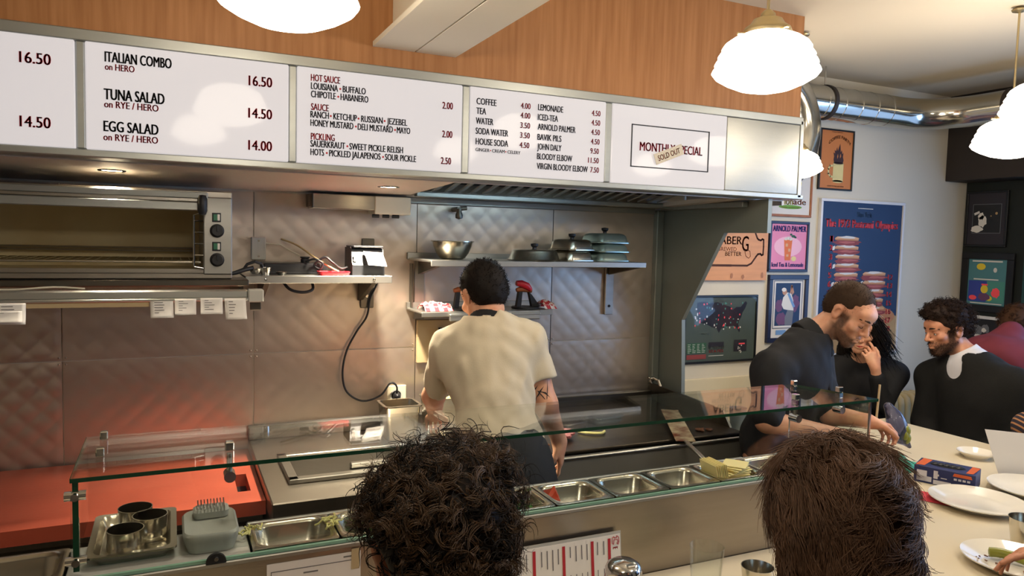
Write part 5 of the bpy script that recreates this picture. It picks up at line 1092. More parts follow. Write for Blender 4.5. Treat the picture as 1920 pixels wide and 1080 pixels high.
def surf(f, lo, hi, res):
    """Surface nets on a sparsely sampled grid: (verts, quads)."""
    lo, hi = np.array(lo, float), np.array(hi, float); B = 10
    n = np.maximum(np.ceil((hi - lo) / res / B).astype(int), 1) * B + 1
    G = np.full(n, 1.0, np.float32)
    nb = (n - 1) // B; bi = np.stack(np.meshgrid(*[np.arange(k) for k in nb], indexing='ij'), -1).reshape(-1, 3)
    cen = lo + (bi * B + B / 2) * res; dc = f(cen); act = np.abs(dc) < res * B * 0.87 * 1.35 + 0.012
    G_in = dc < 0
    for b in bi[G_in & ~act]: G[b[0] * B:b[0] * B + B + 1, b[1] * B:b[1] * B + B + 1, b[2] * B:b[2] * B + B + 1] = -1
    loc = np.stack(np.meshgrid(*[np.arange(B + 1)] * 3, indexing='ij'), -1).reshape(-1, 3)
    ab = bi[act]; CH = 250
    for c0 in range(0, len(ab), CH):
        blk = ab[c0:c0 + CH]; idx = (blk[:, None, :] * B + loc[None]).reshape(-1, 3); G[idx[:, 0], idx[:, 1], idx[:, 2]] = f(lo + idx * res)
    G[0] = G[-1] = 1; G[:, 0] = G[:, -1] = 1; G[:, :, 0] = G[:, :, -1] = 1
    S = G < 0; m = n - 1
    cs = [(i, j, k) for i in (0, 1) for j in (0, 1) for k in (0, 1)]
    cnt = sum(S[i:i + m[0], j:j + m[1], k:k + m[2]].astype(np.int8) for i, j, k in cs)
    cells = np.argwhere((cnt > 0) & (cnt < 8)); vid = np.full(m, -1, np.int32); vid[cells[:, 0], cells[:, 1], cells[:, 2]] = np.arange(len(cells))
    val = {c: G[cells[:, 0] + c[0], cells[:, 1] + c[1], cells[:, 2] + c[2]] for c in cs}
    acc = np.zeros((len(cells), 3)); nn = np.zeros(len(cells))
    for a in cs:
        for ax in range(3):
            if a[ax]: continue
            b = list(a); b[ax] = 1; b = tuple(b); va, vb = val[a], val[b]; x = (va < 0) != (vb < 0)
            t = np.where(x, va / np.where(x, va - vb, 1), 0); p = np.array(a, float)[None] + np.zeros((len(cells), 3)); p[:, ax] = t
            acc[x] += p[x]; nn[x] += 1
    V = lo + (cells + acc / nn[:, None]) * res
    Q = []
    for ax in range(3):
        u, v = (ax + 1) % 3, (ax + 2) % 3; sl0 = [slice(None)] * 3; sl1 = [slice(None)] * 3; sl0[ax] = slice(0, -1); sl1[ax] = slice(1, None)
        x = np.argwhere(S[tuple(sl0)] != S[tuple(sl1)]); ok = (x[:, u] > 0) & (x[:, v] > 0) & (x[:, u] < m[u]) & (x[:, v] < m[v]); x = x[ok]
        sgn = S[x[:, 0], x[:, 1], x[:, 2]]
        def cid(du, dv):
            y = x.copy(); y[:, u] -= du; y[:, v] -= dv; return vid[y[:, 0], y[:, 1], y[:, 2]]
        q = np.stack([cid(1, 1), cid(0, 1), cid(0, 0), cid(1, 0)], 1); q[~sgn] = q[~sgn][:, ::-1]; Q.append(q)
    Q = np.concatenate(Q); return V, Q[(Q >= 0).all(1)]
def sdf_obj(name, parts, mt, parent, label=None, relax=1, colour=None):
    """parts: list of (sdf, lo, hi, res) joined into one mesh object."""
    Vs, Qs, off = [], [], 0
    for f, lo, hi, res in parts:
        V, Q = surf(f, lo, hi, res)
        for _ in range(relax):
            s = np.zeros_like(V); c = np.zeros(len(V))
            for a in range(4):
                np.add.at(s, Q[:, a], V[Q[:, (a + 1) % 4]]); np.add.at(c, Q[:, a], 1); np.add.at(s, Q[:, a], V[Q[:, (a + 3) % 4]]); np.add.at(c, Q[:, a], 1)
            V = V * 0.5 + 0.5 * s / np.maximum(c, 1)[:, None]
        Vs.append(V); Qs.append(Q + off); off += len(V)
    V, Q = np.concatenate(Vs), np.concatenate(Qs); o0 = np.array(off_of(parent))
    me = bpy.data.meshes.new(name); me.from_pydata((V - o0).tolist(), [], Q.tolist()); me.materials.append(MATS[mt]); me.polygons.foreach_set('use_smooth', [True] * len(me.polygons))
    if colour is not None:
        at = me.attributes.new('beard', 'FLOAT', 'POINT'); at.data.foreach_set('value', colour(V).astype(np.float32))
    me.update(); o = bpy.data.objects.new(name, me); C.objects.link(o); o.parent = parent; OFF[o.name] = Vector(o0)
    if label: o['label'] = label
    return o, V, Q
def vnormals(V, Q):
    n = np.cross(V[Q[:, 2]] - V[Q[:, 0]], V[Q[:, 3]] - V[Q[:, 1]]); N = np.zeros_like(V)
    for a in range(4): np.add.at(N, Q[:, a], n)
    return N / np.maximum(np.linalg.norm(N, axis=1), 1e-12)[:, None]

def frame(fwd, up=(0, 0, 1), roll=0.0):
    f = np.array(fwd, float); f /= np.linalg.norm(f); u = np.array(up, float); u -= f * (u @ f); u /= np.linalg.norm(u); x = np.cross(f, u)
    if roll: c, s = math.cos(roll), math.sin(roll); x, u = x * c + u * s, u * c - x * s
    return np.stack([x, f, u], 1)          # columns: the person's right, forward, up
def head_sdf(S, O, R, sc_=1.0, lids=True, nose=1.0, jaw=1.0):
    L = lambda x, y, z: np.array(O) + R @ (np.array([x, y, z]) * sc_)
    E = lambda c, r, k, sub=False: (S.ell(L(*c), np.array(r) * sc_, R, k * sc_), S.sub() if sub else None)
    Cp = lambda a, b, r1, r2, k, sub=False: (S.cap(L(*a), L(*b), r1 * sc_, r2 * sc_, k * sc_), S.sub() if sub else None)
    E((0, -.014, .036), (.0745, .096, .084), .02); E((0, .03, -.028), (.058 * jaw, .062, .082), .03)
    for s in (-1, 1): Cp((s * .052 * jaw, .0, -.045), (s * .018, .070, -.098), .020, .016, .025)
    E((0, .076, -.098), (.024, .018, .018), .02)
    E((0, .070, .040), (.055, .030, .030), .02); Cp((-.036, .083, .020), (-.006, .089, .016), .009, .008, .014); Cp((.006, .089, .016), (.036, .083, .020), .008, .009, .014)
    for s in (-1, 1):
        E((s * .043, .066, -.022), (.022, .020, .018), .02); E((s * .033, .098, .000), (.017, .016, .011), .010, True)
        E((s * .032, .076, .001), (.014, .0135, .0125), .003); E((s * .032, .079, .004), (.0155, .0125, .0085), .004)
    Cp((0, .089, .012), (0, .089 + .022 * nose, -.026), .007, .0105, .010); E((0, .089 + .020 * nose, -.030), (.0115, .0125, .010), .006)
    for s in (-1, 1): E((s * .012, .097, -.033), (.009, .011, .008), .005); E((s * .0065, .105, -.041), (.004, .006, .004), .003, True)
    E((0, .084, -.064), (.030, .017, .020), .015)
    Cp((-.022, .090, -.061), (0, .099, -.058), .0045, .006, .006); Cp((0, .099, -.058), (.022, .090, -.061), .006, .0045, .006)
    Cp((-.019, .089, -.071), (0, .097, -.073), .005, .0068, .006); Cp((0, .097, -.073), (.019, .089, -.071), .0068, .005, .006)
    Cp((-.022, .0985, -.0655), (.022, .0985, -.0655), .0022, .0022, .003, True)
    for s in (-1, 1):
        E((s * .076, -.008, -.006), (.009, .021, .031), .006); E((s * .079, -.012, .008), (.011, .019, .018), .004); E((s * .086, -.002, -.004), (.008, .011, .017), .004, True)
    return L
def hand_sdf(S, W, d, n, side=1, curl=(.3, .35, .4, .5), sc_=1.0, thumb=0.5, spread=0.10):
    """W: wrist, d: towards the fingers, n: out of the back of the hand, side: +1 puts the thumb on d x n."""
    d = np.array(d, float); d /= np.linalg.norm(d); n = np.array(n, float); n -= d * (n @ d); n /= np.linalg.norm(n); t = np.cross(d, n) * side
    P = lambda a, b, c: np.array(W) + (d * a + t * b + n * c) * sc_
    S.ell(P(.050, .0, 0), np.array([.048, .036, .0155]) * sc_, np.stack([d, t, n], 1), .02 * sc_)
    S.cap(P(0, .004, 0), P(.03, .004, 0), .021 * sc_, .019 * sc_, .02 * sc_)
    S.ell(P(.030, .022, -.006), np.array([.030, .017, .015]) * sc_, np.stack([d, t, n], 1), .012 * sc_)
    for i, (b, L, c) in enumerate(zip((.028, .0095, -.0095, -.028), (.080, .088, .082, .066), curl)):
        a0 = spread * (1.5 - i) * .5; dd = d * math.cos(a0) + t * math.sin(a0); p = P(.086 - abs(b) * .35, b, .001); r = .0088 - i * .0004; ang = 0
        S.cap(P(.05, b * .8, 0), p, r * 1.05 * sc_, r * 1.1 * sc_, .006 * sc_)
        for seg, w_ in ((.48, .9), (.29, 1.1), (.23, .7)):
            ang += c * w_; q = p + (dd * math.cos(ang) - n * math.sin(ang)) * L * seg * sc_; S.cap(p, q, r * sc_, r * .93 * sc_, .0035 * sc_); p = q; r *= .93
    p = P(.022, .030, -.006); a = thumb
    for L, w_, r in ((.034, 0, .0115), (.030, .25, .0105), (.026, .3, .0095)):
        a -= w_; q = p + (d * math.cos(a) + t * math.sin(a) - n * .35 * (1 + w_)) / 1.06 * L * sc_; S.cap(p, q, r * sc_, r * .93 * sc_, .006 * sc_); p = q
def tubes(name, strands, radii, mt, parent, sides=4):
    """strands: list of (k,3) arrays with equal k; radii: (k,) profile times per-strand scale."""
    S = np.array([s for s in strands]); m, k = S.shape[:2]; T_ = np.gradient(S, axis=1); T_ /= np.maximum(np.linalg.norm(T_, axis=2, keepdims=True), 1e-9)
    ref = np.where(np.abs(T_[..., 2:3]) > .9, np.array([1., 0, 0]), np.array([0, 0, 1.])); a = np.cross(T_, ref); a /= np.maximum(np.linalg.norm(a, axis=2, keepdims=True), 1e-9); b = np.cross(T_, a)
    R = np.asarray(radii); R = R if R.ndim == 2 else np.broadcast_to(R, (m, k))
    V = np.stack([S + (a * math.cos(2 * PI * j / sides) + b * math.sin(2 * PI * j / sides)) * R[..., None] for j in range(sides)], 2).reshape(-1, 3)
    i = np.arange(m)[:, None, None] * k * sides + np.arange(k - 1)[None, :, None] * sides; j = np.arange(sides)[None, None]
    Q = np.stack([i + j, i + (j + 1) % sides, i + sides + (j + 1) % sides, i + sides + j], -1).reshape(-1, 4)
    o0 = np.array(off_of(parent)); me = bpy.data.meshes.new(name); me.vertices.add(len(V)); me.vertices.foreach_set('co', (V - o0).astype(np.float32).ravel())
    me.loops.add(Q.size); me.loops.foreach_set('vertex_index', Q.astype(np.int32).ravel()); me.polygons.add(len(Q)); me.polygons.foreach_set('loop_start', np.arange(len(Q), dtype=np.int32) * 4)
    me.polygons.foreach_set('use_smooth', np.ones(len(Q), bool)); me.update(); me.validate(); me.materials.append(MATS[mt])
    o = bpy.data.objects.new(name, me); C.objects.link(o); o.parent = parent; OFF[o.name] = Vector(o0); return o
def pick(V, Q, n, keep=None, seed=1):
    r = np.random.default_rng(seed); N = vnormals(V, Q); idx = np.arange(len(V))
    if keep is not None: idx = idx[keep(V)]
    i = r.choice(idx, n); return V[i] + r.normal(size=(n, 3)) * .0015, N[i], r
def skin_mat(name, base, red):
    m_ = mat(name, base, 0.5, 0, 0.0, sss=0.12); nt = m_.node_tree; b = nt.nodes['Principled BSDF']; n = nt.nodes.new('ShaderNodeTexNoise'); n.inputs['Scale'].default_value = 22; n.inputs['Detail'].default_value = 4
    tc = nt.nodes.new('ShaderNodeTexCoord'); nt.links.new(tc.outputs['Object'], n.inputs['Vector']); r = nt.nodes.new('ShaderNodeValToRGB')
    r.color_ramp.elements[0].position = .3; r.color_ramp.elements[0].color = lin(red); r.color_ramp.elements[1].position = .65; r.color_ramp.elements[1].color = lin(base)
    nt.links.new(n.outputs[0], r.inputs[0]); at = nt.nodes.new('ShaderNodeAttribute'); at.attribute_name = 'beard'; mx = nt.nodes.new('ShaderNodeMix'); mx.data_type = 'RGBA'
    nt.links.new(at.outputs['Fac'], mx.inputs['Factor']); nt.links.new(r.outputs[0], mx.inputs['A']); mx.inputs['B'].default_value = lin('#3A281E'); nt.links.new(mx.outputs['Result'], b.inputs['Base Color'])
skin_mat('skin_light', '#D7A384', '#C78A6C'); skin_mat('skin_warm', '#C98F70', '#B5775A')
mat('hair_black', '#1A1512', 0.6, spec=0.15); mat('hair_dark', '#2A1D16', 0.6, spec=0.2); mat('hair_brown', '#4A3222', 0.6, spec=0.15); mat('hair_short', '#3A2A1E', 0.7, spec=0.2)
mat('beard', '#3A281D', 0.8); mat('shirt_beige', '#C9BDA4', 0.85, 0, 0.04, 6, 0.05, 200); mat('cloth_black', '#131316', 0.8, 0, 0.1, 10, 0.05, 150); mat('apron_black', '#0F0F12', 0.75)
mat('sweater_black', '#151412', 0.95, 0, 0.15, 60, 0.15, 220); mat('shirt_white', '#CFCDD2', 0.8, 0, 0.05, 12); mat('maroon_cloth', '#7E3440', 0.85, 0, 0.1, 8); mat('tattoo', '#2E2C30', 0.7); mat('eye_white', '#D8D2CA', 0.2); mat('eye_dark', '#20140E', 0.15); mat('lip', '#A8625A', 0.5)
mat('grey_shirt', '#3C3A40', 0.85, 0, 0.1, 20)
def stripes():
    m_ = mat('stripe_knit', '#2A2430', 0.9); nt = m_.node_tree; tc = nt.nodes.new('ShaderNodeTexCoord'); mp_ = nt.nodes.new('ShaderNodeMapping'); mp_.inputs['Rotation'].default_value = (0, 0.9, 0.3); wv = nt.nodes.new('ShaderNodeTexWave')
    wv.inputs['Scale'].default_value = 16; wv.inputs['Distortion'].default_value = .6; r = nt.nodes.new('ShaderNodeValToRGB'); r.color_ramp.elements[0].position = .70; r.color_ramp.elements[0].color = lin('#2A2430'); r.color_ramp.elements[1].position = .78; r.color_ramp.elements[1].color = lin('#A8764E')
    nt.links.new(tc.outputs['Object'], mp_.inputs[0]); nt.links.new(mp_.outputs[0], wv.inputs[0]); nt.links.new(wv.outputs[0], r.inputs[0]); nt.links.new(r.outputs[0], nt.nodes['Principled BSDF'].inputs['Base Color'])
stripes()
def face_marks(L, R, t, brow='hair_short', s=1.0, shut=False):
    for sd in (-1, 1):
        m = MB(); m.tube([L(sd * .052, .072, .020), L(sd * .041, .088, .027), L(sd * .024, .0975, .0275), L(sd * .013, .099, .0245)], [.002 * s, .0040 * s, .0044 * s, .003 * s], 8); m.build('eyebrow', brow, t)
        if shut:
            m = MB(); m.tube([L(sd * .045, .084, -.006), L(sd * .036, .0915, -.0085), L(sd * .026, .092, -.008), L(sd * .019, .089, -.004)], [.0008, .0015, .0015, .0008], 6); m.build('eyelashes', 'hair_black', t)
        else:
            m = MB(); m.ell = None; c = L(sd * .032, .0835, -.001); m.sphere(c, .0085 * s, 14); m.build('eye', 'eye_white', t)
            m = MB(); m.sphere(L(sd * .032, .0895, -.001), .004 * s, 10); m.build('iris', 'eye_dark', t)
def box_of(*pts, pad=0.15):
    P = np.array(pts, float); return P.min(0) - pad, P.max(0) + pad

def beard_mask(O, HR, sc_):
    O = np.array(O)
    def fn(V):
        W_ = (V - O) @ HR / sc_; x, y, z = np.abs(W_[:, 0]), W_[:, 1], W_[:, 2]; st = lambda e0, e1, v: np.clip((v - e0) / (e1 - e0), 0, 1)
        line = -.046 + .25 * np.maximum(x - .03, 0) - .10 * np.clip(y - .03, 0, .05) / .05 * (x > .02) * .1
        m = st(0, .016, line - z) * st(-.015, .012, y + .15 * (z + .05)) * st(-.135, -.112, z)
        side = st(.050, .060, x) * st(.004, .014, y) * st(.050, .038, y) * st(.02, .0, z) * st(-.08, -.05, z)
        mouth = (1 - st(.018, .026, x)) * st(.075, .085, y) * st(-.080, -.075, z) * (1 - st(-.060, -.055, z))
        nz = .92 + .08 * fbm(V * 420)
        return np.clip(np.maximum(m, side) * (1 - mouth) * nz, 0, 1) * .92
    return fn
def neck_band(C7, dirn, r0, r1, h, t, name, mt, drop=.03):
    d = np.array(dirn, float); d /= np.linalg.norm(d); C7 = np.array(C7); c = SDF(); c.cap(C7 - d * drop, C7 + d * (h + .05), r0, r1).noise(.0012, 40, 3); c.plane(C7 + d * h, d); c.plane(C7 - d * drop, -d)
    return sdf_obj(name, [(c, C7 - .16, C7 + .16, .0045)], mt, t)
# ---- the cook seen from behind
t = thing('person', 'cook from behind in beige short-sleeved shirt leaning over the griddle', 'person', (1.0, 2.2, 0))
HO = A3(1.003, 2.40, 1.612); HR = frame((-.06, .88, -.42), (0, .2, 1), 0.06)
C7, ST = A3(.985, 2.315, 1.512), A3(.985, 2.14, 1.02); LS, RS = A3(.872, 2.37, 1.428), A3(1.118, 2.27, 1.462)
RE, RW = A3(1.172, 2.225, 1.245), A3(1.258, 2.275, 1.095); LE, LW = A3(.865, 2.52, 1.235), A3(.93, 2.69, 1.12)
def cook_torso(S, g=0.0, arms=True):
    S.ell(A3(.985, 2.285, 1.375), (.142 + g, .105 + g, .135 + g), frame((.18, .96, -.25)), .05); S.ell(A3(.975, 2.20, 1.18), (.120 + g, .098 + g, .16 + g), frame((.1, 1, -.1)), .08)
    S.cap(C7 + A3(0, 0, -.02), LS, .055 + g, .058 + g, .05); S.cap(C7 + A3(0, 0, -.02), RS, .055 + g, .058 + g, .05)
b = SDF(); cook_torso(b); b.cap(C7 + A3(0, -.005, -.02), HO + HR @ A3(0, -.02, -.06), .056, .053, .03)
b.cap(RS, RE, .050, .040, .04).cap(RE, RW, .041, .027, .02).cap(LS, LE, .050, .040, .04).cap(LE, LW, .041, .027, .02)
b.ell(A3(.99, 2.12, 1.00), (.145, .115, .13), None, .08); b.cap(A3(.92, 2.12, .95), A3(.915, 2.14, .50), .085, .06, .05).cap(A3(.915, 2.14, .50), A3(.915, 2.10, .09), .058, .042, .03).cap(A3(1.06, 2.12, .95), A3(1.06, 2.14, .50), .085, .06, .05).cap(A3(1.06, 2.14, .50), A3(1.06, 2.10, .09), .058, .042, .03)
for x in (.915, 1.06): b.cap(A3(x, 2.09, .05), A3(x, 2.22, .04), .045, .035, .03)
L = head_sdf(b, HO, HR, .94)
hand_sdf(b, RW, (.12, .05, -1), (.75, -.55, .1), 1, (.25, .30, .35, .45), .98, .45); hand_sdf(b, LW, (.2, .8, -.3), (0, .3, .9), 1, (.6, .6, .6, .6), .95)
skin, V, Q = sdf_obj('body', [(b, HO - .16, HO + .16, .0038), (b, A3(.70, 1.95, .93), A3(1.36, 2.86, 1.50), .0062), (b, A3(.78, 1.95, 0), A3(1.2, 2.35, .95), .012)], 'skin_light', t)
s = SDF(); cook_torso(s, .020); s.ell(A3(.985, 2.15, 1.06), (.165, .130, .13), None, .08); 
for q0, q1, e in ((RS, RE, .62), (LS, LE, .78)):
    sl = SDF(); sl.cap(q0 + (q1 - q0) * .02, q0 + (q1 - q0) * 1.1, .066, .064); sl.plane(q0 + (q1 - q0) * e, q1 - q0); s.join(sl, .016)
s.noise(.0062, 62, 1, (.55, .1, -.8)).noise(.0075, 40, 7, (-.35, .1, -.9)).noise(.0012, 90, 2); s.plane(A3(0, 2.2, 1.165), (0, .12, -1))
s.cap(C7 + A3(0, 0, .01), C7 + A3(-.01, .06, .10), .062, .062, .012).sub();
sdf_obj('shirt', [(s, A3(.68, 1.97, 1.05), A3(1.3, 2.62, 1.56), .0055)], 'shirt_beige', t)
neck_band(C7 + A3(0, .005, .0), HO + HR @ A3(0, -.02, -.06) - C7, .068, .064, .028, t, 'apron_collar', 'cloth_black')
a = SDF(); a.ell(A3(.985, 2.15, 1.10), (.150, .118, .14), None, .05).ell(A3(.99, 2.12, 1.0), (.160, .128, .14), None, .08).cap(A3(.92, 2.12, .95), A3(.915, 2.14, .50), .10, .075, .05).cap(A3(.915, 2.14, .50), A3(.915, 2.10, .09), .073, .065, .03).cap(A3(1.06, 2.12, .95), A3(1.06, 2.14, .50), .10, .075, .05).cap(A3(1.06, 2.14, .50), A3(1.06, 2.10, .09), .073, .065, .03).noise(.004, 20, 3)
sdf_obj('trousers', [(a, A3(.74, 1.93, .05), A3(1.25, 2.34, 1.20), .010)], 'apron_black', t)
a = SDF(); a.ell(A3(.915, 2.022, 1.02), (.050, .018, .10), frame((.3, 1, 0)), .01).noise(.004, 30, 4); sdf_obj('towel', [(a, A3(.8, 1.93, .85), A3(1.0, 2.1, 1.16), .006)], 'shirt_beige', t, 'pale towel tucked into the waist')
h = SDF(); h.ell(L(0, -.020, .042), (.0765, .096, .084), HR, .01).ell(L(0, -.055, -.01), (.064, .052, .062), HR, .03).noise(.0022, 120, 1); h.plane(L(0, .070, .045), HR @ A3(0, 1, -.35)); h.plane(L(0, -.05, -.060), HR @ A3(0, .1, -1))
for sd in (-1, 1): h.ell(L(sd * .080, .002, -.012), (.018, .026, .036), HR, .008).sub()
hob, hV, hQ = sdf_obj('hair', [(h, HO - .16, HO + .16, .0042)], 'hair_black', t)
P_, N_, r_ = pick(hV, hQ, 1500, None, 3); up = HR @ A3(0, -.3, .6); st = [np.array([p + (n * .8 + up * .35 + r_.normal(size=3) * .25) * l * k / 3 for k in range(4)]) for p, n, l in zip(P_, N_, r_.uniform(.004, .008, len(P_)))]
tubes('short_hair', st, np.array([.0009, .0009, .0007, .0003]), 'hair_black', hob, 3)
# tattoo on the forearm: flat ink shapes just above the skin
def on_arm(a, bb, ra, rb, u, ang, up_):
    ax = (bb - a) / np.linalg.norm(bb - a); e1 = np.cross(ax, up_); e1 /= np.linalg.norm(e1); e2 = np.cross(ax, e1); return a + (bb - a) * u + (e1 * math.cos(ang) + e2 * math.sin(ang)) * (ra + (rb - ra) * u)
m = MB()
toc = (np.array((0, 0, 1.815)) - RS); 
def tp(u, v): return on_arm(RS, RE, .0525, .0432, u, v, A3(0, 1, 0.0))
best = max(np.linspace(0, 6.28, 60), key=lambda a: float((tp(.8, a) - (RS * .2 + RE * .8)) @ (A3(0, 0, 1.815) - RE)))
for leaf in (((.62, -.75), (1.0, -.1), .13), ((.74, .3), (.95, -.7), .12), ((.80, .4), (1.04, 1.1), .13), ((.93, -.2), (1.05, .7), .09), ((.70, -.3), (.86, .65), .08), ((.66, .1), (.80, .9), .07), ((.98, -.9), (1.06, .1), .07)):
    (u0, v0), (u1, v1), wd = leaf; pts = [(u0, v0), ((u0 + u1) / 2 + wd * .4, (v0 + v1) / 2 + wd), (u1, v1), ((u0 + u1) / 2 - wd * .4, (v0 + v1) / 2 - wd)]
    q = [Vector(tp(a, best + b_)) for a, b_ in pts]; m.poly(q)
m.build('tattoo', 'tattoo', skin, recalc=False)

# ---- the barman bending over the counter
t = thing('person', 'barman in black shirt with short hair looking down behind the glass case', 'person', (2.32, 2.2, 0))
HO = A3(2.505, 2.13, 1.548); HR = frame((.17, -.82, -.55), (0, 0, 1), 0.10)
C7 = A3(2.375, 2.21, 1.452); RS, LS = A3(2.155, 2.18, 1.315), A3(2.53, 2.33, 1.345)
RE, RW = A3(2.085, 2.12, 1.135), A3(2.385, 1.955, 1.075); LE, LW = A3(2.47, 2.16, 1.12), A3(2.47, 1.985, 1.135)
def bar_torso(S, g=0.0):
    S.ell(A3(2.345, 2.24, 1.27), (.155 + g, .115 + g, .15 + g), frame((.35, -.9, -.3)), .05); S.ell(A3(2.33, 2.30, 1.05), (.145 + g, .115 + g, .17 + g), frame((.35, -.9, -.1)), .08)
    S.cap(C7 + A3(-.02, 0, -.03), RS, .058 + g, .062 + g, .06); S.cap(C7 + A3(.02, 0, -.03), LS, .058 + g, .062 + g, .06)
b = SDF(); bar_torso(b); b.cap(C7 + A3(0, 0, -.02), HO + HR @ A3(0, -.025, -.055), .058, .055, .03)
b.cap(RS, RE, .054, .043, .04).cap(RE, RW, .044, .029, .02).cap(LS, LE, .054, .043, .04).cap(LE, LW, .044, .029, .02)
b.ell(A3(2.33, 2.30, .95), (.15, .12, .13), None, .08)
for x, y in ((2.26, 2.27), (2.40, 2.33)): b.cap(A3(x, y, .92), A3(x, y, .5), .088, .062, .05).cap(A3(x, y, .5), A3(x, y, .09), .058, .042, .03).cap(A3(x, y + .02, .05), A3(x + .05, y - .11, .04), .045, .036, .03)
L = head_sdf(b, HO, HR, 1.0, nose=1.05); hand_sdf(b, RW, (.9, -.35, -.2), (0, 0.2, 1), -1, (.5, .55, .6, .65), 1.0, .5); hand_sdf(b, LW, (.88, -.25, -.30), (.2, .35, .9), 1, (.7, .75, .8, .8), 1.0, .4)
skin, V, Q = sdf_obj('body', [(b, HO - .16, HO + .16, .0032), (b, A3(1.95, 1.80, .95), A3(2.80, 2.50, 1.45), .0062), (b, A3(2.1, 2.05, 0), A3(2.56, 2.46, .97), .012)], 'skin_light', t, colour=beard_mask(HO, HR, 1.0))
face_marks(L, HR, t, 'hair_short', 1, True)
m = MB(); m.tube([L(-.020, .093, -.066), L(0, .1015, -.0645), L(.020, .093, -.066)], [.001, .0022, .001], 8); m.build('mouth_line', 'lip', t)
s = SDF(); bar_torso(s, .016); s.cap(RS, RE + (RS - RE) * .12, .072, .062, .035).cap(LS, LE + (LS - LE) * .12, .072, .062, .035); s.ell(A3(2.33, 2.295, .98), (.17, .14, .15), None, .05); s.noise(.0045, 55, 5, (.6, .3, -.7)).noise(.004, 32, 6).noise(.0018, 55, 6)
s.plane(A3(0, 0, .86), (0, 0, -1)); s.cap(C7 + A3(0, 0, .012), C7 + A3(.03, -.03, .11), .064, .066, .012).sub()
sdf_obj('shirt', [(s, A3(1.98, 1.98, .84), A3(2.72, 2.50, 1.52), .0062)], 'cloth_black', t)
neck_band(C7 + A3(0, 0, -.005), HO + HR @ A3(0, -.025, -.055) - C7, .074, .068, .032, t, 'collar', 'cloth_black')
c = SDF(); K2 = A3(2.437, 2.150, 1.385); c.ell(K2, (.022, .014, .020), frame((.3, -.9, .2)), .01).ell(K2 + A3(-.01, -.004, -.085), (.028, .012, .080), frame((.3, -.9, .15)), .012); sdf_obj('necktie', [(c, K2 - .2, K2 + .1, .005)], 'apron_black', t)
a = SDF(); a.ell(A3(2.33, 2.295, .93), (.17, .14, .15), None, .08)
for x, y in ((2.26, 2.27), (2.40, 2.33)): a.cap(A3(x, y, .92), A3(x, y, .5), .105, .08, .05).cap(A3(x, y, .5), A3(x, y, .09), .076, .066, .03)
sdf_obj('trousers', [(a, A3(2.08, 2.0, .05), A3(2.6, 2.5, .93), .011)], 'apron_black', t)
h = SDF(); h.ell(L(0, -.018, .042), (.0765, .0955, .083), HR, .01).ell(L(0, -.055, -.005), (.066, .052, .06), HR, .03).noise(.0012, 160, 2); h.plane(L(0, .062, .052), HR @ A3(0, 1, -.30)); h.plane(L(0, -.05, -.052), HR @ A3(0, .1, -1))
for sd in (-1, 1): h.ell(L(sd * .080, .004, -.012), (.018, .027, .036), HR, .008).sub(); h.ell(L(sd * .072, .055, -.02), (.03, .035, .05), HR, .01).sub()
hob, hV, hQ = sdf_obj('hair', [(h, HO - .16, HO + .16, .004)], 'hair_short', t)
P_, N_, r_ = pick(hV, hQ, 2600, None, 4); st = [np.array([p + (n + r_.normal(size=3) * .3) * l * k / 2 for k in range(3)]) for p, n, l in zip(P_, N_, r_.uniform(.003, .006, len(P_)))]
tubes('cropped_hair', st, np.array([.0007, .0006, .0003]), 'hair_short', hob, 3)
def beard_of(t, L, HR, seed, sc_, n=1700, ln=(.003, .006), dark='beard'):
    q = SDF(); head_sdf(q, np.array(L(0, 0, 0)), HR, sc_); q.ops[0] = q.ops[0]; o = np.array(L(0, 0, 0))
    V_, Q_ = surf(q, o - .15, o + .15, .005); W_ = (V_ - o) @ HR / sc_
    x, y, z = np.abs(W_[:, 0]), W_[:, 1], W_[:, 2]
    keep = ((z < -.050) & (y > .0) & (y > -.03 - z * .35) & ~((z > -.078) & (x < .024) & (z < -.054) & (y > .085)) | ((z < -.043) & (z > -.057) & (y > .08) & (x < .032)) | ((x > .055) & (y > .012) & (y < .04) & (z < .01))) & (z > -.125)
    N = vnormals(V_, Q_); r = np.random.default_rng(seed); idx = r.choice(np.arange(len(V_))[keep], n); dn = HR @ A3(0, .1, -.8)
    st = []
    for i in idx:
        p = V_[i] + r.normal(size=3) * .0022; d = N[i] * .55 + dn * .6 + r.normal(size=3) * .3; l = r.uniform(*ln); st.append(np.array([p - N[i] * .001, p + d * l * .5, p + d * l]))
    return tubes('beard', st, np.array([.00045, .0004, .0002]), dark, t, 3)
beard_of(t, L, HR, 5, 1.0, 2600, (.0015, .003))
# what he holds: clear bag with pickles, thin stick
mat('bag_plastic', '#6A6C8C', 0.12, 0, 0, trans=0.75); t2 = thing('pickle_jar', 'dark plastic pouch of pickles held by the barman at the glass corner', 'jar', (2.68, 1.98, 1.0))
a = SDF(); a.ell(A3(2.69, 2.02, 1.08), (.030, .042, .060), frame((1, -.2, .3)), .02).cap(A3(2.69, 2.01, 1.06), A3(2.725, 1.985, 1.01), .035, .012, .03).cap(A3(2.69, 2.03, 1.10), A3(2.665, 2.05, 1.165), .03, .018, .03).noise(.009, 34, 9); sdf_obj('pouch', [(a, A3(2.6, 1.9, .97), A3(2.8, 2.12, 1.18), .005)], 'bag_plastic', t2)
for i, (x, y, z) in enumerate(((2.700, 1.985, 1.075), (2.705, 1.985, 1.045), (2.69, 1.985, 1.06))): MB().sphere((x, y, z), .02, 14, 0, (.9, .8, 1.2)).build('pickle_slice', 'pickle', t2)
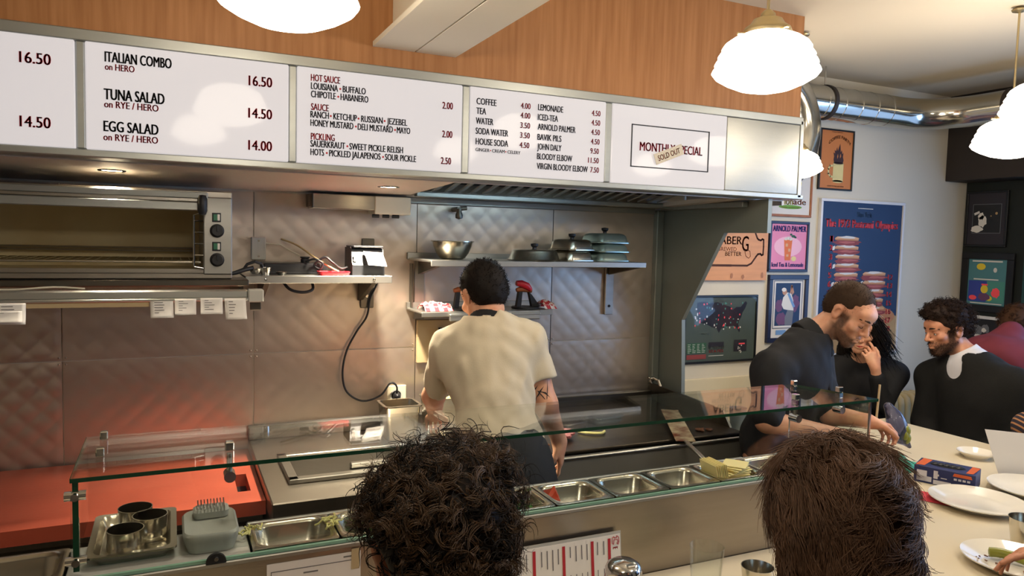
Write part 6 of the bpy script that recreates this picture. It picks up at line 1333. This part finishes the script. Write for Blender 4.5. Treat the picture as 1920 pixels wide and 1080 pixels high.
t2 = thing('wooden_stick', 'thin wooden stick poking up behind the glass case', 'stick', (2.57, 2.02, 1.15)); MB().cyl((2.565, 2.02, 1.12), (2.60, 2.04, 1.262), .0045, 8).build('stick', 'kraft', t2)

# ---- the woman half hidden behind the barman
t = thing('person', 'woman in black with long dark hair and hand at her chin behind the barman', 'person', (3.5, 2.82, 0))
HO = A3(3.395, 2.80, 1.365); HR = frame((-.75, -.62, -.22), (0, 0, 1), 0.05); C7 = A3(3.465, 2.85, 1.24); RS, LS = A3(3.36, 2.95, 1.125), A3(3.62, 2.75, 1.12)
b = SDF(); b.ell(A3(3.50, 2.86, 1.02), (.155, .11, .17), frame((-.7, -.7, 0)), .05).ell(A3(3.52, 2.88, .75), (.15, .125, .2), frame((-.7, -.7, 0)), .08).cap(C7 + A3(0, 0, -.03), RS, .05, .052, .05).cap(C7 + A3(0, 0, -.03), LS, .05, .052, .05).cap(C7 + A3(0, 0, -.03), HO + HR @ A3(0, -.02, -.06), .048, .046, .03)
LE, LW = A3(3.42, 2.66, .985), A3(3.345, 2.66, 1.185); RE, RW = A3(3.26, 2.86, .88), A3(3.30, 2.66, .74)
b.cap(LS, LE, .046, .038, .04).cap(LE, LW, .036, .024, .02).cap(RS, RE, .046, .038, .04).cap(RE, RW, .036, .024, .02); b.cap(A3(3.46, 2.86, .62), A3(3.30, 2.80, .58), .085, .07, .06).cap(A3(3.56, 2.82, .62), A3(3.40, 2.73, .58), .085, .07, .06).cap(A3(3.30, 2.80, .58), A3(3.31, 2.83, .06), .06, .045, .03).cap(A3(3.40, 2.73, .58), A3(3.42, 2.76, .06), .06, .045, .03)
L = head_sdf(b, HO, HR, .93, nose=.85, jaw=.92); hand_sdf(b, LW, (-.2, .25, .85), (-.5, -.75, .2), 1, (.35, .7, .9, 1.0), .92, .5); hand_sdf(b, RW, (-.6, -.6, -.1), (0, 0, 1), 1)
sdf_obj('body', [(b, HO - .145, HO + .15, .0038), (b, A3(3.0, 2.48, .88), A3(3.75, 3.05, 1.235), .0066), (b, A3(3.2, 2.5, 0), A3(3.75, 3.05, .9), .013)], 'skin_light', t)
face_marks(L, HR, t, 'hair_black', .9); m = MB(); m.tube([L(-.019, .094, -.064), L(0, .102, -.064), L(.019, .094, -.064)], [.002, .0055, .002], 8); m.build('lips', 'ink_red', t)
s = SDF(); s.ell(A3(3.50, 2.86, 1.02), (.17, .125, .185), frame((-.7, -.7, 0)), .05).ell(A3(3.52, 2.88, .75), (.165, .14, .21), frame((-.7, -.7, 0)), .08).cap(C7 + A3(0, 0, -.03), RS, .062, .066, .05).cap(C7 + A3(0, 0, -.03), LS, .062, .066, .05).cap(LS, LE, .062, .052, .04).cap(LE, LE + (LW - LE) * .72, .05, .04, .02).cap(RS, RE, .062, .052, .04).cap(RE, RW, .05, .04, .02)
s.cap(A3(3.46, 2.86, .62), A3(3.30, 2.80, .58), .10, .085, .06).cap(A3(3.56, 2.82, .62), A3(3.40, 2.73, .58), .10, .085, .06).cap(A3(3.30, 2.80, .58), A3(3.31, 2.83, .1), .078, .06, .03).cap(A3(3.40, 2.73, .58), A3(3.42, 2.76, .1), .078, .06, .03).noise(.004, 22, 8); s.cap(C7 + A3(-.03, -.03, .0), HO, .06, .06, .015).sub()
sdf_obj('black_clothes', [(s, A3(3.0, 2.44, .05), A3(3.8, 3.1, 1.3), .0095)], 'cloth_black', t)
h = SDF(); h.ell(L(0, -.022, .04), (.082, .098, .088), HR, .01).cap(L(.05, -.05, .0), L(.075, -.045, -.16), .045, .04, .04).cap(L(-.05, -.06, .0), L(-.06, -.08, -.16), .05, .045, .04).cap(L(.0, -.08, .0), L(.03, -.12, -.2), .06, .06, .05).noise(.004, 40, 7); h.ell(L(0, .075, -.035), (.054, .06, .085), HR, .015).sub()
hob, hV, hQ = sdf_obj('hair', [(h, HO - .32, HO + .2, .006)], 'hair_black', t)
P_, N_, r_ = pick(hV, hQ, 900, lambda v: v[:, 2] > HO[2] - .12, 6); st = []
for p, n in zip(P_, N_):
    l = r_.uniform(.12, .26); d = A3(.40, -.08, -.92) + r_.normal(size=3) * .12; st.append(np.array([p + n * .006 * min(k, 2) + d * l * (k / 7) + A3(.03, .01, .03) * (k / 7) ** 2 for k in range(8)]))
tubes('long_hair', st, np.linspace(.0022, .0006, 8), 'hair_black', hob, 4)
# ---- the man in the dark sweater
t = thing('person', 'bearded man with curly hair in black sweater over white collar at the bar', 'person', (3.66, 2.35, 0))
HO = A3(3.60, 2.455, 1.405); HR = frame((-.86, .30, -.20), (0, 0, 1), -0.04); C7 = A3(3.665, 2.37, 1.275); RS, LS = A3(3.66, 2.55, 1.135), A3(3.72, 2.16, 1.155)
def man_torso(S, g=0.0):
    S.ell(A3(3.70, 2.36, 1.05), (.20 + g, .125 + g, .19 + g), frame((-.95, .12, -.1)), .06); S.ell(A3(3.72, 2.35, .80), (.185 + g, .14 + g, .22 + g), frame((-.95, .12, 0)), .08); S.cap(C7 + A3(0, 0, -.03), RS, .062 + g, .066 + g, .07); S.cap(C7 + A3(0, 0, -.03), LS, .062 + g, .066 + g, .07)
RE, RW = A3(3.62, 2.56, .90), A3(3.48, 2.44, .77); LE, LW = A3(3.70, 2.13, .92), A3(3.50, 2.26, .77)
b = SDF(); man_torso(b); b.cap(C7 + A3(0, 0, -.02), HO + HR @ A3(0, -.02, -.06), .060, .056, .03); b.cap(RS, RE, .055, .045, .04).cap(RE, RW, .044, .03, .02).cap(LS, LE, .055, .045, .04).cap(LE, LW, .044, .03, .02)
for y in (2.27, 2.45): b.cap(A3(3.72, y, .66), A3(3.45, y, .62), .095, .075, .06).cap(A3(3.45, y, .62), A3(3.50, y, .06), .062, .045, .03)
L = head_sdf(b, HO, HR, 1.02, nose=1.1); hand_sdf(b, RW, (-.6, -.6, 0), (0, 0, 1), -1); hand_sdf(b, LW, (-.6, .6, 0), (0, 0, 1), 1)
sdf_obj('body', [(b, HO - .165, HO + .165, .0036), (b, A3(3.28, 1.95, .70), A3(3.95, 2.76, 1.275), .0066), (b, A3(3.3, 2.05, 0), A3(3.95, 2.65, .72), .014)], 'skin_warm', t, colour=beard_mask(HO, HR, 1.02))
face_marks(L, HR, t, 'hair_dark', 1); beard_of(t, L, HR, 8, 1.02, 4500, (.004, .009), 'hair_dark')
s = SDF(); man_torso(s, .020); s.cap(RS, RE, .078, .064, .04).cap(RE, RW, .058, .044, .02).cap(LS, LE, .078, .064, .04).cap(LE, LW, .058, .044, .02); s.noise(.005, 48, 11, (.1, .5, -.8)).noise(.004, 24, 12); s.plane(A3(0, 0, .68), (0, 0, -1))
s.cap(C7 + A3(.02, 0, .06), C7 + A3(-.17, .03, -.15), .078, .012, .012).sub(); s.cap(C7, C7 + A3(0, 0, .1), .074, .074, .01).sub()
sdf_obj('sweater', [(s, A3(3.25, 1.90, .66), A3(4.02, 2.82, 1.36), .007)], 'sweater_black', t)
nd = HO + HR @ A3(0, -.02, -.06) - C7
neck_band(C7 + A3(.004, 0, -.012), nd, .078, .071, .040, t, 'shirt_collar', 'shirt_white')
c = SDF(); man_torso(c, .012); vv = SDF().cap(C7 + A3(.02, 0, .05), C7 + A3(-.17, .03, -.15), .088, .020); c.within(vv)
for sd in (-1, 1): c.ell(C7 + A3(-.068, sd * .050 + .010, -.018), (.027, .0075, .042), frame((-.75, sd * .55, .35), (.35, sd * .2, .8)), .006)
sdf_obj('shirt_front', [(c, C7 - A3(.26, .2, .26), C7 + A3(.1, .2, .12), .005)], 'shirt_white', t)
a = SDF(); a.ell(A3(3.72, 2.36, .70), (.18, .17, .14), None, .05)
for y in (2.27, 2.45): a.cap(A3(3.72, y, .66), A3(3.45, y, .62), .108, .09, .06).cap(A3(3.45, y, .62), A3(3.50, y, .08), .078, .062, .03)
sdf_obj('trousers', [(a, A3(3.3, 2.05, .04), A3(3.98, 2.65, .86), .013)], 'cloth_black', t)
def curls(hV, hQ, n, per, seed, Lr, cr_, rad, mt, parent, grav=A3(0, 0, -.3), keep=None, k=13, turns=(1.2, 2.4), spread=.004, up=0.9, name='curls', avoid=None):
    P_, N_, r = pick(hV, hQ, n, keep, seed); st = []; sc2 = []
    for p, nn in zip(P_, N_):
        tg = np.cross(nn, r.normal(size=3)); tg /= np.linalg.norm(tg); d = nn * up * r.uniform(.4, 1.2) + tg * r.uniform(.3, 1.0) + grav; d /= np.linalg.norm(d); l = r.uniform(*Lr); a = np.cross(d, nn + r.normal(size=3) * .4); a /= np.linalg.norm(a); b2 = np.cross(d, a); c = r.uniform(*cr_); tr = r.uniform(*turns) * 6.28; ph = r.uniform(0, 6.28); bend = tg * .3 - nn * .5 + grav
        for j in range(per):
            of = r.normal(size=3) * spread; ss = []; l2 = l * r.uniform(.75, 1.1); p2 = ph + r.normal() * .35; c2 = c * r.uniform(.8, 1.15)
            for q in range(k):
                u = q / (k - 1); w_ = min(1, u * 3); ss.append(p + of * (0.4 + u) + d * l2 * u + bend * l2 * .45 * u * u + (a * math.cos(tr * u + p2) + b2 * math.sin(tr * u + p2)) * c2 * w_ - (a * math.cos(p2) + b2 * math.sin(p2)) * c2 * 0)
            ss = np.array(ss)
            if avoid is not None and avoid(ss).any(): continue
            st.append(ss); sc2.append(r.uniform(.7, 1.3))
    prof = np.interp(np.linspace(0, 1, k), [0, .2, .75, 1], [1, 1, .8, .25]) * rad
    return tubes(name, st, np.array(sc2)[:, None] * prof[None], mt, parent, 4)
h = SDF(); h.ell(L(0, -.020, .048), (.084, .104, .088), HR, .01).ell(L(0, .045, .095), (.06, .06, .035), HR, .04).ell(L(0, -.065, .0), (.066, .05, .065), HR, .03).noise(.007, 60, 4); h.plane(L(0, .078, .055), HR @ A3(0, 1, -.55)); h.plane(L(0, -.05, -.058), HR @ A3(0, .1, -1))
for sd in (-1, 1): h.ell(L(sd * .082, .004, -.012), (.02, .028, .036), HR, .008).sub(); h.ell(L(sd * .075, .06, -.02), (.035, .035, .055), HR, .01).sub()
hob, hV, hQ = sdf_obj('hair', [(h, HO - .19, HO + .21, .005)], 'hair_dark', t)
curls(hV, hQ, 420, 4, 21, (.02, .04), (.004, .008), .0011, 'hair_dark', hob, A3(.25, 0, .15), lambda v, O=HO, R=HR: (v[:, 2] > O[2] - .02) & ((((v - O) @ R)[:, 1] < .045) | (((v - O) @ R)[:, 2] > .085)), 9)

# ---- the person in maroon by the right wall
t = thing('person', 'person in maroon top bending forward behind the bearded man', 'person', (4.35, 2.5, 0))
HO = A3(4.42, 2.60, 1.375); HR = frame((.78, .15, -.62), (0, 0, 1), 0); C7 = A3(4.30, 2.56, 1.33)
b = SDF(); b.ell(A3(4.20, 2.55, 1.20), (.20, .17, .12), frame((.85, .1, -.4)), .06).ell(A3(4.08, 2.52, .92), (.17, .15, .22), None, .08).cap(A3(4.25, 2.58, 1.27), A3(4.28, 2.76, 1.18), .06, .065, .06).cap(A3(4.25, 2.55, 1.27), A3(4.26, 2.34, 1.18), .06, .065, .06).cap(C7 - A3(.03, 0, .03), HO + HR @ A3(0, -.02, -.055), .056, .052, .03)
b.cap(A3(4.28, 2.76, 1.18), A3(4.45, 2.78, .98), .05, .043, .04).cap(A3(4.45, 2.78, .98), A3(4.62, 2.66, .98), .042, .03, .02).cap(A3(4.26, 2.34, 1.18), A3(4.42, 2.26, .98), .05, .043, .04).cap(A3(4.42, 2.26, .98), A3(4.6, 2.4, .98), .042, .03, .02)
for y in (2.45, 2.6): b.cap(A3(4.08, y, .75), A3(4.28, y, .66), .09, .075, .06).cap(A3(4.28, y, .66), A3(4.22, y, .06), .062, .045, .03)
L = head_sdf(b, HO, HR, .98); hand_sdf(b, A3(4.62, 2.66, .98), (.8, -.5, 0), (0, 0, 1)); hand_sdf(b, A3(4.6, 2.4, .98), (.8, .5, 0), (0, 0, 1))
sdf_obj('body', [(b, HO - .15, HO + .16, .0045), (b, A3(3.9, 2.2, .85), A3(4.72, 2.9, 1.34), .008), (b, A3(3.9, 2.25, 0), A3(4.45, 2.8, .88), .014)], 'skin_light', t)
s = SDF(); s.ell(A3(4.20, 2.55, 1.20), (.22, .188, .135), frame((.85, .1, -.4)), .06).ell(A3(4.08, 2.52, .92), (.19, .17, .24), None, .08).cap(A3(4.25, 2.58, 1.27), A3(4.28, 2.76, 1.18), .075, .08, .06).cap(A3(4.25, 2.55, 1.27), A3(4.26, 2.34, 1.18), .075, .08, .06).cap(A3(4.28, 2.76, 1.18), A3(4.45, 2.78, .98), .068, .058, .04).cap(A3(4.26, 2.34, 1.18), A3(4.42, 2.26, .98), .068, .058, .04).cap(A3(4.45, 2.78, .98), A3(4.58, 2.69, .98), .054, .045, .02).cap(A3(4.42, 2.26, .98), A3(4.56, 2.37, .98), .054, .045, .02).cap(C7 - A3(.04, 0, .03), C7 + A3(.01, 0, .02), .068, .066, .03).noise(.005, 50, 12, (.7, .1, -.6)).noise(.004, 28, 13); s.plane(A3(0, 0, .70), (0, 0, -1))
sdf_obj('maroon_top', [(s, A3(3.84, 2.14, .68), A3(4.66, 2.92, 1.46), .008)], 'maroon_cloth', t)
a = SDF(); a.ell(A3(4.08, 2.52, .76), (.17, .165, .14), None, .05)
for y in (2.45, 2.6): a.cap(A3(4.08, y, .75), A3(4.28, y, .66), .105, .09, .06).cap(A3(4.28, y, .66), A3(4.22, y, .08), .078, .062, .03)
sdf_obj('trousers', [(a, A3(3.86, 2.25, .04), A3(4.45, 2.82, .9), .014)], 'cloth_black', t)
h = SDF(); h.ell(L(0, -.020, .044), (.080, .099, .086), HR, .01).ell(L(0, -.06, -.005), (.066, .05, .062), HR, .03).noise(.004, 60, 9); h.plane(L(0, .07, .05), HR @ A3(0, 1, -.35)); h.plane(L(0, -.05, -.058), HR @ A3(0, .1, -1))
for sd in (-1, 1): h.ell(L(sd * .080, .004, -.012), (.018, .027, .036), HR, .008).sub()
hob, hV, hQ = sdf_obj('hair', [(h, HO - .18, HO + .18, .005)], 'hair_brown', t)
curls(hV, hQ, 260, 4, 31, (.02, .035), (.003, .006), .0010, 'hair_brown', hob, A3(0, 0, -.4), None, 8)

# ---- striped sleeve and hand at the right edge, hand by the plate
t = thing('person', 'person in brown striped knit whose elbow shows at the right edge', 'person', (3.75, 1.75, 0))
SH, EL, WR = A3(3.78, 1.55, 1.26), A3(3.42, 1.925, 1.045), A3(3.42, 1.66, 1.06)
HO = A3(3.90, 1.42, 1.47); HR = frame((-.9, .1, -.2)); C7 = A3(3.92, 1.44, 1.33)
b = SDF(); b.ell(A3(3.92, 1.46, 1.10), (.19, .12, .19), frame((-1, 0, 0)), .06).ell(A3(3.94, 1.46, .84), (.175, .135, .22), frame((-1, 0, 0)), .08).cap(C7 - A3(0, 0, .04), SH, .06, .062, .06).cap(C7 - A3(0, 0, .04), A3(3.88, 1.28, 1.24), .06, .062, .06).cap(C7 - A3(0, 0, .03), HO + HR @ A3(0, -.02, -.06), .056, .054, .03)
b.cap(SH, EL, .052, .043, .04).cap(EL, WR, .042, .029, .02).cap(A3(3.88, 1.28, 1.24), A3(3.72, 1.12, 1.05), .052, .043, .04).cap(A3(3.72, 1.12, 1.05), A3(3.42, 1.14, 1.03), .042, .029, .02)
for y in (1.38, 1.54): b.cap(A3(3.94, y, .70), A3(3.62, y, .64), .092, .075, .06).cap(A3(3.62, y, .64), A3(3.66, y, .06), .062, .045, .03)
L = head_sdf(b, HO, HR, .98); hand_sdf(b, WR, (-.2, -.9, .0), (0, 0, 1), -1, (.5, .6, .7, .8)); hand_sdf(b, A3(3.42, 1.14, 1.03), (-.9, .1, -.1), (0, 0, 1), 1)
sdf_obj('body', [(b, HO - .155, HO + .16, .005), (b, A3(2.98, 1.0, .88), A3(4.2, 2.1, 1.34), .0075), (b, A3(3.5, 1.25, 0), A3(4.2, 1.7, .9), .014)], 'skin_light', t)
s = SDF(); s.ell(A3(3.92, 1.46, 1.10), (.21, .138, .205), frame((-1, 0, 0)), .06).ell(A3(3.94, 1.46, .84), (.195, .155, .23), frame((-1, 0, 0)), .08).cap(C7 - A3(0, 0, .04), SH, .075, .078, .06).cap(C7 - A3(0, 0, .04), A3(3.88, 1.28, 1.24), .075, .078, .06).cap(SH, EL, .072, .064, .04).cap(EL, EL + (WR - EL) * .55, .062, .05, .02).cap(A3(3.88, 1.28, 1.24), A3(3.72, 1.12, 1.05), .072, .06, .04).cap(A3(3.72, 1.12, 1.05), A3(3.5, 1.135, 1.03), .056, .045, .02).noise(.005, 20, 14); s.plane(A3(0, 0, .70), (0, 0, -1)); s.cap(C7, C7 + A3(0, 0, .1), .07, .07, .01).sub()
sdf_obj('striped_top', [(s, A3(3.25, 1.02, .68), A3(4.2, 2.12, 1.42), .008)], 'stripe_knit', t)
a = SDF(); a.ell(A3(3.94, 1.46, .72), (.17, .165, .13), None, .05)
for y in (1.38, 1.54): a.cap(A3(3.94, y, .70), A3(3.62, y, .64), .107, .09, .06).cap(A3(3.62, y, .64), A3(3.66, y, .08), .078, .062, .03)
sdf_obj('trousers', [(a, A3(3.45, 1.2, .04), A3(4.2, 1.75, .87), .014)], 'cloth_black', t)
h = SDF(); h.ell(L(0, -.020, .044), (.080, .099, .086), HR, .01).ell(L(0, -.06, -.005), (.066, .05, .062), HR, .03).noise(.004, 60, 9); h.plane(L(0, .07, .05), HR @ A3(0, 1, -.35)); h.plane(L(0, -.05, -.058), HR @ A3(0, .1, -1)); sdf_obj('hair', [(h, HO - .18, HO + .18, .006)], 'hair_dark', t)

mat('hair_curl', '#46321F', 0.45, spec=0.4); mat('hair_wave', '#6A4D39', 0.55, 0, 0.45, 14, spec=0.35)
# ---- the two guests in front, seen from behind
def guest(name_label, HO, HR, sc_, skin, top, hairm, hair_fn, hands, face=True):
    t = thing('person', name_label, 'person', (HO[0], HO[1] - .05, 0)); f = HR[:, 1] * A3(1, 1, 0); f /= np.linalg.norm(f); rt = A3(f[1], -f[0], 0)
    C7 = HO - f * .045 + A3(0, 0, -.145); T = lambda a, c, z: np.array([HO[0], HO[1], 0]) + rt * a + f * c + A3(0, 0, z); z0 = C7[2]
    S_, W_ = {}, {}
    b = SDF(); R0 = frame(f)
    def torso(S, g=0):
        S.ell(T(0, -.07, z0 - .20), (.175 + g, .105 + g, .19 + g), R0, .06).ell(T(0, -.09, z0 - .46), (.155 + g, .12 + g, .22 + g), R0, .08)
        for sd in (-1, 1): S.cap(C7 + A3(0, 0, -.035), T(sd * .185, -.06, z0 - .11), .056 + g, .06 + g, .06)
    torso(b); b.cap(C7 - A3(0, 0, .03), HO + HR @ A3(0, -.02, -.06), .056, .054, .03)
    for sd, (E_, Wp, hd, hn, cu) in zip((-1, 1), hands):
        s0 = T(sd * .185, -.06, z0 - .11); b.cap(s0, E_, .052, .043, .04).cap(E_, Wp, .042, .028, .02); hand_sdf(b, Wp, hd, hn, -sd, cu)
    kn, an = z0 - .66, 0.06
    for sd in (-1, 1): b.cap(T(sd * .09, -.08, kn), T(sd * .11, .18, kn - .02), .09, .072, .06).cap(T(sd * .11, .18, kn - .02), T(sd * .11, .12, an), .06, .044, .03).cap(T(sd * .11, .10, an - .02), T(sd * .12, .24, .04), .042, .034, .03)
    L = head_sdf(b, HO, HR, sc_); P_ = np.array([x for h_ in hands for x in h_[:2]] + [T(.25, .12, z0), T(-.25, -.25, z0 - .7)])
    lo, hi = P_.min(0) - .13, P_.max(0) + .13; hi[2] = z0 + .02; lo[2] = z0 - .6
    sdf_obj('body', [(b, HO - .16, HO + .16, .0045), (b, lo, hi, .008), (b, np.minimum(T(-.3, -.3, 0), T(.3, .35, 0)), np.maximum(T(.3, .35, 0), T(-.3, -.3, 0)) + A3(0, 0, z0 - .57), .014)], skin, t)
    s = SDF(); torso(s, .016)
    for sd, (E_, Wp, hd, hn, cu) in zip((-1, 1), hands): s0 = T(sd * .185, -.06, z0 - .11); s.cap(s0, E_, .07, .06, .04).cap(E_, E_ + (Wp - E_) * .8, .057, .042, .02)
    s.noise(.005, 20, 15); s.plane(A3(0, 0, z0 - .66), (0, 0, -1)); s.cap(C7, C7 + A3(0, 0, .12), .066, .07, .012).sub(); sdf_obj('top', [(s, lo - A3(0, 0, .1), hi + A3(0, 0, .06), .009)], top, t)
    a = SDF(); a.ell(T(0, -.09, kn + .02), (.165, .15, .13), R0, .05)
    for sd in (-1, 1): a.cap(T(sd * .09, -.08, kn), T(sd * .11, .18, kn - .02), .104, .086, .06).cap(T(sd * .11, .18, kn - .02), T(sd * .11, .12, .08), .076, .06, .03)
    sdf_obj('trousers', [(a, np.minimum(T(-.34, -.3, .04), T(.34, .35, .04)), np.maximum(T(.34, .35, kn + .16), T(-.34, -.3, kn + .16)), .014)], 'cloth_black', t)
    hair_fn(t, L, HO, HR)
def hair_left(t, L, HO, HR):
    h = SDF(); h.ell(L(0, -.020, .042), (.087, .104, .083), HR, .01).ell(L(.006, -.065, -.025), (.062, .055, .080), HR, .03).ell(L(.03, .02, .090), (.060, .065, .033), HR, .04).noise(.009, 38, 3); h.plane(L(0, .078, .05), HR @ A3(0, 1, -.4)); h.plane(L(0, -.05, -.13), HR @ A3(0, .1, -1))
    h.ell(L(-.106, -.030, -.035), (.048, .075, .060), HR, .01).sub(); h.ell(L(.104, -.012, -.030), (.042, .050, .055), HR, .01).sub()
    hob, hV, hQ = sdf_obj('hair', [(h, HO - .24, HO + .24, .0058)], 'hair_black', t)
    ear = lambda v: ~((np.abs(((v - HO) @ HR)[:, 0]) > .055) & (((v - HO) @ HR)[:, 2] < .012) & (((v - HO) @ HR)[:, 1] > -.06))
    curls(hV, hQ, 700, 10, 41, (.031, .056), (.005, .010), .00058, 'hair_curl', hob, A3(0, 0, -.15), ear, 15, (1.0, 1.9), .0016, .55, avoid=lambda v: (((v - HO) @ HR)[:, 0] < -.056) & (((v - HO) @ HR)[:, 2] < .026))
    curls(hV, hQ, 150, 3, 43, (.035, .058), (.007, .012), .00065, 'hair_black', hob, A3(0, 0, .15), lambda v: v[:, 2] > HO[2] + .02, 15, (1.0, 2.0), .005, name='loose_curls')
def hair_right(t, L, HO, HR):
    h = SDF(); h.ell(L(0, -.022, .044), (.084, .103, .088), HR, .01).ell(L(0, -.065, -.03), (.077, .056, .088), HR, .04).ell(L(0, -.055, -.10), (.066, .045, .05), HR, .03).noise(.007, 34, 6); h.plane(L(0, .078, .05), HR @ A3(0, 1, -.4)); h.plane(L(0, -.05, -.15), HR @ A3(0, .1, -1))
    for sd in (-1, 1): h.ell(L(sd * .09, .020, -.045), (.026, .024, .045), HR, .01).sub()
    hob, hV, hQ = sdf_obj('hair', [(h, HO - .24, HO + .2, .0058)], 'hair_brown', t)
    P_, N_, r = pick(hV, hQ, 1500, None, 51); st = []; cr0 = np.array(L(.0, .10, .10)); dn = HR @ A3(0, -.12, -1); F1, F2 = fbm(P_ * 32), fbm(P_ * 47 + 9)
    for p, n, f1, f2 in zip(P_, N_, F1, F2):
        away = p - cr0; away -= n * (away @ n); away /= max(np.linalg.norm(away), 1e-6); sw = np.cross(n, away); top = max(0, min(1, (p[2] - HO[2]) / .09))
        d = away * .8 + dn * (.6 - .3 * top) + sw * (f1 * (1.0 + top) + r.normal() * .18) + (HR @ A3(.30, .1, 0)) * top; d -= n * (d @ n); d /= np.linalg.norm(d); l = r.uniform(.045, .08); wv = .010 + .006 * f2; ph = 3 * f1 + r.normal() * .3; fl = r.uniform(-.1, .5) if p[2] < HO[2] - .06 else .35 * f2
        for j in range(13):
            of = r.normal(size=3) * .0030; l2 = l * r.uniform(.8, 1.15); ss = []
            for q in range(9): u = q / 8; ss.append(p + of * (.4 + u * 1.1) + n * (.003 + .009 * math.sin(PI * u) + fl * .04 * u * u) + d * l2 * u - n * (.35 * l2 * u) ** 2 * 5 + sw * math.sin(u * 4.6 + ph) * wv * u)
            st.append(np.array(ss))
    tubes('wavy_locks', st, np.interp(np.linspace(0, 1, 9), [0, .3, .8, 1], [.00048, .0005, .0004, .0002]), 'hair_wave', hob, 4)
G1 = A3(.320, .895, 1.404); G2 = A3(.905, .775, 1.385)
guest('guest in front with a big head of dark curly hair, seen from behind', G1, frame((.30, .93, -.12), (0, 0, 1), 0.04), 1.0, 'skin_warm', 'grey_shirt', 'hair_black', hair_left,
      [(A3(.12, 1.02, 1.06), A3(.27, 1.20, 1.03), (.6, .6, 0), (0, 0, 1), (.4, .4, .5, .5)), (A3(.545, 1.0, 1.06), A3(.45, 1.19, 1.03), (-.3, .8, 0), (0, 0, 1), (.4, .4, .5, .5))])
guest('guest in front with wavy brown hair, seen from behind at the right', G2, frame((.52, .84, -.16), (0, 0, 1), -0.03), .98, 'skin_light', 'grey_shirt', 'hair_brown', hair_right,
      [(A3(.80, .95, 1.06), A3(.90, 1.09, 1.035), (.5, .6, 0), (0, 0, 1), (.6, .7, .7, .8)), (A3(1.14, .80, 1.10), A3(1.105, .895, 1.335), (.62, -.05, .45), (.2, -.75, .5), (.45, .6, .8, .9))])

t = thing('person', 'person outside the frame whose pink hand rests before the pickle plate', 'person', (2.35, .78, 0))
WR, EL, SH = A3(2.035, 1.055, 1.062), A3(2.26, .93, 1.05), A3(2.30, .72, 1.22); HO = A3(2.50, .72, 1.44); HR = frame((-.3, .9, -.2)); C7 = A3(2.50, .68, 1.30)
b = SDF(); b.ell(A3(2.50, .66, 1.08), (.18, .115, .19), frame((-.2, 1, 0)), .06).ell(A3(2.50, .66, .83), (.165, .13, .22), frame((-.2, 1, 0)), .08).cap(C7 - A3(0, 0, .04), SH, .06, .062, .06).cap(C7 - A3(0, 0, .04), A3(2.70, .72, 1.22), .06, .062, .06).cap(C7 - A3(0, 0, .03), HO + HR @ A3(0, -.02, -.06), .056, .054, .03)
b.cap(SH, EL, .05, .042, .04).cap(EL, WR, .042, .028, .02).cap(A3(2.70, .72, 1.22), A3(2.78, .86, 1.04), .05, .042, .04).cap(A3(2.78, .86, 1.04), A3(2.62, 1.01, 1.06), .042, .028, .02)
for x in (2.42, 2.58): b.cap(A3(x, .66, .68), A3(x, .93, .64), .09, .072, .06).cap(A3(x, .93, .64), A3(x, .86, .06), .06, .044, .03)
L = head_sdf(b, HO, HR, .97); hand_sdf(b, WR, (-.83, .52, -.16), (.15, .2, .95), -1, (.12, .25, .4, .5), 1.0, .35); hand_sdf(b, A3(2.62, 1.01, 1.06), (-.6, .6, -.1), (0, 0, 1), 1)
sdf_obj('body', [(b, HO - .155, HO + .16, .0055), (b, A3(1.82, .5, .85), A3(2.95, 1.30, 1.31), .0058), (b, A3(2.25, .5, 0), A3(2.8, 1.05, .87), .014)], 'skin_warm', t)
s = SDF(); s.ell(A3(2.50, .66, 1.08), (.195, .13, .20), frame((-.2, 1, 0)), .06).ell(A3(2.50, .66, .83), (.18, .145, .23), frame((-.2, 1, 0)), .08).cap(C7 - A3(0, 0, .04), SH, .074, .076, .06).cap(C7 - A3(0, 0, .04), A3(2.70, .72, 1.22), .074, .076, .06).cap(SH, EL, .066, .056, .04).cap(A3(2.70, .72, 1.22), A3(2.78, .86, 1.04), .066, .056, .04).noise(.005, 20, 16); s.plane(A3(0, 0, .68), (0, 0, -1)); s.cap(C7, C7 + A3(0, 0, .1), .07, .07, .01).sub()
sdf_obj('top', [(s, A3(2.15, .45, .66), A3(2.95, 1.1, 1.4), .009)], 'grey_shirt', t)
a = SDF(); a.ell(A3(2.5, .66, .70), (.165, .16, .13), None, .05)
for x in (2.42, 2.58): a.cap(A3(x, .66, .68), A3(x, .93, .64), .105, .086, .06).cap(A3(x, .93, .64), A3(x, .86, .08), .076, .06, .03)
sdf_obj('trousers', [(a, A3(2.24, .45, .04), A3(2.8, 1.1, .85), .014)], 'cloth_black', t)
h = SDF(); h.ell(L(0, -.020, .044), (.080, .099, .086), HR, .01).ell(L(0, -.06, -.005), (.066, .05, .062), HR, .03).noise(.004, 60, 9); h.plane(L(0, .07, .05), HR @ A3(0, 1, -.35)); h.plane(L(0, -.05, -.058), HR @ A3(0, .1, -1)); sdf_obj('hair', [(h, HO - .18, HO + .18, .006)], 'hair_brown', t)
